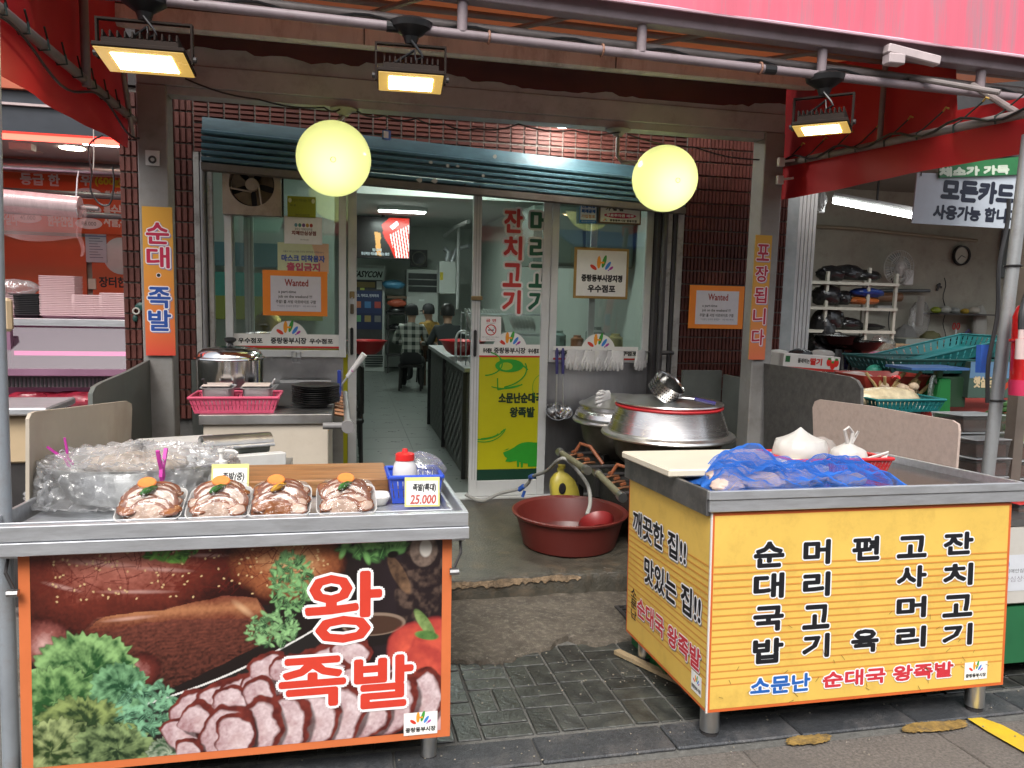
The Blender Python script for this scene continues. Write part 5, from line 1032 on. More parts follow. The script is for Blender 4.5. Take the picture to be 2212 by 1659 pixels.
a, b = PT(*Z3(1815, 1208), Y=RY0), PT(*Z3(1935, 1108), Y=RY0); market_card(s, (a.x+b.x)/2-RX0, a.z-RZ0, b.x-a.x, b.z-a.z)
for k in range(46):
    x_ = random.uniform(.03, 1.24); z_ = abs(random.gauss(.02, .16)); s.line([(x_, z_), (x_+random.uniform(-.02, .02), z_+random.uniform(.004, .02))], .0016, ink('#6a5424'))
s.build('print', rs)
s = Sheet((RX0-.0005, RY1, RZ0), (0, -1, 0), (0, 0, 1)); SW = RY1-RY0; s.rect(.012, .012, SW-.006, RZ1-RZ0-.012, YPAN)
for k in range(18): z_ = .095+k*.0258; s.rect(.013, z_, SW-.007, z_+.0062, ST)
def chs(tx, x0, y0, y0b, x1, y1, y1b, m, bo, ou, om, sdw=None):
    """text box on the side panel: left edge top/bottom and right edge top/bottom in zoom pixels"""
    A, B_, C_, D_ = [PT(*Z3(x, y), X=RX0) for x, y in ((x0, y0), (x0, y0b), (x1, y1), (x1, y1b))]
    a = RY1-(A.y+B_.y)/2; w = (A.y+B_.y)/2-(C_.y+D_.y)/2; zb = (B_.z+D_.z)/2-RZ0; h = (A.z+C_.z)/2-(B_.z+D_.z)/2; s.text(tx, a, zb, w, h, m, bo, ou, om, shadow=sdw)
sg = ink('#8a8478')
chs('깨끗한 집!!', 125, 345, 455, 395, 480, 615, BK, .004, .006, WO, (sg, (.005, -.005))); chs('맛있는 집!!', 183, 580, 710, 470, 770, 915, BK, .004, .006, WO, (sg, (.005, -.005)))
chs('순대국 왕족발', 145, 790, 890, 470, 1045, 1155, ink('#c93440'), .003, .004, WO, (sg, (.004, -.004)))
for i, c_ in enumerate('소문난'): chs(c_, 113, 730+i*55, 775+i*55, 140, 750+i*55, 795+i*55, BK, .001, 0, WO)
q = PT(*Z3(447, 1265), X=RX0); market_card(s, RY1-q.y, PT(*Z3(447, 1275), X=RX0).z-RZ0, .085, .075); s.build('print', rs)
# steel top
B(1.268, 2.608, 2.472, 2.487, .862, .905).build('lower_rail', STEEL, rs, bev=.002); B(1.262, 2.613, 2.466, 2.487, .907, .938).build('front_lip', STEEL, rs, bev=.002)
B(1.262, 1.278, 2.489, 3.31, .845, .938).build('side_lip', mat('scuffed_dark_steel', (.2, .2, .2), .4, .8, .3, 8, dirt=(.35, .33, .3), dscale=14, damt=.8), rs, bev=.002); B(2.597, 2.613, 2.489, 3.31, .862, .938).build('side_lip', STEEL, rs, bev=.002); B(1.28, 2.595, 3.297, 3.31, .862, .938).build('back_lip', STEEL, rs)
B(1.282, 2.592, 2.491, 3.295, .86, .905).build('table_top', mat('mirror_steel', (.36, .33, .32), .16, 1, .1, 4), rs)
for x, y in ((1.33, 2.55), (2.475, 2.53), (1.345, 3.22), (2.5, 3.22)):
    mb = MB(); mb.cyl((x, y, .03), (x, y, RZ0+.01), .036 if y < 3 else .03, 20); mb.build('leg', ALU, rs, smooth=True); mb = MB(); mb.lathe([(0, 0), (.031, 0), (.031, .03), (0, .03)], (x, y, 0), 20); mb.build('foot', DARKM, rs, smooth=True)
mb = MB(); mb.cyl((2.613, 2.5, .925), (2.63, 2.5, .925), .009, 10); mb.build('bolt', STEEL, rs)
# white cutting board
tag(B(1.228, 1.93, 2.74, 3.262, .941, .972).build('cutting_board', mat('cream_poly_board', (.68, .62, .5), .45, 0, .06, 5, dirt=(.55, .45, .33), damt=.3), bev=.006), 'thick cream cutting board on the yellow stall under the blue net', 'cutting board')
# pork pieces under a blue net
PORK = mat('pale_pork', (.56, .42, .35), .4, 0, .25, 18, .25, 40, sss=.08)
PKS = ((1.47, 2.70, .945, .075, (1.3, .8, .6)), (1.6, 2.83, .985, .08, (1.5, .7, .6)), (1.56, 2.62, .935, .06, (1.4, .7, .7)), (1.70, 2.66, .935, .062, (1.3, .9, .7)), (1.83, 2.72, .935, .058, (1.2, .9, .7)), (1.95, 2.66, .93, .055, (1.5, .8, .6)), (1.40, 2.60, .93, .05, (1.3, .9, .6)))
for k, (x, y, z, r, sq) in enumerate(PKS):
    lb = ('folded pale pork piece near the stall corner under the net', 'biggest pale pork piece lying at the back under the net', 'pale pork piece close to the front rail under the net', 'pale pork piece in the middle of the netted heap', 'small pale pork piece beyond the middle of the heap', 'pale pork piece at the far end of the net near the red basket', 'small pale pork piece at the very corner of the stall under the net')[k]
    crumple((x, y, z), r, 50+k, PORK, 'pork_piece', lb, 'meat', sq, 26, 16, .22)
NETM = clear('blue_net', (.62, .78, .98), .02, .4, .30, (.03, .22, .85))
def net(u, v):
    x = 1.325+.80*u; y = 2.505+.40*v; e = sin(pi*min(1, u*1.0))**.35
    h = .022+.022*sin(pi*u)**.5*sin(pi*v)**.6; n_ = .9-abs(sin(x*17+y*9))-abs(sin(x*13-y*29+1))+.6*abs(sin(x*31+y*23))+.3*abs(sin(x*57-y*43))
    for (cx, cy, rr, hh) in ((1.40, 2.62, .09, .05), (1.47, 2.72, .1, .045), (1.62, 2.84, .13, .05), (1.36, 2.86, .05, .07), (1.78, 2.9, .07, .10), (1.97, 2.74, .12, .07), (2.06, 2.62, .1, .05), (1.7, 2.66, .1, .03)):
        h += .62*hh*math.exp(-((x-cx)**2+(y-cy)**2)/rr**2)
    for (cx, cy, cz, rr, sq) in PKS: h = max(h, (cz+rr*sq[2]*1.12-.905)*math.exp(-(((x-cx)/(rr*sq[0]*1.25))**4+((y-cy)/(rr*sq[1]*1.4))**4)))
    ed = min(u, 1-u, v, 1-v); h = h*min(1, ed*9+.04)
    return (x+.02*sin(y*40)*(1-e)+.03*sin(v*9)*(u > .9), y+.025*sin(u*19)*(v > .85)-.012*abs(sin(u*27))*(v < .1), .912+max(.004, h+.013*n_*min(1, ed*8)))
NETT = cloth('blue_net_thread', (.05, .27, .88), .4)
def wire(o, th): md = o.modifiers.new('threads', 'WIREFRAME'); md.thickness = th; md.use_even_offset = False; md.use_replace = True
mb = MB(); mb.grid(net, 190, 96); nt_ = mb.build('food_net', NETT, smooth=True); wire(nt_, .0013); tag(nt_, 'bright blue mesh net thrown over the pork on the yellow stall', 'net')
# second fold of the net
mb = MB(); mb.grid(lambda u, v: Vector(net(.08+.8*u, .2+.5*v))+Vector((.02*sin(v*7), -.01, .006+.018*sin(u*21+v*6)*sin(v*pi)+.012*sin(u*9))), 120, 46); wire(mb.build('net_fold', NETT, nt_, smooth=True), .0013)
# red basket and bags
REDP = mat('red_basket_plastic', (.55, .025, .03), .35, 0, .08); q = PT(1800, 1000, Z=.93)
basket('slotted_basket', (2.09, 3.02, .907), .43, .27, .068, REDP, 'red slotted basket holding white knotted bags on the yellow stall', flare=.12, nx=26, ny=14)
WBAG = mat('white_bag', (.68, .66, .62), .35, 0, .06, 8, trans=.25)
o = crumple((1.98, 3.03, .99), .105, 71, WBAG, 'food_bag', 'full white plastic bag knotted on top in the red basket', 'bag', (1.15, 1, .92), 40, 22, .09, None, .4)
o = crumple((2.20, 3.0, .965), .075, 72, WBAG, 'food_bag', 'small white plastic bag with upright loop handles in the red basket', 'bag', (1.1, 1, .9), 34, 20, .1, None, .5)
mb = MB(); mb.tube([(2.19, 2.99, 1.03), (2.165, 2.98, 1.09), (2.185, 2.98, 1.105), (2.21, 2.985, 1.08), (2.205, 2.99, 1.03)], [.009, .007, .006, .007, .009], 6); mb.tube([(2.21, 2.99, 1.03), (2.235, 2.98, 1.085), (2.22, 2.98, 1.06)], [.009, .006, .004], 6); mb.build('handle', WBAG, o, smooth=True)
mb = MB(); mb.tube([(2.25, 2.93, .97), (2.29, 2.9, .99), (2.325, 2.9, 1.0), (2.315, 2.9, .98), (2.28, 2.9, .965)], .007, 6); mb.build('handle', WBAG, o, smooth=True)
crumple((2.11, 3.08, .98), .075, 73, clear('milky_bag', (1, 1, 1), .08, .2, .5, (.7, .68, .64)), 'food_bag', 'thin clear bag squeezed between two white bags in the red basket', 'bag', (1.2, .8, .9), 30, 18, .12)
# splash board
mb = MB(); X_ = 2.625; P_ = [PT(x, y, X=X_) for x, y in ((1757, 1000), (1755, 880), (1760, 867), (1770, 863), (1880, 877), (2056, 908), (2069, 916), (2071, 930), (2064, 1012))]; P_ = [Vector((X_, p_.y, max(p_.z, .86) if k in (0, 8) else p_.z)) for k, p_ in enumerate(P_)]; P_[0].z = P_[-1].z = .86
mb.prism(P_, (.012, 0, 0)); tag(mb.build('splash_board', mat('pinkish_speckled_board', (.47, .37, .32), .55, 0, .1, 40, dirt=(.33, .24, .2), dscale=22, damt=.5)), 'pinkish beige splash board at the end of the yellow stall', 'board')
build_frame()
# ================================================================== POTS, BURNERS, TUB (building frame)
def cauldron(name, cx, cy, zr, r, rf, zf, label, red, dome):
    t = thing(name, (cx, cy, FZ), label, 'cauldron'); n = 64
    mb = MB(); mb.lathe([(0, zf-.3), (rf*.5, zf-.28), (rf*.76, zf-.16), (rf*.84, zf-.02), (rf*.8, zf-.012)], (cx, cy, 0), n); mb.build('bowl', mat('sooty_aluminium', (.10, .09, .07), .45, .8, .3, 6, dirt=(.03, .028, .022), damt=.7), t, smooth=True)
    mb = MB(); mb.lathe([(rf*.8, zf-.02), (rf*.985, zf-.022), (rf, zf-.012), (rf*.985, zf), (rf*.9, zf+.012), (r*1.13, zf+.035)], (cx, cy, 0), n); mb.build('flange', ALU, t, smooth=True)
    mb = MB(); mb.lathe([(r*1.15, zf+.02), (r*1.12, zf+.05), (r*1.01, zr-.03), (r*1.0, zr)], (cx, cy, 0), n); mb.build('collar', mat('brushed_pot_steel', (.62, .60, .59), .26, 1, .08, 3, .04, 80, stretch=(1, 1, 14)), t, smooth=True)
    if red:
        mb = MB(); mb.tube([(cx+(r*1.005)*cos(2*pi*k/n), cy+(r*1.005)*sin(2*pi*k/n), zr-.008) for k in range(n)], .011, 8, closed=True); mb.build('red_seal', mat('red_rubber', (.42, .015, .02), .5), t, smooth=True)
    pr = [(0, zr+.045), (r*.3, zr+.043), (r*.62, zr+.034), (r*.72, zr+.02), (r*.9, zr+.017), (r*1.02, zr+.022), (r*1.035, zr+.014), (r*1.0, zr+.004)] if not dome else [(0, zr+.075), (r*.35, zr+.07), (r*.45, zr+.058), (r*.75, zr+.045), (r*.97, zr+.01), (r*1.05, zr+.004), (r*1.05, zr-.004), (r, zr-.004)]
    mb = MB(); mb.lathe(pr, (cx, cy, 0), n); mb.build('lid', ALU, t, smooth=True)
    return t
bc_ = PT(1445, 868, Y=4.72); zf_ = PT(1290, 936, Y=4.72).z
cauldron('cauldron', bc_.x, 4.72, bc_.z-.015, .345, .445, zf_+.005, 'big wide steel cauldron with a red seal and a strainer resting on its lid', 1, 0)
q2 = PT(1335, 880, Y=5.28); zf2 = PT(1240, 905, Y=5.28).z
cauldron('cauldron', q2.x, 5.24, q2.z+.03, .285, .345, zf2+.01, 'smaller steel cauldron with a domed lid and a glove on top, by the steel sheet', 0, 1)
# burner stands
BURN = mat('black_burner', (.018, .017, .016), .6, 0, .4, 10, .3, 40)
for c, w, lb in (((bc_.x, 4.72), .74, 'black gas burner stand under the big cauldron'), ((q2.x, 5.24), .5, 'black gas burner stand under the domed cauldron')):
    t = thing('burner_stand', (c[0], c[1], FZ), lb, 'burner'); zt = .34
    B(c[0]-w/2, c[0]+w/2, c[1]-w/2+.0, c[1]+w/2-.05, .06, .30).build('fire_box', BURN, t, bev=.01)
    for sx in (-1, 1):
        for sy in (-1, 1): B(c[0]+sx*(w/2-.03)-.02, c[0]+sx*(w/2-.03)+.02, c[1]+sy*(w/2-.06)-.02, c[1]+sy*(w/2-.06)+.02, FZ, .06).build('leg', BURN, t)
    for a_ in range(4): mb = MB(); mb.cbox((c[0]+.2*cos(a_*pi/2+.78), c[1]+.2*sin(a_*pi/2+.78), .325), (.13, .03, .05), rz=a_*pi/2+.78); mb.build('pot_rest', BURN, t)
OLIVE = mat('painted_gas_pipe', (.20, .19, .12), .45, .3, .2, 6, dirt=(.06, .055, .04), damt=.6); RUB = mat('orange_gas_hose', (.20, .06, .022), .5, 0, .15)
for px0, py0, px1, py1, y0, y1, lb in ((1212, 978, 1266, 1014, 5.0, 4.55, 'olive gas manifold with copper valves beside the yellow jug'), (1291, 1022, 1342, 1072, 4.62, 4.12, 'olive gas manifold with copper valves in front of the big cauldron')):
    a, b = PT(px0, py0, Y=y0), PT(px1, py1, Y=y1); t = thing('gas_manifold', (a+b)/2, lb, 'gas pipe')
    mb = MB(); mb.tube([a, b], .021, 14); mb.build('pipe', OLIVE, t, smooth=True)
    for e, d in ((a, a-b), (b, b-a)): d = d.normalized(); mb = MB(); mb.tube([e-d*.02, e+d*.035], .029, 12); mb.build('end_cap', STEEL_D, t, smooth=True)
    for k in range(3):
        p_ = a.lerp(b, .25+.25*k); mb = MB(); mb.tube([p_, p_+Vector((.05, 0, .015)), p_+Vector((.11, .02, .01))], .009, 8); mb.build('valve', mat('copper', (.22, .10, .05), .4, .8), t, smooth=True); MB().cbox(p_+Vector((.05, 0, .035)), (.045, .012, .014), rz=.5).build('valve_lever', RUB, t)
    p_ = a.lerp(b, .3); mb = MB(); mb.tube([p_+Vector((.05, .03, .02)), p_+Vector((.09, .02, .09)), p_+Vector((.14, -.04, .08)), p_+Vector((.2, -.14, -.02))], .012, 8); mb.build('gas_hose', RUB, t, smooth=True)
    [(lambda p_: MB().tube([p_, p_+Vector((.3, .12, -.02))], .012, 8).build('bracket', DARKM, t))(a.lerp(b, w_)) for w_ in (.1, .9)]
# yellow jug
jb = PT(1226, 1082, Z=FZ); t = thing('jerrycan', (jb.x, 4.98, FZ), 'yellow plastic jug with an oval handle hole behind the red tub', 'jug'); JY = mat('yellow_jug', (.42, .35, .05), .4, 0, .15, 6, dirt=(.2, .16, .06), damt=.5)
jx = PT(1226, 1050, Y=4.95).x
def jug(u, v):
    k = [(0, 0), (.85, 0), (1, .02), (1, .18), (.96, .25), (.8, .3), (.5, .335), (.24, .35), (.22, .375), (0, .375)][round(v*9)]; a = 2*pi*u; e = (abs(cos(a))**4+abs(sin(a))**4)**(-1/4); sh = .03*max(0, k[1]-.14)/.14
    return (jx-sh+.1*k[0]*cos(a)*e, 4.97+.06*k[0]*sin(a)*e, FZ+k[1])
mb = MB(); mb.grid(jug, 28, 9, wrap=True); mb.build('body', JY, t, smooth=True, ang=60)
mb = MB(); mb.lathe([(0, 0), (.022, 0), (.026, .004), (.018, .006), (0, .004)], n=20, sy=1.5); mb.bm.transform(Matrix.Translation((jx-.05, 4.908, FZ+.25)) @ Matrix.Rotation(pi/2, 4, 'X')); mb.build('handle_hole', BLACK, t)
mb = MB(); mb.prism([(jx+.06, 4.93, FZ+.005), (jx+.14, 4.93, FZ+.02), (jx+.13, 4.93, FZ+.05), (jx+.07, 4.93, FZ+.12)], (0, .07, 0)); mb.build('spout', JY, t, bev=.006)
mb = MB(); mb.lathe([(0, .375), (.026, .375), (.026, .40), (0, .40)], (jx-.04, 4.97, FZ), 14); mb.build('cap', JY, t)
# red tub with dipper
TUB = mat('dark_red_tub', (.115, .017, .013), .38, 0, .12, 5, dirt=(.08, .022, .017), damt=.4); tx, ty, tr_ = PT(1231, 1100, Y=4.5).x, 4.5, .355
t = thing('tub', (tx, ty, FZ), 'wide dark red rubber tub on the step below the cauldrons', 'tub'); zr_ = PT(1231, 1102, Y=4.5).z
mb = MB(); mb.lathe([(0, FZ+.002), (tr_*.78, FZ+.002), (tr_*.82, FZ+.012), (tr_*.95, zr_-.03), (tr_*.97, zr_-.025), (tr_*1.02, zr_-.012), (tr_*1.03, zr_), (tr_*1.0, zr_+.004), (tr_*.94, zr_-.01), (tr_*.84, zr_-.1), (tr_*.78, FZ+.03), (0, FZ+.025)], (tx, ty, 0), 60); mb.build('shell', TUB, t, smooth=True)
mb = MB(); mb.lathe([(0, FZ+.06), (tr_*.8, FZ+.06)], (tx, ty, 0), 40); mb.build('water', clear('tub_water', (.6, .45, .42), .2, .03), t)
DIP = mat('red_dipper', (.2, .014, .014), .4, 0, .08); t = thing('dipper', (tx+.13, ty-.2, zr_-.08), 'round red plastic dipper leaning inside the red tub', 'dipper')
mb = MB(); mb.lathe([(0, 0), (.07, .002), (.1, .03), (.112, .07), (.107, .07), (.094, .032), (0, .008)], n=32); mb.bm.transform(Matrix.Translation((tx+.13, ty-.19, zr_-.085)) @ Matrix.Rotation(-.95, 4, 'X')); mb.build('bowl', DIP, t, smooth=True); mb = MB(); mb.tube([(tx+.13, ty-.12, zr_-.02), (tx+.2, ty-.02, zr_-.08)], .012, 8); mb.build('handle', DIP, t, smooth=True)
# grey hose with blue valves
HOSE = mat('grey_hose', (.28, .28, .26), .5, 0, .1); t = thing('water_hose', PT(1140, 1040, Y=5.4), 'grey water hose with blue taps running from the door into the tub', 'hose')
P_ = [PT(1005, 1068, Y=5.55), PT(1040, 1082, Y=5.5), PT(1080, 1066, Y=5.5), PT(1125, 1055, Y=5.45), PT(1142, 1042, Y=5.4), PT(1148, 1030, Y=5.35), PT(1180, 1018, Y=5.1), PT(1205, 995, Y=4.9), PT(1222, 992, Y=4.86), PT(1250, 1020, Y=4.8), PT(1270, 1050, Y=4.65), PT(1275, 1085, Y=4.5), PT(1268, 1112, Y=4.42)]
def smooth_path(P, n=8):
    Q = []
    for i in range(len(P)-1):
        p0, p1, p2, p3 = P[max(i-1, 0)], P[i], P[i+1], P[min(i+2, len(P)-1)]
        for k in range(n):
            w = k/n; Q.append(.5*((2*p1)+(p2-p0)*w+(2*p0-5*p1+4*p2-p3)*w*w+(3*p1-p0-3*p2+p3)*w**3))
    return Q+[P[-1]]
P_ = [Vector(p_) for p_ in P_]
for p_ in P_: p_.z = max(p_.z, FZ+.014)
mb = MB(); mb.tube(smooth_path(P_), .0125, 10); mb.build('tube', HOSE, t, smooth=True)
for i in (3, 5): mb = MB(); d = (P_[i+1]-P_[i]).normalized(); mb.tube([P_[i]-d*.02, P_[i]+d*.035], .019, 12); mb.build('coupling', mat('blue_fitting', (.03, .1, .4), .4), t, smooth=True)
MB().cbox(P_[3]+Vector((.02, -.01, -.04)), (.018, .014, .05), rz=.3, ry=.4).build('tap_lever', MATS['blue_fitting'], t)
# gloves on a rail
COT = mat('white_cotton', (.72, .71, .69), .9, 0, .08, 30, .4, 120)
def glove_parts():
    mb = MB(); mb.grid(lambda u, v: ((.05*(1-.12*abs(2*v-1)**2))*cos(2*pi*u), .013*sin(2*pi*u), -.10*v), 16, 6, wrap=True)
    for i, (x, l) in enumerate(((-.037, .046), (-.013, .056), (.012, .058), (.036, .044))): mb.tube([(x, 0, -.085), (x*1.12, -.002, -.1-l*.55), (x*1.2, .003, -.1-l)], [.0155, .015, .009], 8)
    mb.tube([(-.04, 0, -.055), (-.055, -.004, -.09), (-.06, 0, -.12)], [.013, .011, .007], 8); return mb
gl_y = 5.60
labels = ('cotton glove hanging next to the purple ladles', 'second cotton glove along the rail from the ladles', 'third cotton glove along the rail from the ladles', 'fourth cotton glove along the rail from the ladles', 'fifth cotton glove along the rail from the ladles', 'sixth cotton glove along the rail from the ladles', 'seventh cotton glove along the rail from the ladles', 'single cotton glove hanging apart beside the shutter channel')
g0 = PT(1238, 755, Y=gl_y); mb = glove_parts(); mb.X = IDN; mb.bm.transform(Matrix.Translation(g0)); gv = mb.build('cotton_glove', COT, smooth=True); tag(gv, 'white '+labels[0], 'glove', 'white cotton gloves hung under the window')
for i, px in enumerate((1256, 1273, 1288, 1303, 1318, 1332, 1386)):
    q = PT(px, 757, Y=gl_y-.012*(i % 2)); o = dup(gv, off=q-g0, rot=(random.uniform(-.1, .1), random.uniform(-.12, .12), random.uniform(-.5, .5)), label='white '+labels[i+1]); o.scale = (random.uniform(.95, 1.1), 1.1, random.uniform(.92, 1.08))
mb = MB(); a, b = PT(1195, 757, Y=5.62), PT(1405, 760, Y=5.62); mb.tube([a, b], .005, 6); tag(mb.build('hanging_rail', STEEL_D), 'thin steel rail under the window carrying gloves and ladles', 'rail')
# glove lying on the small lid
q = PT(1330, 846, Y=5.16); mb = glove_parts(); mb.bm.transform(Matrix.Translation((q.x-.05, 5.15, q2.z+.10)) @ Matrix.Rotation(.6, 4, 'Z') @ Matrix.Rotation(1.45, 4, 'Y')); tag(mb.build('cotton_glove', COT, smooth=True), 'white cotton glove lying on the domed cauldron lid', 'glove')
# ladles
DST0 = mat('ladle_steel', (.45, .45, .45), .18, 1, .1)
PURP = mat('purple_handle', (.03, .025, .14), .4, 0, .1)
for px, dx, lb in ((1203, 0, 'steel ladle with a purple handle and a dark wide cup'), (1216, .0, 'steel ladle with a purple handle and a small shiny cup')):
    p0 = PT(px, 760, Y=5.60); p1 = PT(px, 808, Y=5.58); p2 = PT(px-2 if px < 1210 else px, 882, Y=5.56); t = thing('ladle', p2, lb, 'ladle', 'ladles hanging under the window')
    mb = MB(); mb.tube([p0+Vector((0, 0, .03)), p0, p1], [.006, .014, .011], 10); mb.build('handle', PURP, t, smooth=True); mb = MB(); mb.tube([p1, p2], .006, 8); mb.build('shaft', ALU, t, smooth=True)
    r_ = .085 if px < 1210 else .07; mb = MB(); mb.lathe([(0, -r_*.62), (r_*.5, -r_*.52), (r_*.86, -r_*.25), (r_, 0), (r_*.96, 0), (r_*.8, -r_*.22), (0, -r_*.55)], n=28); mb.bm.transform(Matrix.Translation(p2+Vector((0, -.02, -.02))) @ Matrix.Rotation(.75, 4, 'X')); mb.build('cup', DST0, t, smooth=True)
# strainer on the big lid
t = thing('strainer', (bc_.x, 4.62, bc_.z+.04), 'perforated steel strainer with a purple handle tilted on the big cauldron lid', 'strainer'); X = Matrix.Translation(PT(1438, 838, Y=4.6)) @ Matrix.Rotation(.5, 4, 'Y') @ Matrix.Rotation(.5, 4, 'X'); rs_ = .105
mb = MB(); mb.X = X; mb.lathe([(rs_*.96, -.05), (rs_, .05), (rs_*1.03, .055), (rs_*1.03, .048), (rs_*.97, .044), (rs_*.93, -.046)], n=40); mb.lathe([(0, -.05), (rs_*.96, -.05), (rs_*.93, -.046), (0, -.046)], n=40); mb.build('drum', DST0, t, smooth=True)
mb = MB(); mb.X = X
for k in range(40):
    for j in range(4): a_ = 2*pi*k/40; z_ = -.035+.02*j; mb.X = X @ Matrix.Rotation(a_, 4, 'Z'); mb.box(rs_*.97, rs_*1.005, -.0035, .0035, z_, z_+.006)
o = mb.build('perforation', BLACK, t); o['kind'] = 'stuff'
a, b, c_ = PT(1462, 858, Y=4.56), PT(1500, 862, Y=4.5), PT(1545, 872, Y=4.46); mb = MB(); mb.tube([a, b], .007, 8); mb.build('shaft', STEEL, t); mb = MB(); mb.tube([b, c_], [.012, .013], 10); mb.build('handle', PURP, t, smooth=True)
# ================================================================== WORK COUNTER AT THE LEFT
CX0, CX1, CY0, CY1, CZ = -.755, -.075, 4.2, 5.62, .795
t = thing('work_counter', ((CX0+CX1)/2, 4.9, FZ), 'cream fronted work counter with a steel top beside the doorway', 'counter')
B(CX0+.02, CX1-.02, CY0+.02, CY1, FZ, CZ-.055).build('body', mat('cream_front', (.52, .46, .38), .45, 0, .06, 4, dirt=(.38, .31, .24), dscale=3, damt=.45), t, bev=.003)
B(CX0, CX1, CY0, CY1, CZ-.052, CZ).build('top', STEEL_D, t, bev=.003); B(CX0+.3, CX1-.03, CY0+.25, CY1-.05, CZ+.001, CZ+.012).build('griddle', mat('black_griddle', (.02, .02, .02), .35, 0, .3, 12, stretch=(1, 10, 1)), t)
B(CX0+.3, CX1-.03, CY1-.045, CY1-.03, CZ+.001, CZ+.03).build('back_rail', WHITE, t)
a = Vector((CX1+.07, 5.3, CZ-.03)); b = Vector((CX1+.085, 4.12, CZ-.05)); g_ = thing('gas_rail', (a+b)/2, 'grey gas rail with a row of copper taps along the counter side', 'gas pipe')
mb = MB(); mb.tube([a, b], .02, 14); mb.build('pipe', GREY, g_, smooth=True); mb = MB(); mb.tube([b+Vector((-.13, .0, 0)), b+Vector((0, 0, 0))], .018, 12); mb.build('pipe', GREY, g_, smooth=True); mb = MB(); mb.tube([b+Vector((0, -.05, 0)), b+Vector((0, .02, 0))], .034, 14); mb.build('end_cap', GREY, g_, smooth=True)
for k in range(8): p_ = a.lerp(b, .12+.1*k); mb = MB(); mb.tube([p_+Vector((-.07, 0, .03)), p_+Vector((-.02, 0, .02))], .012, 8); mb.build('tap', MATS['copper'], g_, smooth=True)
# pink basket with two steel pans
PKP = mat('pink_plastic', (.62, .09, .17), .4, 0, .08); q = PT(511, 878, Z=CZ); bx_, by_ = PT(511, 870, Y=4.34).x, 4.37
basket('slotted_basket', (bx_, by_, CZ+.001), .40, .24, .085, PKP, 'pink slotted basket holding two steel food pans', flare=.13, nx=22, ny=12)
for px, lb in ((471, 'steel food pan with a black ladle handle in the pink basket'), (557, 'steel food pan with a spoon in the pink basket')):
    c_ = PT(px, 850, Y=4.34); t = thing('food_pan', (c_.x, 4.36, CZ+.01), lb, 'pan', 'steel food pans in the pink basket'); w, d, h = .155, .17, .125
    def pan(u, v):
        k = [(0, 0), (.80, 0), (.86, .01), (.98, 1-.02), (1.12, 1), (1.12, .97), (.96, .95), (.84, .05), (0, .04)][round(v*8)]; a_ = 2*pi*u; e = (abs(cos(a_))**7+abs(sin(a_))**7)**(-1/7); return (c_.x+w/2*k[0]*cos(a_)*e, 4.36+d/2*k[0]*sin(a_)*e, CZ+.009+h*k[1])
    mb = MB(); mb.grid(pan, 36, 8, wrap=True); mb.build('vessel', mat('satin_steel', (.62, .62, .63), .42, .9, .06, 5), t, smooth=True); mb = MB(); mb.box(c_.x-w*.5, c_.x+w*.42, 4.3, 4.43, CZ+.136, CZ+.146); mb.build('lid', mat('pale_lid', (.6, .5, .45), .5), t, bev=.003)
    mb = MB(); mb.tube([(c_.x+(-.06 if px < 500 else .06), 4.37, CZ+.13), (c_.x+(-.075 if px < 500 else .09), 4.34, CZ+.175)], .009 if px < 500 else .005, 8); mb.build('utensil_handle', BLACK if px < 500 else STEEL, t, smooth=True)
# big lidded pot
c_ = PT(498, 775, Y=4.72); t = thing('stock_pot', (c_.x, 4.72, CZ), 'round steel pot with a domed lid and black knob behind the pink basket', 'pot'); rp_ = .19
mb = MB(); mb.lathe([(0, CZ+.001), (rp_*.94, CZ+.001), (rp_*.98, CZ+.01), (rp_, c_.z-.0), (rp_*1.05, c_.z+.006)], (c_.x, 4.72, 0), 48); mb.build('body', mat('polished_steel', (.62, .62, .62), .14, 1, .05), t, smooth=True)
mb = MB(); z_ = c_.z+.006; mb.lathe([(rp_*1.07, z_), (rp_*1.06, z_+.006), (rp_*.96, z_+.012), (rp_*.93, z_+.03), (rp_*.8, z_+.052), (rp_*.45, z_+.066), (0, z_+.07)], (c_.x, 4.72, 0), 48); mb.build('lid', MATS['polished_steel'], t, smooth=True)
mb = MB(); mb.lathe([(0, z_+.07), (.018, z_+.072), (.014, z_+.085), (.034, z_+.1), (.034, z_+.112), (.02, z_+.12), (0, z_+.121)], (c_.x, 4.72, 0), 20); mb.build('knob', BLACK, t, smooth=True)
# stack of black plates
c_ = PT(680, 874, Z=CZ+.01); px_, py_ = PT(682, 868, Y=4.5).x, 4.5; HM = mat('black_melamine', (.012, .012, .013), .3, 0, .2)
first = None
for k in range(9):
    r_ = .125 if k else .10
    if first is None:
        mb = MB(); mb.lathe([(0, 0), (.075, 0), (.1, .008), (.135, .018), (.137, .021), (.13, .0215), (.098, .012), (.07, .006), (0, .006)], (px_, py_, CZ+.013), 40); first = mb.build('black_plate', HM, smooth=True); tag(first, 'black plate at the bottom of the stack on the counter', 'plate', 'stack of black plates')
    else: dup(first, off=(random.uniform(-.003, .003), random.uniform(-.003, .003), .0118*k), label='black plate in the stack on the counter, %s from the bottom' % ('second', 'third', 'fourth', 'fifth', 'sixth', 'seventh', 'eighth', 'ninth and top one')[k-1])
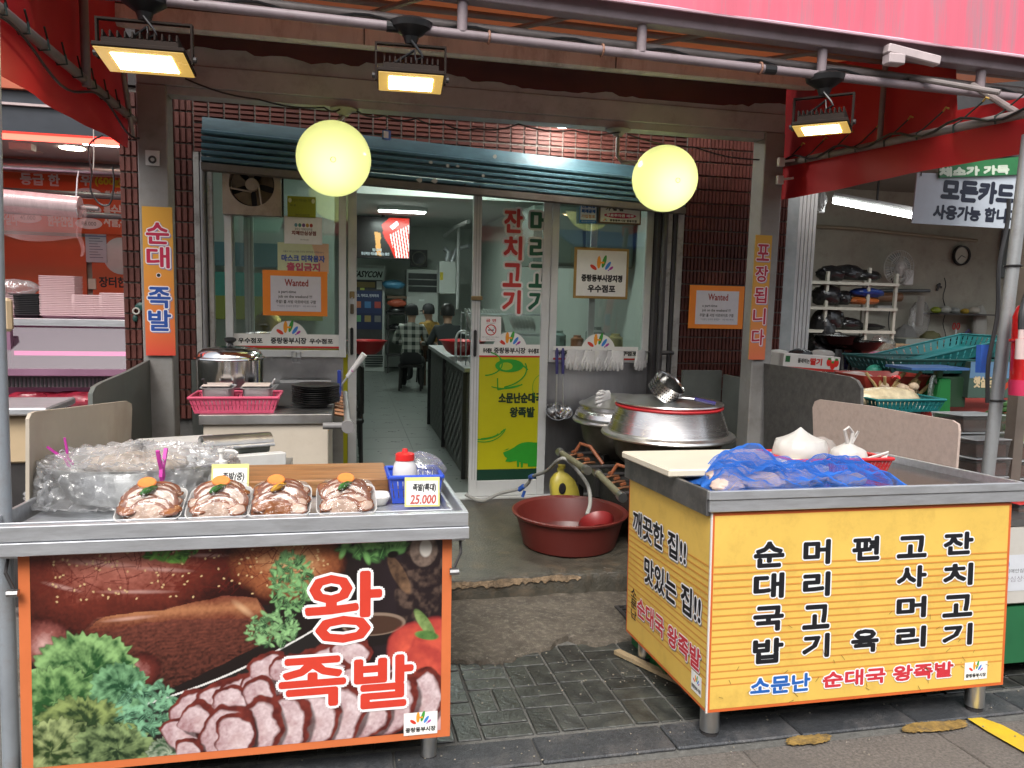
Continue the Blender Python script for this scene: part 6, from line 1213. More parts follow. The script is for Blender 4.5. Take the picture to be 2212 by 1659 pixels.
# lighter gun and blue stick
p0, p1 = PT(735, 835, Y=4.9), PT(787, 765, Y=4.85); d = (p1-p0); t = thing('gas_lighter', p0, 'white long gas lighter leaning by the doorway', 'lighter'); mb = MB(); mb.tube([p0, p0+d*.3], .006, 8); mb.build('nozzle', STEEL, t); mb = MB(); mb.tube([p0+d*.3, p1], [.014, .02], 8); mb.build('handle', WPL, t, smooth=True); MB().cbox(p0+d*.5, (.012, .03, .012)).build('trigger', MAG, t)
mb = MB(); p0 = PT(733, 855, Y=4.8); mb.box(p0.x-.012, p0.x+.012, 4.78, 4.82, p0.z, p0.z+.16); tag(mb.build('knife_guard', mat('blue_guard', (.02, .04, .25), .4), bev=.004), 'slim dark blue plastic sheath standing at the counter end', 'sheath')
# stainless rack wires
q = PT(640, 760, Y=5.6); t = thing('wire_holder', q, 'small wire holder hooked on the steel sheet under the window', 'holder'); mb = MB()
for dz in (0, -.04, -.08): mb.tube([(q.x-.03, 5.655, q.z+dz), (q.x-.03, 5.6, q.z+dz), (q.x+.03, 5.6, q.z+dz), (q.x+.03, 5.655, q.z+dz)], .003, 5)
for dx in (-.03, 0, .03): mb.tube([(q.x+dx, 5.6, q.z), (q.x+dx, 5.6, q.z-.08)], .003, 5)
o = mb.build('wire_cage', STEEL_D, t); o['kind'] = 'stuff'
# ================================================================== BUTCHER'S SHOP AT THE LEFT (building frame)
ORW = mat('orange_print', (.60, .095, .025), .4, 0, .06, 3); GLOWW = mat('tube_white', (1, 1, 1), .5, var=0, emit=9, ecol=(.92, .97, 1)); CEI = mat('grey_ceiling_board', (.42, .40, .39), .6, 0, .08, 3)
lx0, lx1, lyb, lzc = -4.6, -1.47, 7.6, 2.5
tag(B(lx0, lx1, 5.4, 7.7, -.32, -.2).build('butcher_floor', mat('grey_floor', (.12, .12, .12), .5)), kind='structure')
bt = thing('butcher_shop', (-3, 6.5, -.2), 'orange fronted butcher shop beside the brick pillar with a glowing red edge', 'building')
B(lx0, lx1, lyb, lyb+.1, -.2, 2.6).build('back_wall', mat('butcher_wall', (.40, .36, .30), .6), bt); B(lx0-.1, lx0, 5.6, 7.7, -.2, 2.6).build('side_wall', CEI, bt); B(lx1-.005, lx1+.0, 5.75, 7.6, -.2, 2.6).build('side_wall', WALLM, bt)
B(lx0, lx1-.01, 5.92, lyb, lzc, lzc+.1).build('ceiling', CEI, bt)
zl0, zl1 = PT(0, 284, Y=5.9).z, PT(230, 313, Y=5.9).z
B(lx0, -1.49, 5.86, 5.92, zl1-.0, zl1+.03).build('red_edge_light', mat('red_led', (1, .1, .08), .5, var=0, emit=4.5, ecol=(1, .06, .04)), bt)
B(lx0, -1.48, 5.80, 5.92, zl1+.035, zl1+.30).build('shutter_box', mat('dark_blue_box', (.03, .035, .045), .4, 0, .15), bt); B(lx0, -1.48, 5.775, 5.80, zl1+.20, zl1+.215).build('trim', ink('#b9a6a6'), bt)
B(lx0, -1.48, 5.76, 5.82, zl1+.302, zl1+.9).build('fascia', mat('faded_orange_fascia', (.42, .10, .045), .5, 0, .1, 2), bt)
s = Sheet((-2.4, 5.759, zl1+.34), (1, 0, 0), (0, 0, 1)); s.rect(.05, .1, .42, .17, ink('#3a3038')); s.rect(.52, .09, .7, .12, ink('#3a3038')); s.build('fascia_lettering', bt)
for x, y in ((-2.05, 6.6), (-2.6, 6.3), (-2.45, 6.9)): mb = MB(); mb.lathe([(0, -.004), (.06, -.004), (.085, -.008), (.09, 0)], (x, y, lzc), 24); mb.build('downlight', mat('downlight', (.55, .5, .45), .3, .5) if x < -2.1 else mat('lit_downlight', (1, 1, .9), .5, var=0, emit=10, ecol=(1, .95, .75)), bt, smooth=True)
B(-2.45, -2.3, 6.5, 6.6, lzc-.05, lzc-.001).build('junction_box', ink('#b5aea8'), bt)
a, b = PT(180, 318, Y=6.2), PT(238, 324, Y=6.2); t = thing('tube_light', (a+b)/2, 'short white tube light under the butcher ceiling', 'lamp'); B(a.x, -1.5, 6.18, 6.23, lzc-.035, lzc-.012).build('tube', GLOWW, t); B(a.x-.01, -1.49, 6.17, 6.24, lzc-.012, lzc-.001).build('mount', WHITE, t)
# shutter roll, rods
mb = MB(); z_ = PT(120, 362, Y=7.2).z; mb.cyl((lx0, 7.2, z_), (-1.5, 7.2, z_), .055, 18); tag(mb.build('shutter_roll', STEEL_D, smooth=True), 'grey metal roller tube under the butcher ceiling', 'tube')
for y, nm, lb in ((418, 'hanging_rod', 'upper dark rod across the butcher menu board'), (461, 'hanging_rod', 'lower dark rod across the butcher menu board')): z_ = PT(120, y, Y=6.7).z; mb = MB(); mb.cyl((lx0, 6.7, z_+.02), (-1.5, 6.7, z_-.005), .024, 12); tag(mb.build(nm, mat('slate_rod', (.09, .1, .105), .4, .2), smooth=True), lb, 'rod')
# menu board
t = thing('menu_board', (-2.4, lyb-.05, 1.9), 'long orange menu board with white meat names and price ovals', 'menu board'); zt, zb = PT(120, 370, Y=lyb-.06).z, PT(120, 497, Y=lyb-.06).z
B(lx0, -1.6, lyb-.06, lyb-.03, zb-.02, zt).build('board', ORW, t); s = Sheet((-3.0, lyb-.061, zb), (1, 0, 0), (0, 0, 1)); wt = ink('#d9d4cf')
def mtx(tx, x0, y0, x1, y1, m=wt, bo=.004): a, b = PT(x0, y1, Y=lyb-.06), PT(x1, y0, Y=lyb-.06); s.text(tx, a.x+3.0, a.z-zb, b.x-a.x, b.z-a.z, m, bo)
mtx('등급 한', 45, 378, 128, 398); mtx('우', 175, 380, 195, 400); mtx('(600g)', 206, 386, 262, 402, ink('#d8c02a')); mtx('우갈비', 0, 455, 35, 485); mtx('새트등심', 104, 450, 155, 464); mtx('한우안심', 104, 466, 156, 488); mtx('특수부위', 225, 444, 285, 464); mtx('사골,우족', 225, 466, 290, 490); mtx('한우차', 228, 414, 262, 428)
for x, y, tx in ((60, 470, '45.000'), (190, 453, '8.000'), (192, 483, '88.000'), (190, 418, '5.000')):
    a = PT(x, y, Y=lyb-.06); s.ell(a.x+3.0, a.z-zb, .11, .048, ink('#dfe0e2')); s.text(tx, a.x+3.0-.06, a.z-zb-.018, .12, .036, ink('#2a2a2a'))
s.build('lettering', t)
# orange wall posters below
t = thing('wall_poster', (-2.6, lyb-.04, 1.2), 'large plain orange poster panel below the butcher menu board', 'poster'); a, b = PT(0, 690, Y=lyb-.04), PT(184, 512, Y=lyb-.04); B(-3.6, b.x, lyb-.04, lyb-.02, a.z, b.z).build('panel', ORW, t)
s = Sheet((-3.0, lyb-.041, a.z), (1, 0, 0), (0, 0, 1)); s.ell(.42, .2, .2, .09, ink('#c9701a')); s.ell(.42, .2, .17, .07, ORW); s.build('print', t)
t = thing('wall_poster', (-1.8, lyb-.04, 1.2), 'orange poster with a white disc and black letters beside the brick pillar', 'poster'); a, b = PT(203, 690, Y=lyb-.04), PT(290, 505, Y=lyb-.04); B(a.x, -1.5, lyb-.04, lyb-.02, a.z, b.z).build('panel', ORW, t)
s = Sheet((a.x, lyb-.041, a.z), (1, 0, 0), (0, 0, 1)); q = PT(262, 553, Y=lyb-.04); s.ell(q.x-a.x, q.z-a.z, .15, .165, ink('#c9c6c4')); q0, q1 = PT(215, 620, Y=lyb-.04), PT(292, 600, Y=lyb-.04); s.text('장터한우', q0.x-a.x, q0.z-a.z, q1.x-q0.x, q1.z-q0.z, ink('#14100e'), .003); s.build('print', t)
a, b = PT(186, 566, Y=lyb-.05), PT(229, 505, Y=lyb-.05); t = thing('paper_notice', (a.x, lyb-.05, a.z), 'curled white paper notice in a clear sleeve on the butcher wall', 'notice'); B(a.x, b.x, lyb-.05, lyb-.047, a.z, b.z).build('sheet', ink('#b9bcc6'), t); s = Sheet((a.x, lyb-.0505, a.z), (1, 0, 0), (0, 0, 1))
for k in range(9): s.rect(.03, .04+k*.024, b.x-a.x-.03-.02*(k % 3), .046+k*.024, ink('#6a6c78'))
s.rect(.0, b.z-a.z-.03, b.x-a.x, b.z-a.z-.02, ink('#6a7aa0')); s.build('print', t)
a, b = PT(190, 625, Y=lyb-.05), PT(207, 602, Y=lyb-.05); tag(B(a.x, b.x, lyb-.05, lyb-.0, a.z, b.z).build('light_switch', ink('#cfc6b4'), bev=.004), 'cream light switch on the butcher wall', 'switch')
# plastic film roll hanging
t = thing('plastic_roll', PT(60, 425, Y=6.0), 'clear plastic bag roll hanging on hooks in front of the butcher menu', 'roll'); a, b = PT(-40, 428, Y=6.0), PT(173, 448, Y=6.0); ROLL = mat('shiny_plastic_roll', (.40, .31, .32), .2, 0, .15, 6, .3, 12, stretch=(6, 1, 1))
mb = MB(); mb.cyl(a, b, .075, 24); mb.build('roll', ROLL, t, smooth=True); d = (b-a).normalized(); mb = MB(); mb.cyl(a-d*.1, b+d*.12, .016, 12); mb.build('core', GREY, t, smooth=True)
mb = MB(); mb.tube([b+Vector((.0, -.0, .25)), b+Vector((-.01, 0, .2)), b+Vector((-.02, -.02, .02)), b+Vector((0, -.08, -.02)), b+Vector((0, -.06, -.06))], .005, 6); mb.build('hook', STEEL, t)
mb = MB(); mb.grid(lambda u, v: (a.x+(b.x-a.x)*(.0+u*(1-.0*v)), 6.0-.07+.02*sin(u*9)*v, (a.z+(b.z-a.z)*u)-.04-(.22+.06*sin(u*4))*v*(1-.35*(1-u))), 20, 6); mb.build('loose_sheet', clear('pink_clear_sheet', (1, .86, .86), .06, .15, .22, (.8, .55, .55)), t, smooth=True)
mb = MB(); q = PT(178, 445, Y=5.98); mb.grid(lambda u, v: (q.x-.03+.05*u*(1-v*.6)+.015*sin(v*9), 5.97, q.z-.35*v), 3, 12); mb.build('torn_strip', clear('pink_clear_sheet'), t, smooth=True)
mb = MB(); P_ = [PT(x, y, Y=5.7) for x, y in ((222, 292), (198, 306), (190, 330), (198, 370), (196, 410), (215, 440), (237, 440), (246, 400), (243, 360))]; mb.tube(smooth_path(P_, 5), .006, 6); tag(mb.build('loose_wire', BLACK, smooth=True), 'dark wire hanging in a loop beside the brick pillar', 'cable')
mb = MB(); P_ = [PT(202, 275, Y=5.72), PT(203, 330, Y=5.7), PT(202, 365, Y=5.7)]; mb.tube(P_, .004, 6); tag(mb.build('pull_string', ink('#b5aaa4')), 'pale twisted pull string hanging below the red tarp', 'string')
# refrigerated meat case
t = thing('meat_case', (-2.6, 6.0, -.2), 'refrigerated meat display case with slanted glass and a pink lit tray', 'display case'); CASE = mat('case_metal', (.30, .16, .24), .35, .4, .1, 4); CX = (lx0+.3, -1.48)
ztop = PT(150, 690, Y=6.1).z; zg = PT(150, 808, Y=5.85).z
B(CX[0], CX[1], 6.1, 7.0, ztop-.02, ztop).build('top_shelf', CASE, t); B(CX[0], CX[1], 6.06, 6.1, ztop-.05, ztop+.004).build('top_edge', STEEL, t, bev=.004)
mb = MB(); mb.prism([(CX[0], 6.065, ztop-.06), (CX[0], 6.07, ztop-.06), (CX[0], 5.86, zg+.03), (CX[0], 5.855, zg+.03)], (CX[1]-CX[0], 0, 0)); mb.build('slanted_glass', clear('case_glass', (.8, .7, .77), .16, .03, .3, (.11, .08, .10)), t)
B(CX[0], CX[1], 5.84, 5.88, zg-.01, zg+.035).build('glass_rail', CASE, t); B(CX[0], CX[1], 6.9, 7.0, -.2, ztop-.021).build('rear', mat('case_liner', (.5, .4, .44), .4), t); B(CX[0], CX[1], 5.9, 6.3, zg-.1, zg-.02).build('air_grille', mat('dark_grille', (.07, .05, .06), .5), t)
for k in range(34): B(-2.4+k*.026, -2.4+k*.026+.012, 5.895, 5.899, zg-.095, zg-.03).build('grille_slot', BLACK, t)
B(CX[0], CX[1], 5.45, 6.9, -.2, .55).build('plinth', CASE, t); zt_ = PT(150, 880, Y=5.75).z; B(CX[0], CX[1], 5.5, 6.6, .55, zt_-.04).build('tray_bed', MATS['case_liner'], t); B(CX[0], CX[1], 5.44, 5.49, .3, zt_+.0).build('front_sill', STEEL, t)
B(CX[0]+.1, CX[1]-.05, 6.2, 6.24, zg+.1, zg+.13).build('pink_tube', mat('pink_tube', (1, .5, .7), .5, var=0, emit=1.6, ecol=(1, .2, .5)), t)
B(-2.32, -2.29, 5.95, 6.0, zg, ztop-.06).build('glass_post', CASE, t)
MEAT = mat('raw_beef', (.22, .015, .03), .3, 0, .5, 14, .3, 40)
for k, (px, py, r) in enumerate(((60, 865, .1), (95, 855, .09), (130, 868, .07), (155, 862, .09), (185, 858, .1), (215, 868, .07), (75, 880, .08))):
    q = PT(px, py, Y=5.9+.08*(k % 2)); crumple((q.x, q.y, zt_+.03), r, 90+k, MEAT, 'beef_cut', 'dark red cut of beef in the pink lit meat case', 'meat', (1.5, .9, .6), 22, 14, .2)['group'] = 'beef cuts in the meat case'
# foam tray stacks on the case
PKF = mat('pinkish_foam', (.62, .46, .47), .6, 0, .05); BKF = mat('black_foam', (.012, .012, .013), .5, 0, .1)
def trm(w, d, h):
    mb = MB()
    def tr(u, v):
        k = [(0, 0), (.7, 0), (.72, .1), (.8, .75), (1, .9), (1, .7), (.78, .1), (0, .08)][round(v*7)]; a = 2*pi*u; e = (abs(cos(a))**8+abs(sin(a))**8)**(-1/8); return (w/2*k[0]*cos(a)*e, d/2*k[0]*sin(a)*e, h*k[1])
    mb.grid(tr, 16, 7, wrap=True); return raw(mb)
TRM = trm(.26, .2, .03); TRB = trm(.25, .2, .03)
for px, pt_, m, n, wd, lb in ((27, 637, PKF, 11, .2, 'pinkish foam tray in the short stack under the clear bag'), (67, 634, BKF, 12, .22, 'black foam tray in the only black stack on the meat case'), (138, 596, PKF, 23, .26, 'pinkish foam tray in the tallest stack on the meat case'), (202, 637, PKF, 12, .235, 'pinkish foam tray in the stack before the light switch'), (262, 633, PKF, 13, .25, 'pinkish foam tray in the stack next to the brick pillar')):
    c = PT(px, 686, Y=6.35); zt2 = PT(px, pt_, Y=6.3).z; dz = (zt2-ztop-.03)/(n-1)
    me = (TRB if m is BKF else TRM)
    for k in range(n): o = inst('foam_tray', me, m, None, (c.x+random.uniform(-.003, .003), 6.32, ztop+.002+dz*k), (0, 0, random.uniform(-.01, .01)), (wd/.26, 1, 1)); tag(o, lb, 'tray', 'foam trays stacked on the meat case')
q = PT(38, 622, Y=6.3); crumple((q.x, 6.28, q.z), .13, 12, BAGC, 'plastic_bag', 'crumpled clear bag on the tray stack of the butcher', 'bag', (1.1, .8, .5))
# scale of the butcher, near
c = PT(60, 905, Y=4.3); t = thing('weighing_scale', (c.x, 4.3, .2), 'cream counter scale with a steel pan behind the splash board', 'scale'); SCL = mat('cream_scale', (.50, .38, .24), .45, 0, .08)
a, b = PT(8, 900, Y=4.2), PT(102, 1000, Y=4.2); x0, x1, z0, z1 = a.x-.1, b.x, b.z, a.z
mb = MB(); mb.prism([(x0, 4.2, z1), (x1, 4.2, z1), (x1-.02, 4.2, z1-.1), (x1-.05, 4.2, z0+.03), (x1-.1, 4.2, z0), (x0, 4.2, z0)], (0, .3, 0)); mb.build('housing', SCL, t, bev=.01); B(x0-.05, x1+.03, 4.14, 4.56, z1+.012, z1+.05).build('pan', STEEL, t, bev=.008); B(x0+.05, x1-.05, 4.22, 4.45, -.2, z0-.001).build('stand', DARKM, t)
q = PT(15, 680, Y=4.35); mb = MB(); mb.cbox(q+Vector((-.06, 0, .0)), (.17, .05, .17)); mb.build('display_head', SCL, t, bev=.015); mb = MB(); mb.cyl((q.x-.1, 4.38, z1), (q.x-.1, 4.38, q.z), .016, 10); mb.build('display_post', SCL, t)
# wires on the brick pillar
q = PT(295, 672, Y=5.58); t = thing('wall_hook', q, 'small hook with a scrap of green net on the brick pillar', 'hook'); mb = MB(); mb.tube([q+Vector((.02*cos(a_), -.01, .02*sin(a_))) for a_ in [2*pi*k/12 for k in range(12)]], .006, 6, closed=True); mb.build('ring', ink('#a8a49c'), t); crumple(q+Vector((.03, 0, .03)), .03, 3, ink('#0f3a34'), 'net_scrap', None, None, (1.2, .4, 1), 14, 8, .3, t); crumple(q+Vector((-.01, 0, -.05)), .02, 5, ink('#0f3a34'), 'net_scrap', None, None, (.8, .4, 1.3), 12, 8, .3, t)

# ================================================================== GROCER'S SHOP AT THE RIGHT
gr0 = thing('grocery_shop', (6, 7, -.3), 'open fronted grocery shop beyond the brick pillar with beige walls', 'building'); GW = mat('beige_plaster', (.36, .345, .285), .7, 0, .12, 4, .05, 20, dirt=(.2, .18, .14), dscale=5, damt=.6)
gY = 8.2
B(3.46, 11.5, gY, gY+.1, -.5, 2.95).build('back_wall', GW, gr0); B(3.46, 3.52, 5.95, gY, -.5, 2.95).build('side_wall', GW, gr0); B(11.4, 11.5, 5.0, gY, -.5, 2.95).build('side_wall', GW, gr0); B(3.46, 11.5, 5.7, gY, 2.82, 2.95).build('ceiling', mat('dim_ceiling', (.22, .21, .18), .8, 0, .1), gr0)
B(3.45, 11.5, 5.65, 5.75, 2.75, 4.2).build('fascia', DARKM, gr0)
tag(B(3.1, 11.5, 3.4, gY, -.6, -.33).build('grocery_floor', mat('grey_floor')), kind='structure')
B(3.452, 3.56, 5.63, 5.7, -.3, 2.8).build('shutter_channel', mat('pale_steel_channel', (.40, .44, .44), .45, .3, .15, 6, dirt=(.55, .55, .53), dscale=9, damt=.5), gr0, bev=.004)
for k in range(5): B(3.575+k*.034, 3.575+k*.034+.026, 5.66, 5.7, -.3, 2.8).build('track_rib', WHITE, gr0)
# tube light
a, b = PT(1800, 432, Y=6.4), PT(1990, 468, Y=6.0); t = thing('tube_light', (a+b)/2, 'long white tube light under the grocery ceiling', 'lamp'); mb = MB(); mb.tube([a, b], .03, 12); mb.build('tube', mat('tube_white_r', (1, 1, 1), .5, var=0, emit=16, ecol=(.95, 1, .98)), t, smooth=True); mb = MB(); mb.tube([a+Vector((0, 0, .04)), b+Vector((0, 0, .04))], .03, 8); mb.build('fitting', WHITE, t); mb = MB(); m_ = (a+b)/2; mb.cyl(m_+Vector((0, 0, .06)), (m_.x, m_.y, 2.82), .01, 8); mb.build('hanger', DARKM, t)
mb = MB(); mb.tube(smooth_path([PT(x, y, Y=8.1) for x, y in ((1750, 488), (1850, 494), (1950, 504), (2060, 515), (2110, 520))], 4), .02, 8); tag(mb.build('conduit', ink('#8f8672'), smooth=True), 'pale conduit pipe along the top of the grocery wall', 'pipe')
# wall fans
def wall_fan(px, py, Y, r, label, rz=0):
    c = PT(px, py, Y=Y); t = thing('wall_fan', c, label, 'fan'); X = Matrix.Translation(c) @ Matrix.Rotation(rz, 4, 'Z'); GM = mat('white_fan_wire', (.5, .5, .48), .4)
    mb = MB(); mb.X = X
    for k in range(18): a_ = pi*k/18; mb.tube([(r*cos(a_)*q, -.05*(1-q*q), r*sin(a_)*q) for q in (-1, -.6, 0, .6, 1)], .003, 4)
    for rr in (1, .66, .33): mb.tube([(r*rr*cos(2*pi*k/28), -.05*(1-rr*rr), r*rr*sin(2*pi*k/28)) for k in range(28)], .004, 4, closed=True)
    o = mb.build('grille', GM, t); o['kind'] = 'stuff'
    for k in range(4):
        mb = MB(); mb.X = X; a0 = pi*k/2+.4; mb.grid(lambda u, v: (r*(.15+.72*u)*cos(a0+(v-.5)*.9), .02+.03*(v-.5), r*(.15+.72*u)*sin(a0+(v-.5)*.9)), 4, 4); mb.build('blade', clear('fan_blade', (.8, .88, .9), .1, .1, .35, (.5, .55, .56)), t, smooth=True)
    mb = MB(); mb.X = X; mb.lathe([(0, -.1), (r*.2, -.09), (r*.26, .0), (r*.2, .06), (0, .06)], n=20); mb.bm.transform(IDN); mb.build('motor', GM, t, smooth=True)
    mb = MB(); mb.X = X; mb.box(r*.55, r*.55+.12, .02, .1, -r*1.0, -r*.1); mb.build('control_box', WHITE, t, bev=.01); mb = MB(); mb.X = X; mb.tube([(r*.1, .05, -.02), (r*.6, .08, -r*.3)], .018, 8); mb.build('arm', WHITE, t); return t
wall_fan(1942, 578, 7.9, .2, 'white wire wall fan on the grocery wall below the card sign'); wall_fan(1772, 432, 6.2, .1, 'small silver fan at the edge of the grocery tube light', .6)
c = PT(2075, 552, Y=gY-.03); t = thing('wall_clock', c, 'round black rimmed wall clock on the grocery wall', 'clock'); X = Matrix.Translation(c) @ Matrix.Rotation(pi/2, 4, 'X'); r = .125
mb = MB(); mb.X = X; mb.lathe([(r*.8, .0), (r*.82, .03), (r*.95, .035), (r, .0)], n=36); mb.build('rim', BLACK, t, smooth=True); mb = MB(); mb.X = X; mb.lathe([(0, .01), (r*.82, .01)], n=36); mb.build('dial', ink('#b5b2a4'), t)
for a_, l in ((-.35, .5), (-2.3, .6)): mb = MB(); mb.X = X @ Matrix.Rotation(a_, 4, 'Z'); mb.box(0, r*l, -.004, .004, .014, .017); mb.build('hand', BLACK, t)
a, b = PT(2155, 600, Y=gY-.02), PT(2215, 500, Y=gY-.02); tag(B(a.x, b.x, gY-.06, gY-.0, a.z, b.z).build('fuse_box', ink('#6a7274'), bev=.008), 'grey fuse box on the grocery wall', 'box')
q = PT(2027, 620, Y=gY-.02); t = thing('cross', q, 'small dark wooden cross on the grocery wall', 'cross'); MB().cbox(q, (.02, .02, .1), ry=.4).build('upright', DARKM, t); MB().cbox(q+Vector((0, -.015, .01)), (.08, .01, .022), ry=.4).build('crossbar', DARKM, t)
# card sign and green banner hung from the tarp
def slant_board(name, quad, Y, label, cat, m, fn):
    A = [PT(x, y, Y=Y) for x, y in quad]; o, u, w = A[3], A[2]-A[3], A[0]-A[3]; t = thing(name, o, label, cat); mb = MB(); mb.prism(A, (0, .012, 0)); mb.build('board', m, t); s = Sheet(o+Vector((0, -.001, 0)), u.normalized(), w.normalized()); fn(s, u.length, w.length); s.build('lettering', t); return t
def f_card(s, w, h): k = ink('#141a2e'); s.text('모든카드', w*.26, h*.5, w*.72, h*.4, k, .011); s.text('사용가능 합니다', w*.2, h*.12, w*.86, h*.27, k, .006)
slant_board('card_sign', ((1982, 373), (2197, 379), (2184, 494), (1970, 482)), 4.9, 'white sign with dark blue lettering hanging below the red tarp', 'sign', ink('#b9c2cc'), f_card)
def f_grn(s, w, h): s.text('채소가 가득', w*.0, h*.12, w*.86, h*.62, ink('#c9d6c4'), .007)
slant_board('green_banner', ((2030, 356), (2204, 338), (2202, 377), (2030, 384)), 4.88, 'green banner strip with white lettering above the card sign', 'banner', mat('green_banner', (.02, .16, .05), .45), f_grn)
mb = MB(); mb.tube([PT(1990, 380, Y=4.89), PT(1990, 340, Y=4.95)], .004, 5); tag(mb.build('sign_string', BLACK), 'dark string tying the card sign to the rail', 'string')
# white shelving with bundles of bags
t = thing('shelf_rack', PT(1850, 800, Y=7.2), 'white slotted angle shelving stacked with bundles of black bags', 'shelf'); SHF = mat('white_angle_steel', (.46, .45, .38), .5, 0, .08); xs = [PT(x, 650, Y=7.2).x for x in (1758, 1846, 1904)]
for x in xs:
    for y in (7.0, 7.5): B(x, x+.03, y, y+.03, -.33, PT(1846, 590, Y=7.2).z+(.05 if x == xs[1] else .0)).build('upright', SHF, t)
zs = [PT(1850, y, Y=7.2).z for y in (611, 664, 712, 765)]
for z in zs: B(xs[0]-.3, xs[2]+.03, 6.98, 7.55, z-.03, z).build('shelf', SHF, t)
BKB = mat('black_bag', (.010, .010, .011), .25, 0, .3, 10, .3, 30); BLB = mat('blue_bag', (.015, .04, .2), .3, 0, .2); ORB = mat('orange_bag', (.38, .10, .02), .35, 0, .2); BRB = mat('brown_bag', (.2, .1, .05), .4)
for i, (px, py, r, sq, m, lb) in enumerate(((1795, 592, .12, (1.3, .9, .7), BKB, 'black bag bundle on the top shelf towards the doorway rail'), (1830, 590, .13, (1.3, .9, .65), BKB, 'black bag bundle on the top shelf behind the upright'), (1868, 596, .12, (1.5, .9, .5), BKB, 'black bag bundle on the top shelf towards the wall fan'), (1785, 640, .13, (1.2, .9, .9), BKB, 'black bag bundle on the second shelf towards the doorway rail'), (1820, 645, .09, (1, .9, .9), BKB, 'black bag bundle on the second shelf beside the blue bundle'), (1872, 633, .12, (1.6, .9, .45), BLB, 'blue bag bundle lying on the orange one'), (1862, 650, .1, (1.9, .9, .45), ORB, 'orange bag bundle on the second shelf'), (1790, 690, .14, (1.2, .9, .9), BKB, 'black bag bundle on the third shelf towards the doorway rail'), (1830, 700, .11, (1.5, .9, .6), BKB, 'black bag bundle on the third shelf in the middle'), (1875, 706, .09, (2, .9, .4), BKB, 'flat black bag bundle on the third shelf'), (1775, 720, .16, (.8, .9, 1.6), BKB, 'tall black sack hanging from the shelves'), (1830, 748, .13, (1.2, .9, .9), BKB, 'black bag bundle on the lowest shelf'))):
    q = PT(px, py, Y=7.1); crumple(q, r, 200+i, m, 'bag_bundle', lb, 'bag bundle', sq, 26, 16, .22)
q = PT(1838, 775, Y=6.2); crumple(q, .13, 230, BLB, 'blue_bag', 'blue plastic bag hanging by the steel bowls', 'bag', (.7, .7, 1.3), 22, 16, .2)
a, b = PT(1750, 742, Y=6.4), PT(1815, 768, Y=6.4); foam_tray(((a.x+b.x)/2, 6.4, b.z-.02), .3, .25, .1, mat('blue_tub', (.02, .06, .25), .4), 'blue plastic tub on the grocery shelf')
mb = MB(); a, b = PT(1900, 628, Y=gY-.1), PT(2008, 628, Y=gY-.1); mb.tube([a, b], .02, 10); tag(mb.build('wall_rail', mat('slate_rod'), smooth=True), 'grey rail on the grocery wall holding paper rolls', 'rail')
for x0, x1, y, r, m, lb, nm in ((1890, 1945, 642, .055, BRB, 'roll of brown paper on the grocery wall', 'paper_roll'), (1892, 1930, 665, .03, ink('#b5b6b2'), 'thin white film roll on the grocery wall', 'film_roll')):
    a, b = PT(x0, y, Y=gY-.16), PT(x1, y, Y=gY-.16); mb = MB(); mb.cyl(a, b, r, 16); tag(mb.build(nm, m, smooth=True), lb, 'roll')
q = PT(1985, 690, Y=gY-.12); crumple(q, .15, 240, BAGC, 'hanging_bags', 'clear plastic bags hanging on the grocery wall', 'bag', (.9, .5, 1.5), 26, 18, .2); mb = MB(); a = PT(1990, 640, Y=gY-.2); mb.cyl(a, a+Vector((0, 0, -.35)), .04, 14); tag(mb.build('tube_bag', clear('milky_bag'), smooth=True), 'tall clear tube of bags on the grocery wall', 'bag')
q = PT(2115, 700, Y=gY-.12); crumple(q, .12, 241, mat('dull_white_cloth', (.40, .40, .36), .8, 0, .1), 'white_cloth_bag', 'white cloth bag pegged on the grocery wall shelf', 'bag', (.8, .5, 1.9), 24, 16, .15)
t = thing('wall_shelf', PT(2050, 670, Y=gY-.2), 'wire wall shelf crowded with small kitchen things', 'shelf'); a, b = PT(2010, 676, Y=gY-.15), PT(2150, 676, Y=gY-.15); B(a.x, b.x, gY-.3, gY-.02, a.z-.015, a.z).build('shelf', DARKM, t)
for i, (px, r, m, lb) in enumerate(((2022, .06, mat('lime_plastic', (.25, .32, .03), .4), 'lime green tool on the wall shelf'), (2042, .07, ink('#a9aba2'), 'pale bowl on the wall shelf'), (2062, .06, ink('#8f9490'), 'grey cup on the wall shelf'), (2085, .05, mat('mustard_cloth', (.4, .27, .03), .6), 'mustard yellow cloth on the wall shelf'), (2105, .07, ink('#b5b0a2'), 'white dish on the wall shelf'))): q = PT(px, 664, Y=gY-.17); crumple((q.x, q.y, a.z+r*.6), r, 250+i, m, 'shelf_item', lb, 'kitchenware', (1.1, .8, .7), 16, 10, .1)
q = PT(2065, 710, Y=gY-.05); t = thing('scissors', q, 'red handled scissors hanging on the grocery wall', 'scissors')
for s_ in (-1, 1): mb = MB(); mb.tube([q+Vector((s_*.03+.02*cos(a_), 0, .03+.04*sin(a_))) for a_ in [2*pi*k/10 for k in range(10)]], .007, 5, closed=True); mb.build('handle_loop', REDP, t)
mb = MB(); mb.prism([q+Vector((-.01, 0, -.01)), q+Vector((.01, 0, -.01)), q+Vector((.004, 0, -.14))], (0, -.006, 0)); mb.build('blade', STEEL, t)
q = PT(2093, 722, Y=gY-.05); t = thing('flower_hook', q, 'blue and pink flower shaped hook on the grocery wall', 'hook')
for k in range(7): a_ = 2*pi*k/7; mb = MB(); mb.ball(q+Vector((.045*cos(a_), 0, .045*sin(a_))), .02, 8, 5, (1, .3, 1)); mb.build('petal', mat('lilac_plastic', (.2, .18, .42), .5), t, smooth=True)
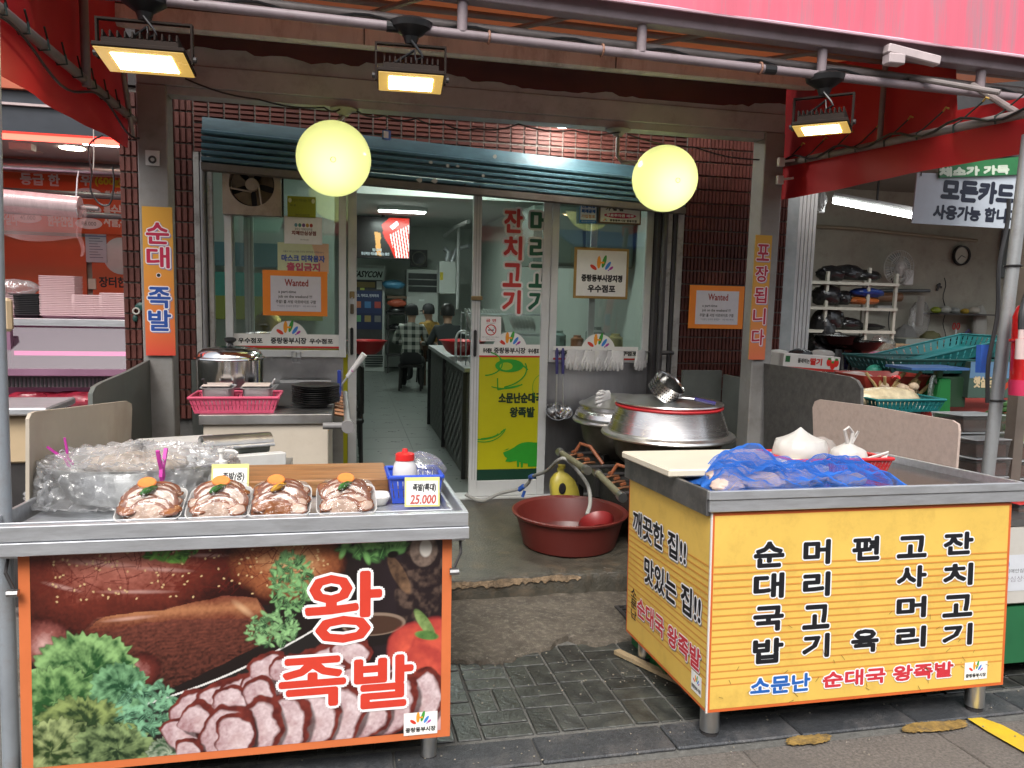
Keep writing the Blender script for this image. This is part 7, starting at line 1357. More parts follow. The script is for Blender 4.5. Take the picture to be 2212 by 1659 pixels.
# counter with steel bowls, baskets, boxes
tb = thing('grocery_table', PT(1950, 900, Y=5.6), 'low table heaped with vegetables in front of the grocery', 'table'); zt5 = .62
B(3.3, 7.6, 4.7, 6.6, zt5-.05, zt5).build('top', mat('red_table_edge', (.2, .025, .02), .5), tb); 
for x in (3.4, 5.4, 7.4):
    for y in (4.8, 6.5): B(x, x+.05, y, y+.05, -.33, zt5-.05).build('leg', DARKM, tb)
def bowl(px, py, Y, r, h, m, label, nm='steel_bowl', cat='bowl', z=None):
    c = PT(px, py, Y=Y); z = c.z-h if z is None else z; mb = MB(); mb.lathe([(0, 0), (r*.5, 0), (r*.75, h*.3), (r*.95, h*.85), (r*1.06, h), (r*1.0, h*.97), (r*.7, h*.3), (0, h*.1)], (c.x, Y, z), 32); return tag(mb.build(nm, m, smooth=True), label, cat)
DST = mat('dark_steel', (.12, .12, .12), .25, 1, .15)
for px, py, r, lb in ((1812, 724, .2, 'dark steel scale bowl standing higher on the grocery table'), (1852, 736, .22, 'wide dark steel scale bowl beside the blue bag')):
    c = PT(px, py, Y=5.9); bowl(px, py, 5.9, r, .1, DST, lb); mb = MB(); mb.lathe([(.03, 0), (.09, .0), (.05, c.z-.12-zt5)], (c.x, 5.9, zt5), 16); mb.build('pedestal', DST, COL.objects[-1] if 0 else None, smooth=True); tag(COL.objects[-1], 'dark pedestal under the '+('higher' if px < 1830 else 'wider')+' scale bowl', 'stand')
for i, (px, py) in enumerate(((1828, 800), (1868, 800), (1800, 790))): q = PT(px, py, Y=5.4); crumple((q.x, q.y, zt5+.15), .15, 260+i, clear('smoky_bag', (.8, .82, .8), .14, .1, .2, (.35, .36, .33), .6, 20), 'vegetable_bag', ('clear bag of vegetables below the wide steel bowl', 'clear bag of vegetables beside the pink cloth', 'clear bag of vegetables behind the strawberry carton')[i], 'bag', (1, .8, 1.1))
q = PT(1893, 778, Y=5.5); crumple(q, .1, 270, mat('pink_cloth', (.42, .12, .2), .7), 'pink_cloth', 'crumpled pink cloth among the bags', 'cloth', (1.1, .6, .7))
TEAL = mat('teal_plastic', (.015, .16, .165), .4, 0, .12)
def basket2(px, py, Y, w, d, h, label, rot=(0, 0, 0), m=TEAL):
    q = PT(px, py, Y=Y); t = basket('slotted_basket', (q.x, Y, q.z), w, d, h, m, label, flare=.14, nx=16, ny=10); t.rotation_euler = rot; return t
basket2(2000, 800, 5.0, .95, .45, .1, 'dark teal basket at the bottom of the pile on the cartons', m=mat('dark_teal_plastic', (.01, .075, .07), .4)); basket2(2010, 778, 5.05, .95, .42, .09, 'bright teal basket tipped up on the pile', (0, -.2, .05)); basket2(2150, 782, 5.2, .6, .4, .1, 'bright teal basket lying level by the pole')
# cartons
def carton(x0, y0, x1, y1, Y, d, m, label, fn=None):
    a, b = PT(x0, y1, Y=Y), PT(x1, y0, Y=Y); t = thing('carton', ((a.x+b.x)/2, Y+d/2, a.z), label, 'carton'); B(a.x, b.x, Y, Y+d, a.z, b.z).build('box', m, t, bev=.003)
    if fn: s = Sheet((a.x, Y-.001, a.z), (1, 0, 0), (0, 0, 1)); fn(s, b.x-a.x, b.z-a.z); s.build('print', t)
    return t
CW = mat('white_carton', (.55, .53, .5), .6, 0, .05)
def f_straw(s, w, h):
    s.rect(0, 0, w, h*.16, ink('#b02a22')); s.text('몰래먹는', w*.25, h*.45, w*.2, h*.3, ink('#2a2420'), .001); s.text('딸기', w*.47, h*.38, w*.2, h*.42, ink('#b8241c'), .003); s.rect(w*.03, h*.45, w*.11, h*.85, ink('#1f5a30'))
    for dx, dy in ((.80, .62), (.87, .42), (.93, .6)): s.ell(w*dx, h*dy, w*.045, h*.26, ink('#c8281e')); s.ell(w*dx, h*(dy+.22), w*.03, h*.08, ink('#3a7a2a'))
    s.ell(w*.86, h*.85, w*.03, h*.1, ink('#e6e4dc'))
t = carton(1690, 768, 1815, 800, 5.0, .35, CW, 'white strawberry carton standing on the grey partition board', f_straw); t.rotation_euler = (0, .06, 0)
carton(1663, 770, 1690, 796, 5.3, .3, CW, 'small white carton tucked beside the orange post sign')
q = PT(1680, 765, Y=5.2); crumple(q, .07, 281, ink('#b5b5ae'), 'white_bundle', 'white rolled bundle on the small carton', 'bundle', (1.4, .8, .5)); q = PT(1728, 768, Y=5.15); crumple((q.x, q.y, q.z+.01), .07, 282, BKB, 'bag_bundle', 'black bag bundle in the strawberry carton', 'bag bundle', (1.4, .8, .6)); q = PT(1775, 768, Y=5.15); crumple((q.x, q.y, q.z+.01), .07, 283, clear('milky_bag'), 'clear_bundle', 'milky bag bundle in the strawberry carton', 'bundle', (1.5, .8, .5))
def f_car(s, w, h): s.text('햇살당근', w*.1, h*.3, w*.6, h*.3, ink('#c9b58f'), .004); s.rect(0, h*.55, w, h, ink('#5d7f9e')); s.poly([(w*.62, h*.2), (w*.9, h*.5), (w, h*.45), (w*.72, h*.12)], ink('#b03a22'))
carton(2090, 782, 2195, 860, 4.7, .4, mat('dark_green_carton', (.05, .09, .07), .6), 'dark blue green carrot carton with pale lettering', f_car)
def f_wc(s, w, h): s.text('깐마늘', w*.08, h*.4, w*.2, h*.3, ink('#4a4a44'), .003); s.poly([(w*.78, h*.15), (w*.95, h*.75), (w, h*.7), (w*.85, h*.1)], ink('#a8302a'))
carton(1975, 790, 2095, 830, 4.9, .4, CW, 'white produce carton under the teal baskets', f_wc)
carton(2010, 815, 2090, 880, 4.75, .3, mat('dark_green_box', (.015, .045, .02), .5), 'dark green carton behind the spring scale')
# spring scale
c = PT(2036, 860, Y=4.3); t = thing('spring_scale', (c.x, 4.3, .55), 'green spring scale with a round dial among the vegetables', 'scale'); GSC = mat('green_enamel', (.01, .13, .03), .35, 0, .1); a, b = PT(2016, 905, Y=4.3), PT(2062, 818, Y=4.3)
mb = MB(); mb.prism([(a.x, 4.3, a.z), (b.x, 4.3, a.z), (b.x-.02, 4.3, b.z), (a.x+.03, 4.3, b.z)], (0, .14, 0)); mb.build('housing', GSC, t, bev=.01); q = PT(2010, 845, Y=4.28); mb = MB(); mb.lathe([(0, .0), (.1, .0), (.11, .012), (.1, .02)], n=30); mb.bm.transform(Matrix.Translation(q) @ Matrix.Rotation(pi/2, 4, 'X') @ Matrix.Rotation(.7, 4, 'Y')); mb.build('dial', clear('dial_glass', (.7, .8, .75), .2, .05, .35, (.4, .45, .42)), t, smooth=True); q = PT(2030, 800, Y=4.35); B(q.x-.3, q.x+.14, 4.25, 4.5, b.z+.06, b.z+.075).build('pan', mat('blue_tray', (.04, .1, .25), .4), t); B((a.x+b.x)/2-.02, (a.x+b.x)/2+.02, 4.35, 4.39, b.z, b.z+.06).build('neck', GSC, t)
B(a.x-.1, b.x+.1, 4.26, 4.5, zt5-.2, a.z-.001).build('stand', DARKM, t)
# garlic bundle
GAR = mat('garlic_skin', (.42, .32, .22), .6, 0, .25, 20); STK = mat('garlic_stalk', (.34, .24, .10), .7, 0, .25, 20); cz = PT(1930, 850, Y=4.35); t = thing('garlic_bundle', cz, 'bundle of garlic bulbs with dry stalks tied in red string', 'garlic')
for k in range(16): q = PT(1900+random.uniform(0, 75), 838+random.uniform(-4, 30), Y=4.35+random.uniform(-.05, .1)); mb = MB(); mb.ball(q, .034, 12, 8, (1, 1, .85)); mb.build('bulb', GAR, t, smooth=True)
for k in range(22):
    q = PT(1900+random.uniform(0, 80), 845+random.uniform(0, 20), Y=4.4); d = Vector((random.uniform(-.12, .12), random.uniform(-.05, .05), random.uniform(.05, .16))); mb = MB(); mb.tube([q, q+d*.5+Vector((0, 0, .01)), q+d], [.012, .010, .011], 7); mb.build('stalk', STK, t)
mb = MB(); q = PT(1935, 815, Y=4.36); mb.tube([q+Vector((.03*cos(a_), .02*sin(a_), .008*sin(a_*2))) for a_ in [2*pi*k/12 for k in range(12)]], .006, 6, closed=True); mb.build('string', REDP, t)
foam_tray((PT(1905, 830, Y=4.6).x, 4.6, PT(1905, 838, Y=4.6).z), .55, .4, .1, mat('red_tray', (.25, .03, .02), .4), 'red shallow tray under the garlic bundle')
basket2(1925, 882, 4.1, .42, .3, .075, 'teal slotted basket of wrapped roots beside the spring scale'); q = PT(1910, 862, Y=4.1); crumple(q, .12, 290, mat('wrapped_roots', (.48, .40, .25), .25, 0, .3, 14, .3, 30), 'wrapped_roots', 'clear wrapped bundle of pale roots in the teal basket', 'vegetables', (2, .8, .6), 30, 16, .15)
q = PT(1868, 865, Y=4.15); crumple(q, .08, 291, BKB, 'bag_bundle', 'crumpled black bag next to the wrapped roots', 'bag', (1.2, .8, .7)); q = PT(1845, 818, Y=4.7); crumple(q, .1, 292, clear('milky_bag'), 'clear_bundle', 'milky bag behind the end of the mottled partition', 'bundle', (1.6, .8, .5)); q = PT(1890, 800, Y=4.9); crumple(q, .06, 293, mat('mint_bag', (.05, .35, .25), .4), 'mint_bag', 'mint green bag above the garlic', 'bag', (1, .7, .7))
def f_s2(s, w, h):
    for k in range(3): s.ell(w*(.3+.2*k), h*.5, w*.11, h*.3, ink('#b8281e'))
carton(1978, 878, 2022, 915, 4.05, .2, CW, 'small white carton printed with strawberries by the basket', f_s2)
B(3.3, 4.9, 3.85, 4.68, .38, .43).build('x', DARKM); o = COL.objects[-1]; o.name = 'display_shelf'; tag(o, 'dark lower display shelf in front of the grocery table', 'shelf')
for x in (3.35, 4.8):
    pass
# tubs of sauce stacked behind the splash board
LIDC = clear('tub_plastic', (.93, .93, .92), .14, .08, .14, (.7, .7, .68)); SAU = mat('brown_sauce', (.13, .06, .04), .4, 0, .4, 16); KIM = mat('red_sauce', (.20, .065, .03), .45, 0, .4, 18)
def food_tub(c, w, d, h, m, label, lidm):
    t = thing('food_tub', c, label, 'food tub', 'clear tubs of side dishes in stacks'); x, y, z = c
    mb = MB(); mb.prism([(x-w*.44, y-d*.44, z), (x+w*.44, y-d*.44, z), (x+w*.44, y+d*.44, z), (x-w*.44, y+d*.44, z)], (0, 0, h*.72)); mb.build('contents', m, t, bev=.006)
    mb = MB(); a = [(x+sx*w*.45, y+sy*d*.45, z-.001) for sx, sy in ((-1, -1), (1, -1), (1, 1), (-1, 1))]; b = [(x+sx*w*.5, y+sy*d*.5, z+h*.92) for sx, sy in ((-1, -1), (1, -1), (1, 1), (-1, 1))]
    A, B_ = [mb.v(p_) for p_ in a], [mb.v(p_) for p_ in b]
    for k in range(4): mb.f([A[k], A[(k+1) % 4], B_[(k+1) % 4], B_[k]])
    mb.build('wall', LIDC, t); B(x-w*.53, x+w*.53, y-d*.53, y+d*.53, z+h*.93, z+h).build('lid', lidm, t, bev=.004); return t
LM = mat('frosted_lid', (.42, .44, .45), .3, 0, .06, trans=.2)
street()
first = None
for (px, py, Y, n, w, m, lb) in ((1990, 905, 3.75, 7, .26, SAU, 'tub of dark sauce in the stack behind the splash board end'), (2090, 892, 3.45, 6, .27, SAU, 'tub of dark sauce in the stack topped by a wide lid'), (2118, 945, 3.2, 5, .2, SAU, 'tub of dark sauce in the stack beside the grey pole'), (2185, 950, 3.3, 6, .25, KIM, 'tub of reddish side dish in the stack beyond the brown post')):
    c = PT(px, py, Y=Y); h = .092
    for k in range(n):
        z = c.z-h*(k+1)
        if z < .1: break
        food_tub((c.x+random.uniform(-.008, .008), Y+random.uniform(-.008, .008), z), w, w*.8, h-.001, m, lb, LM)
    tag(B(c.x-w*.55, c.x+w*.55, Y-.15, Y+.15, .0, z-.002).build('crate_stand', DARKM), 'dark stand under the stack of tubs '+lb[lb.index('stack')+6:], 'stand')
# cucumbers and greens at the far right edge
GRNV = mat('cucumber', (.035, .10, .02), .4, 0, .4, 14)
for k in range(12):
    q = PT(2190+random.uniform(-25, 40), 868+k*5, Y=3.6); mb = MB(); d = Vector((random.uniform(.08, .14), random.uniform(-.03, .03), random.uniform(-.03, .03))); mb.tube([q-d, q-d*.9, q, q+d*.9, q+d], [.006, .019, .022, .019, .006], 9); tag(mb.build('cucumber', GRNV, smooth=True), 'green cucumber in the heap behind the fire extinguisher', 'cucumber', 'cucumbers heaped behind the fire extinguisher')
q = PT(2195, 955, Y=3.35); mb = MB(); mb.lathe([(0, 0), (.07, 0), (.085, .1), (.08, .1), (.065, .01), (0, .01)], (q.x, 3.3, q.z), 24); tag(mb.build('green_cup', mat('pale_green_cup', (.3, .42, .16), .4), smooth=True), 'pale green plastic cup under the cucumbers', 'cup')
q = PT(2205, 942, Y=3.6); tag(B(q.x-.2, q.x+.4, 3.45, 3.8, 0, q.z-.02).build('produce_stand', DARKM), 'dark stand holding the cucumbers', 'stand')
# pole, brown post, extinguisher
mb = MB(); a, b = PT(2192, 540, Y=3.0), PT(2134, 1020, Y=3.0); d = (b-a)/(b.z-a.z); top = a+d*(2.45-a.z); bot = a+d*(0-a.z); mb.tube([top, bot], .0285, 18); pole = mb.build('awning_pole', mat('flaking_grey_pole', (.27, .28, .285), .4, .3, .2, 5, dirt=(.14, .13, .12), dscale=5, damt=.7), smooth=True); tag(pole, 'flaking grey pole leaning beside the stacked sauce tubs', 'pole')
for y_ in (575, 865): q = PT(2188-(y_-575)*.12, y_, Y=3.0); mb = MB(); mb.tube([q+Vector((.034*cos(a_), .034*sin(a_), 0)) for a_ in [2*pi*k/14 for k in range(14)]], .005, 6, closed=True); mb.build('cable_tie', BLACK, pole)
mb = MB(); mb.tube([PT(2178-(y_-430)*.11+4*sin(y_*.03), y_, Y=2.95) for y_ in range(430, 890, 20)], .009, 8); mb.build('taped_cable', BLACK, pole, smooth=True)
a = PT(2198, 640, Y=3.15); b = PT(2166, 1010, Y=3.15); mb = MB(); mb.prism([(b.x-.02, 3.12, 0), (b.x+.035, 3.12, 0), (b.x+.035, 3.18, 0), (b.x-.02, 3.18, 0)], (a.x-b.x+.08, 0, 2.4)); tag(mb.build('brown_post', mat('brown_steel', (.15, .125, .105), .5, .2, .2)), 'brown square post standing right behind the grey pole', 'post')
q = PT(2128, 775, Y=3.02); MB().cbox(q+Vector((-.01, .0, 0)), (.055, .03, .13)).build('x', MATS['blue_fitting']); o = COL.objects[-1]; o.name = 'blue_holder'; tag(o, 'blue plastic holder strapped to the grey pole', 'holder')
c = PT(2226, 745, Y=2.86); EX = mat('extinguisher_red', (.62, .01, .012), .25, 0, .06, coat=.4); t = thing('fire_extinguisher', (c.x, 2.86, 1.2), 'red fire extinguisher with a black hose hanging on the pole', 'fire extinguisher'); r = .075; zt6, zb6 = PT(2226, 655, Y=2.86).z, PT(2226, 840, Y=2.86).z
mb = MB(); mb.lathe([(0, zb6), (r*.9, zb6), (r, zb6+.02), (r, zt6-.06), (r*.8, zt6-.015), (r*.35, zt6+.01), (r*.3, zt6+.04), (0, zt6+.04)], (c.x, 2.86, 0), 36); mb.build('cylinder', EX, t, smooth=True); mb = MB(); mb.lathe([(r*1.02, zb6-.03), (r*1.03, zb6+.04), (r*.98, zb6+.04)], (c.x, 2.86, 0), 30); mb.build('base_cup', mat('pink_red_plastic', (.6, .03, .1), .4), t, smooth=True); z_ = PT(2196, 735, Y=2.86).z; mb = MB(); mb.tube([(c.x+(r+.004)*cos(a_), 2.86+(r+.004)*sin(a_), z_) for a_ in [2*pi*k/24 for k in range(24)]], .008, 6, closed=True); mb.build('band', EX, t)
mb = MB(); mb.tube(smooth_path([Vector(p_) for p_ in ((c.x, 2.86, zt6+.05), (c.x-.06, 2.83, zt6+.04), (c.x-.105, 2.81, zt6-.04), (c.x-.115, 2.8, zt6-.12))], 6), .014, 10); mb.build('hose', BLACK, t, smooth=True); mb = MB(); e = Vector((c.x-.115, 2.8, zt6-.12)); mb.tube([e, e+Vector((0, 0, -.04))], .012, 10); mb.tube([e+Vector((0, 0, -.041)), e+Vector((0, 0, -.13))], .02, 12); mb.build('nozzle', mat('pale_pink_nozzle', (.55, .42, .4), .4), t, smooth=True)
# freezer and green box beyond the yellow stall
t = thing('chest_freezer', (3.0, 2.95, 0), 'white chest freezer with a sticker beyond the yellow stall', 'freezer'); a, b = PT(2180, 1310, Y=2.72), PT(2180, 1140, Y=2.72); FX = 2.70
B(FX, 3.6, 2.74, 3.12, a.z, b.z).build('body', mat('aged_white_enamel', (.52, .5, .46), .4, 0, .05, dirt=(.3, .2, .1), dscale=4, damt=.3), t, bev=.006); B(FX-.005, 3.6, 2.735, 3.12, b.z+.002, b.z+.03).build('lid', STEEL_D, t)
s = Sheet((FX+.02, 2.739, a.z+.06), (1, 0, 0), (0, 0, 1)); s.rect(0, 0, .4, .16, ink('#c9ccd2'))
for k in range(3): s.ell(.035+.03*k, .12, .012, .018, ink('#5f93c8'))
s.text('중랑구 치매안심마을', .01, .08, .22, .018, ink('#333333')); s.text('치매안심상점', .01, .04, .2, .026, ink('#8f8a94')); s.build('sticker', t)
a2, b2 = PT(2180, 1440, Y=2.72), PT(2180, 1318, Y=2.72); B(FX-.01, 3.6, 2.75, 3.1, max(.06, a2.z), b2.z).build('green_base', mat('chalkboard_green', (.015, .12, .045), .5, 0, .1), t); s = Sheet((FX, 2.749, a2.z), (1, 0, 0), (0, 0, 1)); s.text('아', .04, .13, .035, .04, ink('#b5c4b8'), .001); s.line([(.03, .09), (.12, .095)], .003, ink('#b5c4b8')); s.line([(.0, .05), (.02, .06), (.035, .02)], .002, ink('#6a9a7a')); s.build('chalk_lettering', t)
for x in (FX+.05, 3.5): B(x, x+.05, 2.78, 2.84, 0, .07).build('foot', DARKM, t)
a, b = PT(2190, 1120, Y=2.9), PT(2230, 1080, Y=2.9); food_tub((a.x+.1, 2.95, a.z-.02), .25, .2, .1, KIM, 'tub of reddish side dish standing on the chest freezer', mat('red_lid', (.45, .02, .02), .4))
build_frame()
# more clutter of the grocer
build_frame()
for i, (px, py, Y, r, sq, m, lb) in enumerate(((1772, 760, 6.0, .14, (1, .8, 1), BKB, 'black sack slumped under the shelves by the doorway rail'), (1806, 752, 6.3, .12, (1, .8, 1.2), BKB, 'black bag hanging in front of the lowest shelf'), (1846, 762, 6.1, .1, (.8, .7, 1.4), BKB, 'black bag hanging beside the blue bag'), (1905, 748, 6.4, .11, (1.2, .8, 1), clear('smoky_bag'), 'smoky clear bag leaning on the grocery wall'), (1960, 768, 5.7, .12, (1.4, .8, .7), clear('smoky_bag'), 'smoky clear bag behind the tipped teal basket'), (1955, 735, 7.6, .13, (1.1, .7, 1.3), mat('dim_grey_sack', (.16, .16, .15), .7), 'grey sack standing against the grocery wall'), (2010, 735, 7.7, .11, (1.2, .7, 1), mat('olive_sack', (.12, .12, .05), .7), 'olive sack standing against the grocery wall'), (2080, 742, 7.6, .12, (1.5, .7, .8), BKB, 'black bundle below the red scissors'))):
    crumple(PT(px, py, Y=Y), r, 400+i, m, 'grocery_bag', lb, 'bag', sq, 24, 16, .2)
for px, py, Y, w, h, m, lb in ((1925, 775, 6.9, .5, .3, mat('kraft_box', (.24, .16, .09), .8, 0, .15), 'brown kraft box below the wall fan'), (2045, 780, 7.0, .6, .28, mat('kraft_box'), 'brown kraft box behind the teal baskets'), (1985, 762, 7.2, .35, .3, ink('#7f8a86'), 'pale grey box behind the tipped teal basket')):
    q = PT(px, py, Y=Y); t = thing('storage_box', q, lb, 'box'); B(q.x-w/2, q.x+w/2, Y, Y+.3, q.z-h/2, q.z+h/2).build('carton', m, t, bev=.005); B(q.x-w/2-.002, q.x+w/2+.002, Y+.13, Y+.17, q.z+h/2, q.z+h/2+.002).build('tape', ink('#9a8a64'), t)
mb = MB(); mb.tube([PT(2040+3*sin(k), 600+k*9, Y=gY-.04) for k in range(20)], .006, 6); tag(mb.build('wall_cable', BLACK), 'black cable hanging down the grocery wall', 'cable')
mb = MB(); mb.tube([PT(1925+6*sin(k*.5), 600+k*10, Y=gY-.04) for k in range(18)], .006, 6); tag(mb.build('wall_cable', BLACK), 'black cable hanging from the wall fan', 'cable')
# ================================================================== INSIDE THE RESTAURANT (building frame)
FI = FZ+.009
for y, w_ in ((6.55, 'just behind the doors'), (9.6, 'above the sink counter'), (12.9, 'near the television')):  # unseen lamps, added to brighten the interior
    t = thing('added_ceiling_light', (.9, y, 2.82), 'unseen white ceiling light panel added to brighten the restaurant '+w_, 'lamp'); B(.5, 1.3, y-.15, y+.15, 2.80, 2.858).build('housing', WHITE, t); B(.53, 1.27, y-.12, y+.12, 2.79, 2.799).build('diffuser', mat('panel_glow', (1, 1, 1), .5, var=0, emit=30, ecol=(.86, 1, .92)), t)
# television
a, b = PT(768, 557, Y=14.2), PT(887, 470, Y=14.2); t = thing('television', ((a.x+b.x)/2, 14.2, a.z), 'flat television high on the wall showing a red striped shirt', 'television'); B(a.x, b.x, 14.2, 14.26, a.z, b.z).build('case', BLACK, t, bev=.006)
p = Paint(90, 60); p.a[:] = L3('#0c0a09'); m = p.poly([(.45, .2), (.62, .0), (1, 0), (1, 1), (.72, 1), (.62, .7), (.52, .5)]); p.put(m, L3('#b52418')); m2 = p.poly([(.62, .42), (1, .15), (1, 1), (.74, 1)]); st = (np.sin((p.x*1.0-p.y*.12)*120) > .1).astype(float); p.put(m2*st, L3('#e6ded8')); p.put(p.poly([(.62, .22), (.76, .06), (.8, .16), (.68, .3)]), L3('#c9d4dc')); p.put(p.poly([(.33, .35), (.45, .4), (.47, .95), (.38, .95)], .05, 2), L3('#b98a4a')); p.put(p.poly([(.0, .0), (.45, .1), (.5, .35), (.2, .3), (0, .4)]), L3('#080706'))
p.mesh('screen', (a.x+.02, 14.195, a.z+.02), (b.x-a.x-.04, 0, 0), (0, 0, b.z-a.z-.04), t, .2, .8); s = Sheet((a.x, 14.19, a.z), (1, 0, 0), (0, 0, 1)); s.text('정신적인 각오를 다지는 동안', .1, .06, .5, .05, ink('#cfd8e2'), .003); s.text('팀내에', .3, .13, .16, .05, ink('#cfd8e2'), .003); s.build('subtitle', t)
mb = MB(); mb.tube([((a.x+b.x)/2, 14.25, b.z), ((a.x+b.x)/2, 14.25, 2.86)], .03, 10); mb.build('ceiling_arm', DARKM, t)
# drinks fridge
Yf_ = 15.2; a, b = PT(757, 792, Y=Yf_), PT(832, 573, Y=Yf_); fx0, fx1, fz1 = b.x-.68, b.x, b.z; t = thing('drinks_fridge', ((fx0+fx1)/2, Yf_, FI), 'tall drinks fridge with a dark blue hygiene poster on its door', 'fridge')
B(fx0, fx1, Yf_, Yf_+.6, FI, fz1).build('body', mat('fridge_white', (.45, .47, .45), .4, 0, .05), t, bev=.01); h = fz1-FI; B(fx0+.04, fx1-.05, Yf_-.02, Yf_-.001, FI+.34, fz1-.25).build('door', DARKM, t); s = Sheet((fx0, Yf_-.022, FI), (1, 0, 0), (0, 0, 1)); w = fx1-fx0
s.rect(.02, h*.86, w-.02, h*.97, ink('#b9c4bf')); s.text('EASYCON', .08, h*.885, w-.16, h*.055, ink('#161a18'), .006, skew=.25); s.rect(.05, h*.55, w-.06, h*.76, ink('#1c2a55')); s.rect(.05, h*.40, w-.06, h*.55, ink('#1a2448')); s.text('씻고, 가리고, 먼저하자', .1, h*.70, w-.22, h*.028, ink('#c9ccd6'), .002)
for i in range(3):
    for j in range(2): s.rect(.1+i*.19, h*(.6-.13*j), .22+i*.19, h*(.66-.13*j), ink(('#b06a4a', '#3f6fa0', '#a8403a', '#5f8f6a', '#8f7a4a', '#6a6a6a')[i+3*j]))
s.rect(.05, h*.79, w*.72, h*.84, ink('#8f7a4a')); s.rect(w*.76, h*.775, w-.06, h*.85, ink('#c4c4c0')); s.rect(.05, h*.765, w*.2, h*.785, ink('#5fb0a8')); s.rect(w*.3, h*.765, w*.42, h*.785, ink('#a8b04a'))
for k in range(5): s.rect(w*.45, h*(.05+.022*k), w*.95, h*(.062+.022*k), ink('#2a302e'))
s.build('print', t)
# floor standing air conditioner with small fan on top
a, b = PT(876, 790, Y=15.4), PT(948, 583, Y=15.4); t = thing('air_conditioner', ((a.x+b.x)/2, 15.4, FI), 'tall white floor standing air conditioner with dark louvres', 'air conditioner'); B(a.x, b.x, 15.4, 15.75, FI, b.z).build('body', mat('ac_white', (.55, .58, .55), .4, 0, .04), t, bev=.015)
for k in range(3): zt = b.z-.08-k*.13; B(a.x+.04, b.x-.04, 15.385, 15.399, zt-.11, zt).build('louvre', mat('louvre_dark', (.03, .035, .035), .4), t)
s = Sheet((a.x, 15.398, FI), (1, 0, 0), (0, 0, 1)); w = b.x-a.x; s.rect(w*.4, 1.4, w*.56, 1.44, ink('#dfe6e2')); s.rect(w*.3, 1.1, w*.68, 1.24, ink('#c4c8c4')); s.text('에너지절약', w*.35, 1.19, w*.28, .03, ink('#8f4a3a')); s.text('제습하지마세요', w*.34, 1.13, w*.3, .03, ink('#333333')); s.build('print', t)
c = PT(905, 558, Y=15.5); t = thing('desk_fan', c, 'small round dark fan standing on the air conditioner', 'fan'); mb = MB(); mb.tube([c+Vector((.13*cos(a_), 0, .13*sin(a_))) for a_ in [2*pi*k/24 for k in range(24)]], .012, 6, closed=True); mb.build('ring', ink('#7a7a70'), t); MB().cbox(c+Vector((0, .05, 0)), (.34, .06, .34)).build('case', DARKM, t); mb = MB(); mb.lathe([(0, 0), (.11, .01)], n=20); mb.bm.transform(Matrix.Translation(c) @ Matrix.Rotation(pi/2, 4, 'X')); mb.build('grille', BLACK, t)
# boiler and pipes on the right
c = PT(965, 600, Y=14.9); t = thing('wall_boiler', c, 'white wall boiler with silver flue pipes in the far corner', 'boiler'); MB().cbox(c, (.32, .3, .62)).build('body', MATS['ac_white'], t, bev=.01); mb = MB(); mb.tube([c+Vector((.0, 0, .31)), c+Vector((.03, 0, .5)), c+Vector((-.06, 0, .56))], .05, 10); mb.build('flue', STEEL, t, smooth=True); mb = MB(); mb.tube([c+Vector((.1, 0, .31)), c+Vector((.18, 0, .55)), c+Vector((.4, -.2, .62))], .045, 10); mb.build('flue', STEEL, t, smooth=True); mb = MB(); mb.cyl(c+Vector((.2, -.1, 1.0)), c+Vector((.2, -.1, -.6)), .03, 10); mb.build('pipe', WHITE, t, smooth=True); s = Sheet(c+Vector((-.15, -.151, -.05)), (1, 0, 0), (0, 0, 1)); s.rect(0, 0, .06, .15, ink('#b8a82a')); s.build('sticker', t)
mb = MB(); mb.tube([PT(960, 510, Y=15.8), PT(985, 490, Y=14.5), PT(1012, 478, Y=13)], .035, 8); tag(mb.build('ceiling_pipe', WHITE, smooth=True), 'white pipe running along the top of the restaurant wall', 'pipe')
# shelf with dark bundles
a, b = PT(836, 790, Y=14.9), PT(880, 640, Y=14.9); t = thing('metal_shelf', ((a.x+b.x)/2, 14.9, FI), 'metal shelf with dark wrapped bundles between fridge and air conditioner', 'shelf')
for z in (.25, .75, b.z-.35): B(a.x, b.x, 14.9, 15.3, z, z+.03).build('shelf', DARKM, t)
for x in (a.x, b.x-.03): B(x, x+.03, 14.9, 14.93, FI, b.z-.35).build('upright', DARKM, t)
B(a.x, b.x, 15.0, 15.4, b.z-.05, b.z-.0).build('top_board', mat('brown_board', (.12, .07, .04), .5), t)
for i, (px, py, r, m, lb) in enumerate(((850, 615, .16, ink('#4a86a8'), 'pale blue bag on top of the metal shelf'), (858, 655, .14, ink('#a8503a'), 'red and white bag on the metal shelf'), (858, 672, .16, BKB, 'upper dark wrapped bundle on the metal shelf'), (858, 708, .14, BKB, 'lower dark wrapped bundle on the metal shelf'))): crumple(PT(px, py, Y=15.05), r, 300+i, m, 'shelf_bundle', lb, 'bundle', (1.3, .8, .6), 20, 12, .2)
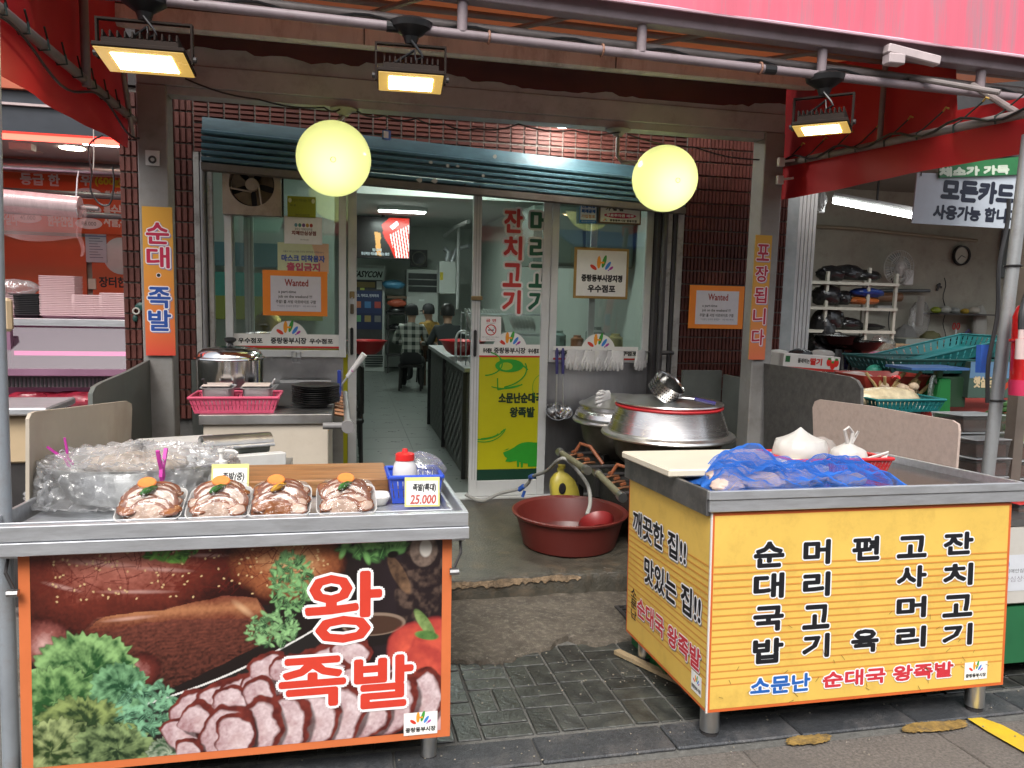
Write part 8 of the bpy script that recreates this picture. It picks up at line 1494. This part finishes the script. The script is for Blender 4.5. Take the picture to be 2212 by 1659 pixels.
# tables, chairs, diners
WDT = mat('dark_table_wood', (.075, .04, .022), .4, 0, .25, 6, stretch=(1, 8, 8)); CHM = mat('black_chair_vinyl', (.012, .011, .011), .35, 0, .2)
def table(x, y, label):
    t = thing('dining_table', (x, y, FI), label, 'table', 'dining tables along the wall'); B(x-.42, x+.42, y-.32, y+.32, .52, .64).build('top', WDT, t, bev=.005)
    for sx in (-1, 1):
        for sy in (-1, 1): B(x+sx*.38-.025, x+sx*.38+.025, y+sy*.28-.025, y+sy*.28+.025, FI, .52).build('leg', WDT, t)
    return t
table(1.62, 10.0, 'dark wooden table next to the sink counter'); table(1.65, 11.3, 'dark wooden table between the sink counter and the diners'); table(1.68, 13.2, 'dark wooden table at which the diners sit')
def chair(x, y, rz, label, grp):
    t = thing('dining_chair', (x, y, FI), label, 'chair', grp); X = Matrix.Translation((x, y, FI)) @ Matrix.Rotation(rz, 4, 'Z')
    mb = MB(); mb.X = X; mb.box(-.2, .2, -.2, .2, .42, .47); mb.build('seat', CHM, t, bev=.015); mb = MB(); mb.X = X; mb.box(-.19, .19, .17, .2, .5, .92); mb.build('backrest', CHM, t, bev=.012)
    for sx in (-1, 1):
        for sy in (-1, 1): mb = MB(); mb.X = X; mb.tube([(sx*.18, sy*.18, 0), (sx*.17, sy*.17, .92 if sy > 0 else .42)], .014, 8); mb.build('leg', DARKM, t)
    return t
for k, y in enumerate((6.75, 7.5, 8.3)): chair(-.05, y, -pi/2, 'black chair %s the open doorway' % ('just inside', 'second behind', 'third behind')[k], 'black chairs left of the doorway')
bowl(792, 735, 8.0, .2, .14, REDP, 'red plastic bowl standing on the black chairs', 'red_bowl', 'bowl')
def person(x, y, sc, rz, shirt, trousers, cap, label, lean=0):
    """a seated figure seen from behind: one skinned body, hair or cap as its child"""
    t = thing('person', (x, y, FI), label, 'person'); J = {'pel': (0, 0, .50, .145), 'wst': (0, .02, .68, .135), 'chs': (0, .05+lean, .90, .165), 'nkb': (0, .05+lean, 1.05, .075), 'nk': (0, .06+lean, 1.11, .055), 'hd0': (0, .08+lean, 1.18, .08), 'hd': (0, .09+lean, 1.26, .098), 'top': (0, .085+lean, 1.33, .07)}
    for s_, q in ((-1, 'l'), (1, 'r')):
        J['sh'+q] = (s_*.17, .05+lean, 1.0, .075); J['el'+q] = (s_*.27, .10+lean, .76, .052); J['wr'+q] = (s_*.17, .33+lean, .73, .036); J['ha'+q] = (s_*.13, .40+lean, .74, .034)
        J['hp'+q] = (s_*.09, .03, .47, .11); J['kn'+q] = (s_*.14, .42, .46, .075); J['an'+q] = (s_*.14, .38, .07, .05); J['to'+q] = (s_*.15, .52, .035, .04)
    names = list(J); E = [('pel', 'wst'), ('wst', 'chs'), ('chs', 'nkb'), ('nkb', 'nk'), ('nk', 'hd0'), ('hd0', 'hd'), ('hd', 'top')]
    for q in 'lr': E += [('chs', 'sh'+q), ('sh'+q, 'el'+q), ('el'+q, 'wr'+q), ('wr'+q, 'ha'+q), ('pel', 'hp'+q), ('hp'+q, 'kn'+q), ('kn'+q, 'an'+q), ('an'+q, 'to'+q)]
    me = bpy.data.meshes.new('body'); me.from_pydata([J[n][:3] for n in names], [(names.index(a), names.index(b)) for a, b in E], []); o = bpy.data.objects.new('body', me); COL.objects.link(o)
    md = o.modifiers.new('skin', 'SKIN'); md.use_smooth_shade = True
    for i, n in enumerate(names): me.skin_vertices[0].data[i].radius = (J[n][3],)*2
    me.skin_vertices[0].data[0].use_root = True; o.modifiers.new('sub', 'SUBSURF').levels = 2
    me2 = bpy.data.meshes.new_from_object(o.evaluated_get(bpy.context.evaluated_depsgraph_get())); bpy.data.objects.remove(o)
    for m_ in (shirt, trousers, mat('skin', (.38, .22, .15), .5, 0, .05), mat('dark_shoe', (.03, .03, .03), .5)): me2.materials.append(m_)
    for pl in me2.polygons:
        c = pl.center; pl.use_smooth = True
        pl.material_index = 2 if c.z > 1.085 or (c.y > .3+lean and c.z > .66) else (3 if c.z < .06 else (1 if c.z < .58 else 0))
    me2.transform(Matrix.Translation((x, y, FI)) @ Matrix.Rotation(rz, 4, 'Z') @ Matrix.Scale(sc, 4)); b = link('body', me2, [], t)
    X = Matrix.Translation((x, y, FI)) @ Matrix.Rotation(rz, 4, 'Z') @ Matrix.Scale(sc, 4); hc = (0, .075+lean, 1.275); HR = mat('black_hair', (.012, .01, .009), .5, 0, .2, 30)
    mb = MB(); mb.X = X @ Matrix.Translation(hc); mb.lathe([(.108, -.075), (.114, -.03), (.112, .03), (.095, .075), (.055, .105), (0, .115)], n=24, sx=.92); mb.build('cap' if cap else 'hair', mat('dark_cap', (.014, .014, .016), .7, 0, .2) if cap else HR, t, smooth=True, solid=.004)
    if cap: mb = MB(); mb.X = X @ Matrix.Translation(hc); mb.prism([(-.07, .1, -.02), (.07, .1, -.02), (.06, .17, -.035), (0, .19, -.04), (-.06, .17, -.035)], (0, 0, .008)); mb.build('cap_brim', mat('dark_cap'), t)
    for s_ in (-1, 1): mb = MB(); mb.X = X @ Matrix.Translation((s_*.098, .09+lean, 1.235)); mb.ball((0, 0, 0), .028, 10, 6, (.4, .8, 1.2)); mb.build('ear', MATS['skin'], t, smooth=True)
    mb = MB(); mb.X = X @ Matrix.Translation((0, .185+lean, 1.235)); mb.ball((0, 0, 0), .018, 8, 6, (.8, 1, 1.4)); mb.build('nose', MATS['skin'], t, smooth=True)
    mb = MB(); mb.X = X; mb.box(-.19, .19, -.2, .18, .38, .42); st = mb.build('stool_pad', CHM, None); st.name = 'stool'; tag(st, 'black stool under '+label[7:], 'stool')
    for sx in (-1, 1):
        for sy in (-1, 1): mb = MB(); mb.X = X; mb.tube([(sx*.16, sy*.15, .38), (sx*.17, sy*.17, 0)], .016, 8); mb.build('leg', DARKM, st)
    return t
def plaid():
    m = bpy.data.materials.new('plaid_shirt'); m.use_nodes = True; n = m.node_tree; L = n.links.new; b = n.nodes['Principled BSDF']; b.inputs['Roughness'].default_value = .8; tc = n.nodes.new('ShaderNodeTexCoord'); sp = n.nodes.new('ShaderNodeSeparateXYZ'); L(tc.outputs['Object'], sp.inputs[0]); outs = []
    for ax, f in ((0, 52), (2, 52)):
        a = n.nodes.new('ShaderNodeMath'); a.operation = 'MULTIPLY'; a.inputs[1].default_value = f; L(sp.outputs[ax], a.inputs[0]); c = n.nodes.new('ShaderNodeMath'); c.operation = 'SINE'; L(a.outputs[0], c.inputs[0]); d = n.nodes.new('ShaderNodeMath'); d.operation = 'GREATER_THAN'; d.inputs[1].default_value = .1; L(c.outputs[0], d.inputs[0]); outs.append(d)
    ad = n.nodes.new('ShaderNodeMath'); ad.operation = 'ADD'; L(outs[0].outputs[0], ad.inputs[0]); L(outs[1].outputs[0], ad.inputs[1]); hf = n.nodes.new('ShaderNodeMath'); hf.operation = 'MULTIPLY'; hf.inputs[1].default_value = .5; L(ad.outputs[0], hf.inputs[0]); cr = n.nodes.new('ShaderNodeValToRGB'); cr.color_ramp.elements[0].color = (.42, .42, .38, 1); cr.color_ramp.elements[1].color = (.02, .03, .025, 1); L(hf.outputs[0], cr.inputs[0]); L(cr.outputs[0], b.inputs['Base Color']); return m
TRS = mat('dark_trousers', (.02, .02, .022), .8, 0, .1)
person(1.02, 12.3, 1.0, -.15, plaid(), TRS, True, 'person in a black and white checked shirt and dark cap seen from behind'); person(1.45, 13.35, 1.0, .6, mat('mustard_jacket', (.25, .15, .03), .8, 0, .4, 18), TRS, True, 'person in a mustard patterned jacket and dark cap turned aside'); person(1.5, 11.5, 1.02, -.1, mat('charcoal_top', (.035, .04, .042), .8, 0, .1), TRS, False, 'person in a plain charcoal top with short black hair')
# sink counter with woven front
t = thing('sink_counter', (1.2, 7.6, FI), 'grey woven fronted sink counter inside the doorway', 'counter'); WV = mat('woven_grey', (.14, .14, .135), .6, 0, .4, 40, .8, 60, stretch=(1, 1, 3)); zc_ = .86
B(.98, 1.5, 6.25, 9.0, FI, zc_-.04).build('body', WV, t); B(.95, 1.52, 6.2, 9.05, zc_-.038, zc_).build('top', STEEL_D, t, bev=.004)
for y in (6.22, 7.6, 8.98): B(.945, .978, y, y+.04, FI, zc_-.04).build('post', BLACK, t)
nW = 26
for k in range(nW): mb = MB(); y0 = 6.3+k*.1; mb.grid(lambda u, v: (.972-.006*sin(v*40+(k % 2)*pi), y0+.085*u, .0+.78*v), 2, 40); mb.build('woven_strip', WV, t, smooth=True)
mb = MB(); c = PT(985, 750, Y=6.7); mb.tube(smooth_path([Vector(p_) for p_ in ((c.x, 6.7, zc_), (c.x, 6.7, zc_+.2), (c.x+.03, 6.7, zc_+.27), (c.x+.1, 6.7, zc_+.27), (c.x+.13, 6.7, zc_+.2))], 6), .012, 10); mb.build('tap', STEEL, t, smooth=True)
bowl(1000, 735, 7.3, .22, .14, REDP, 'red colander bowl on the sink counter', 'red_bowl', 'bowl')
c = PT(998, 812, Y=6.35)
for k in range(6):
    if k == 0: mb = MB(); mb.lathe([(0, 0), (.1, 0), (.15, .02), (.155, .022), (.1, .008), (0, .006)], (1.2, 6.42, zc_+.002), 30, 1.2); first = mb.build('steel_plate', STEEL, smooth=True); tag(first, 'oval steel plate at the bottom of the stack on the sink counter', 'plate', 'steel plates on the sink counter')
    else: dup(first, off=(0, 0, .012*k), label='oval steel plate in the sink counter stack, %s from the bottom' % ('second', 'third', 'fourth', 'fifth', 'sixth')[k-1])
# dish rack seen through the door glass
t = thing('dish_rack', (1.4, 6.6, 1.1), 'wire dish rack behind the door glass filled with white plates', 'rack'); mb = MB(); RK = []
for z in (1.12, 1.3):
    for y in (6.45, 6.75): mb.tube([(1.0, y, z), (1.75, y, z)], .005, 5)
for x in (1.0, 1.75):
    for y in (6.45, 6.75): mb.tube([(x, y, zc_), (x, y, 1.32)], .006, 5)
o = mb.build('wire_frame', STEEL, t); o['kind'] = 'stuff'
PL = mat('white_melamine', (.5, .52, .5), .3, 0, .04)
pm_ = MB(); pm_.lathe([(0, 0), (.06, 0), (.11, .014), (.108, .017), (.06, .005), (0, .005)], n=24); PLM = raw(pm_)
for k in range(12): o = inst('white_plate', PLM, PL, None, (1.03+k*.026, 6.6, 1.235), (0, 1.25, 0)); tag(o, 'white plate standing on edge in the dish rack', 'plate', 'white plates in the dish rack')
for k in range(7): o = inst('white_plate', PLM, PL, None, (1.42+k*.03, 6.6, 1.23), (0, 1.25, 0), (.8, .8, .8)); tag(o, 'white plate standing on edge in the dish rack', 'plate', 'white plates in the dish rack')
# kitchen cabinet and jars behind the right window, trophy behind the left
for x0, x1, z0, z1, Y, m, lb, nm in ((1.75, 2.65, -.08, .95, 6.6, mat('kitchen_steel', (.3, .32, .31), .4, .8, .1), 'steel kitchen bench behind the window over the gloves', 'kitchen_bench'), (1.7, 2.68, 1.75, 2.3, 7.0, ink('#5f6a62'), 'grey kitchen wall cupboard behind the window over the gloves', 'wall_cupboard'), (-1.3, -.3, -.08, .98, 6.3, ink('#6f7f78'), 'pale green low cabinet behind the window beside the fan', 'low_cabinet')):
    t = thing(nm, ((x0+x1)/2, Y, z0), lb, 'cabinet'); B(x0, x1, Y, Y+.5, z0, z1).build('carcass', m, t); 
    for k in range(2): B(x0+.02+k*(x1-x0)/2, x0+(k+1)*(x1-x0)/2-.02, Y-.015, Y-.001, z0+.03, z1-.03).build('cupboard_door', m, t)
for i, (x, r, h, c_) in enumerate(((1.9, .07, .2, '#7a8f8a'), (2.08, .06, .16, '#8f5a3a'), (2.25, .09, .24, '#8a8f8c'), (2.45, .07, .18, '#a89a6a'))): mb = MB(); mb.lathe([(0, 0), (r, 0), (r, h*.8), (r*.6, h*.9), (r*.6, h), (0, h)], (x, 6.75, .955), 20); tag(mb.build('kitchen_jar', ink(c_), smooth=True), ('grey green jar', 'brown jar', 'tall grey jar', 'tan jar')[i]+' on the steel kitchen bench', 'jar')
crumple((-.62, 6.45, 1.15), .11, 330, mat('gold_ornament', (.35, .24, .06), .35, .6, .2), 'gold_ornament', 'small gilded ornament behind the window beside the fan', 'ornament', (1, .7, 1.3), 24, 16, .25)
mb = MB(); mb.cyl((-.62, 6.45, .982), (-.62, 6.45, 1.03), .09, 20); tag(mb.build('ornament_base', DARKM, smooth=True), 'dark base of the gilded ornament', 'base')
for i, (z, c_) in enumerate(((1.5, '#5fa8a0'), (1.3, '#a8ab5a'), (1.75, '#6a8f9a'))): t = B(-1.4, -.2, 6.9, 6.93, z-.1, z+.1).build('wall_banner', ink(c_)); tag(t, ('turquoise', 'olive yellow', 'slate blue')[i]+' printed strip on the wall behind the window beside the fan', 'banner')
B(-1.49, -.1, 6.95, 7.0, FI, 2.85).build('inner_partition', WALLM); tag(COL.objects[-1], kind='structure')
# ================================================================== ACROSS THE STREET (unseen building added to close off the low sky behind the camera)
street()
ob = thing('added_opposite_building', (1, -7, 0), 'unseen low building added across the market street to block low sky light', 'building')
B(-14, 16, -9, -7.2, -.5, 5.2).build('wall', mat('opposite_render', (.33, .31, .28), .8, 0, .15, 1), ob)
for k in range(9): B(-12+k*3.1, -10.4+k*3.1, -7.2, -7.15, 3.2, 4.5).build('window', mat('opposite_window', (.05, .06, .07), .1), ob)
for k in range(5): mb = MB(); x = -13+k*6; mb.prism([(x, -7.19, 2.7), (x, -5.6, 2.35), (x, -5.6, 2.30), (x, -7.19, 2.62)], (5.6, 0, 0)); mb.build('shop_awning', mat(('opp_blue', 'opp_green', 'opp_red')[k % 3], ((.05, .12, .3), (.05, .2, .1), (.4, .06, .05))[k % 3], .6), ob)
B(-14, 16, -7.3, -7.1, 5.2, 5.5).build('parapet', MATS['opposite_render'], ob)
build_frame()
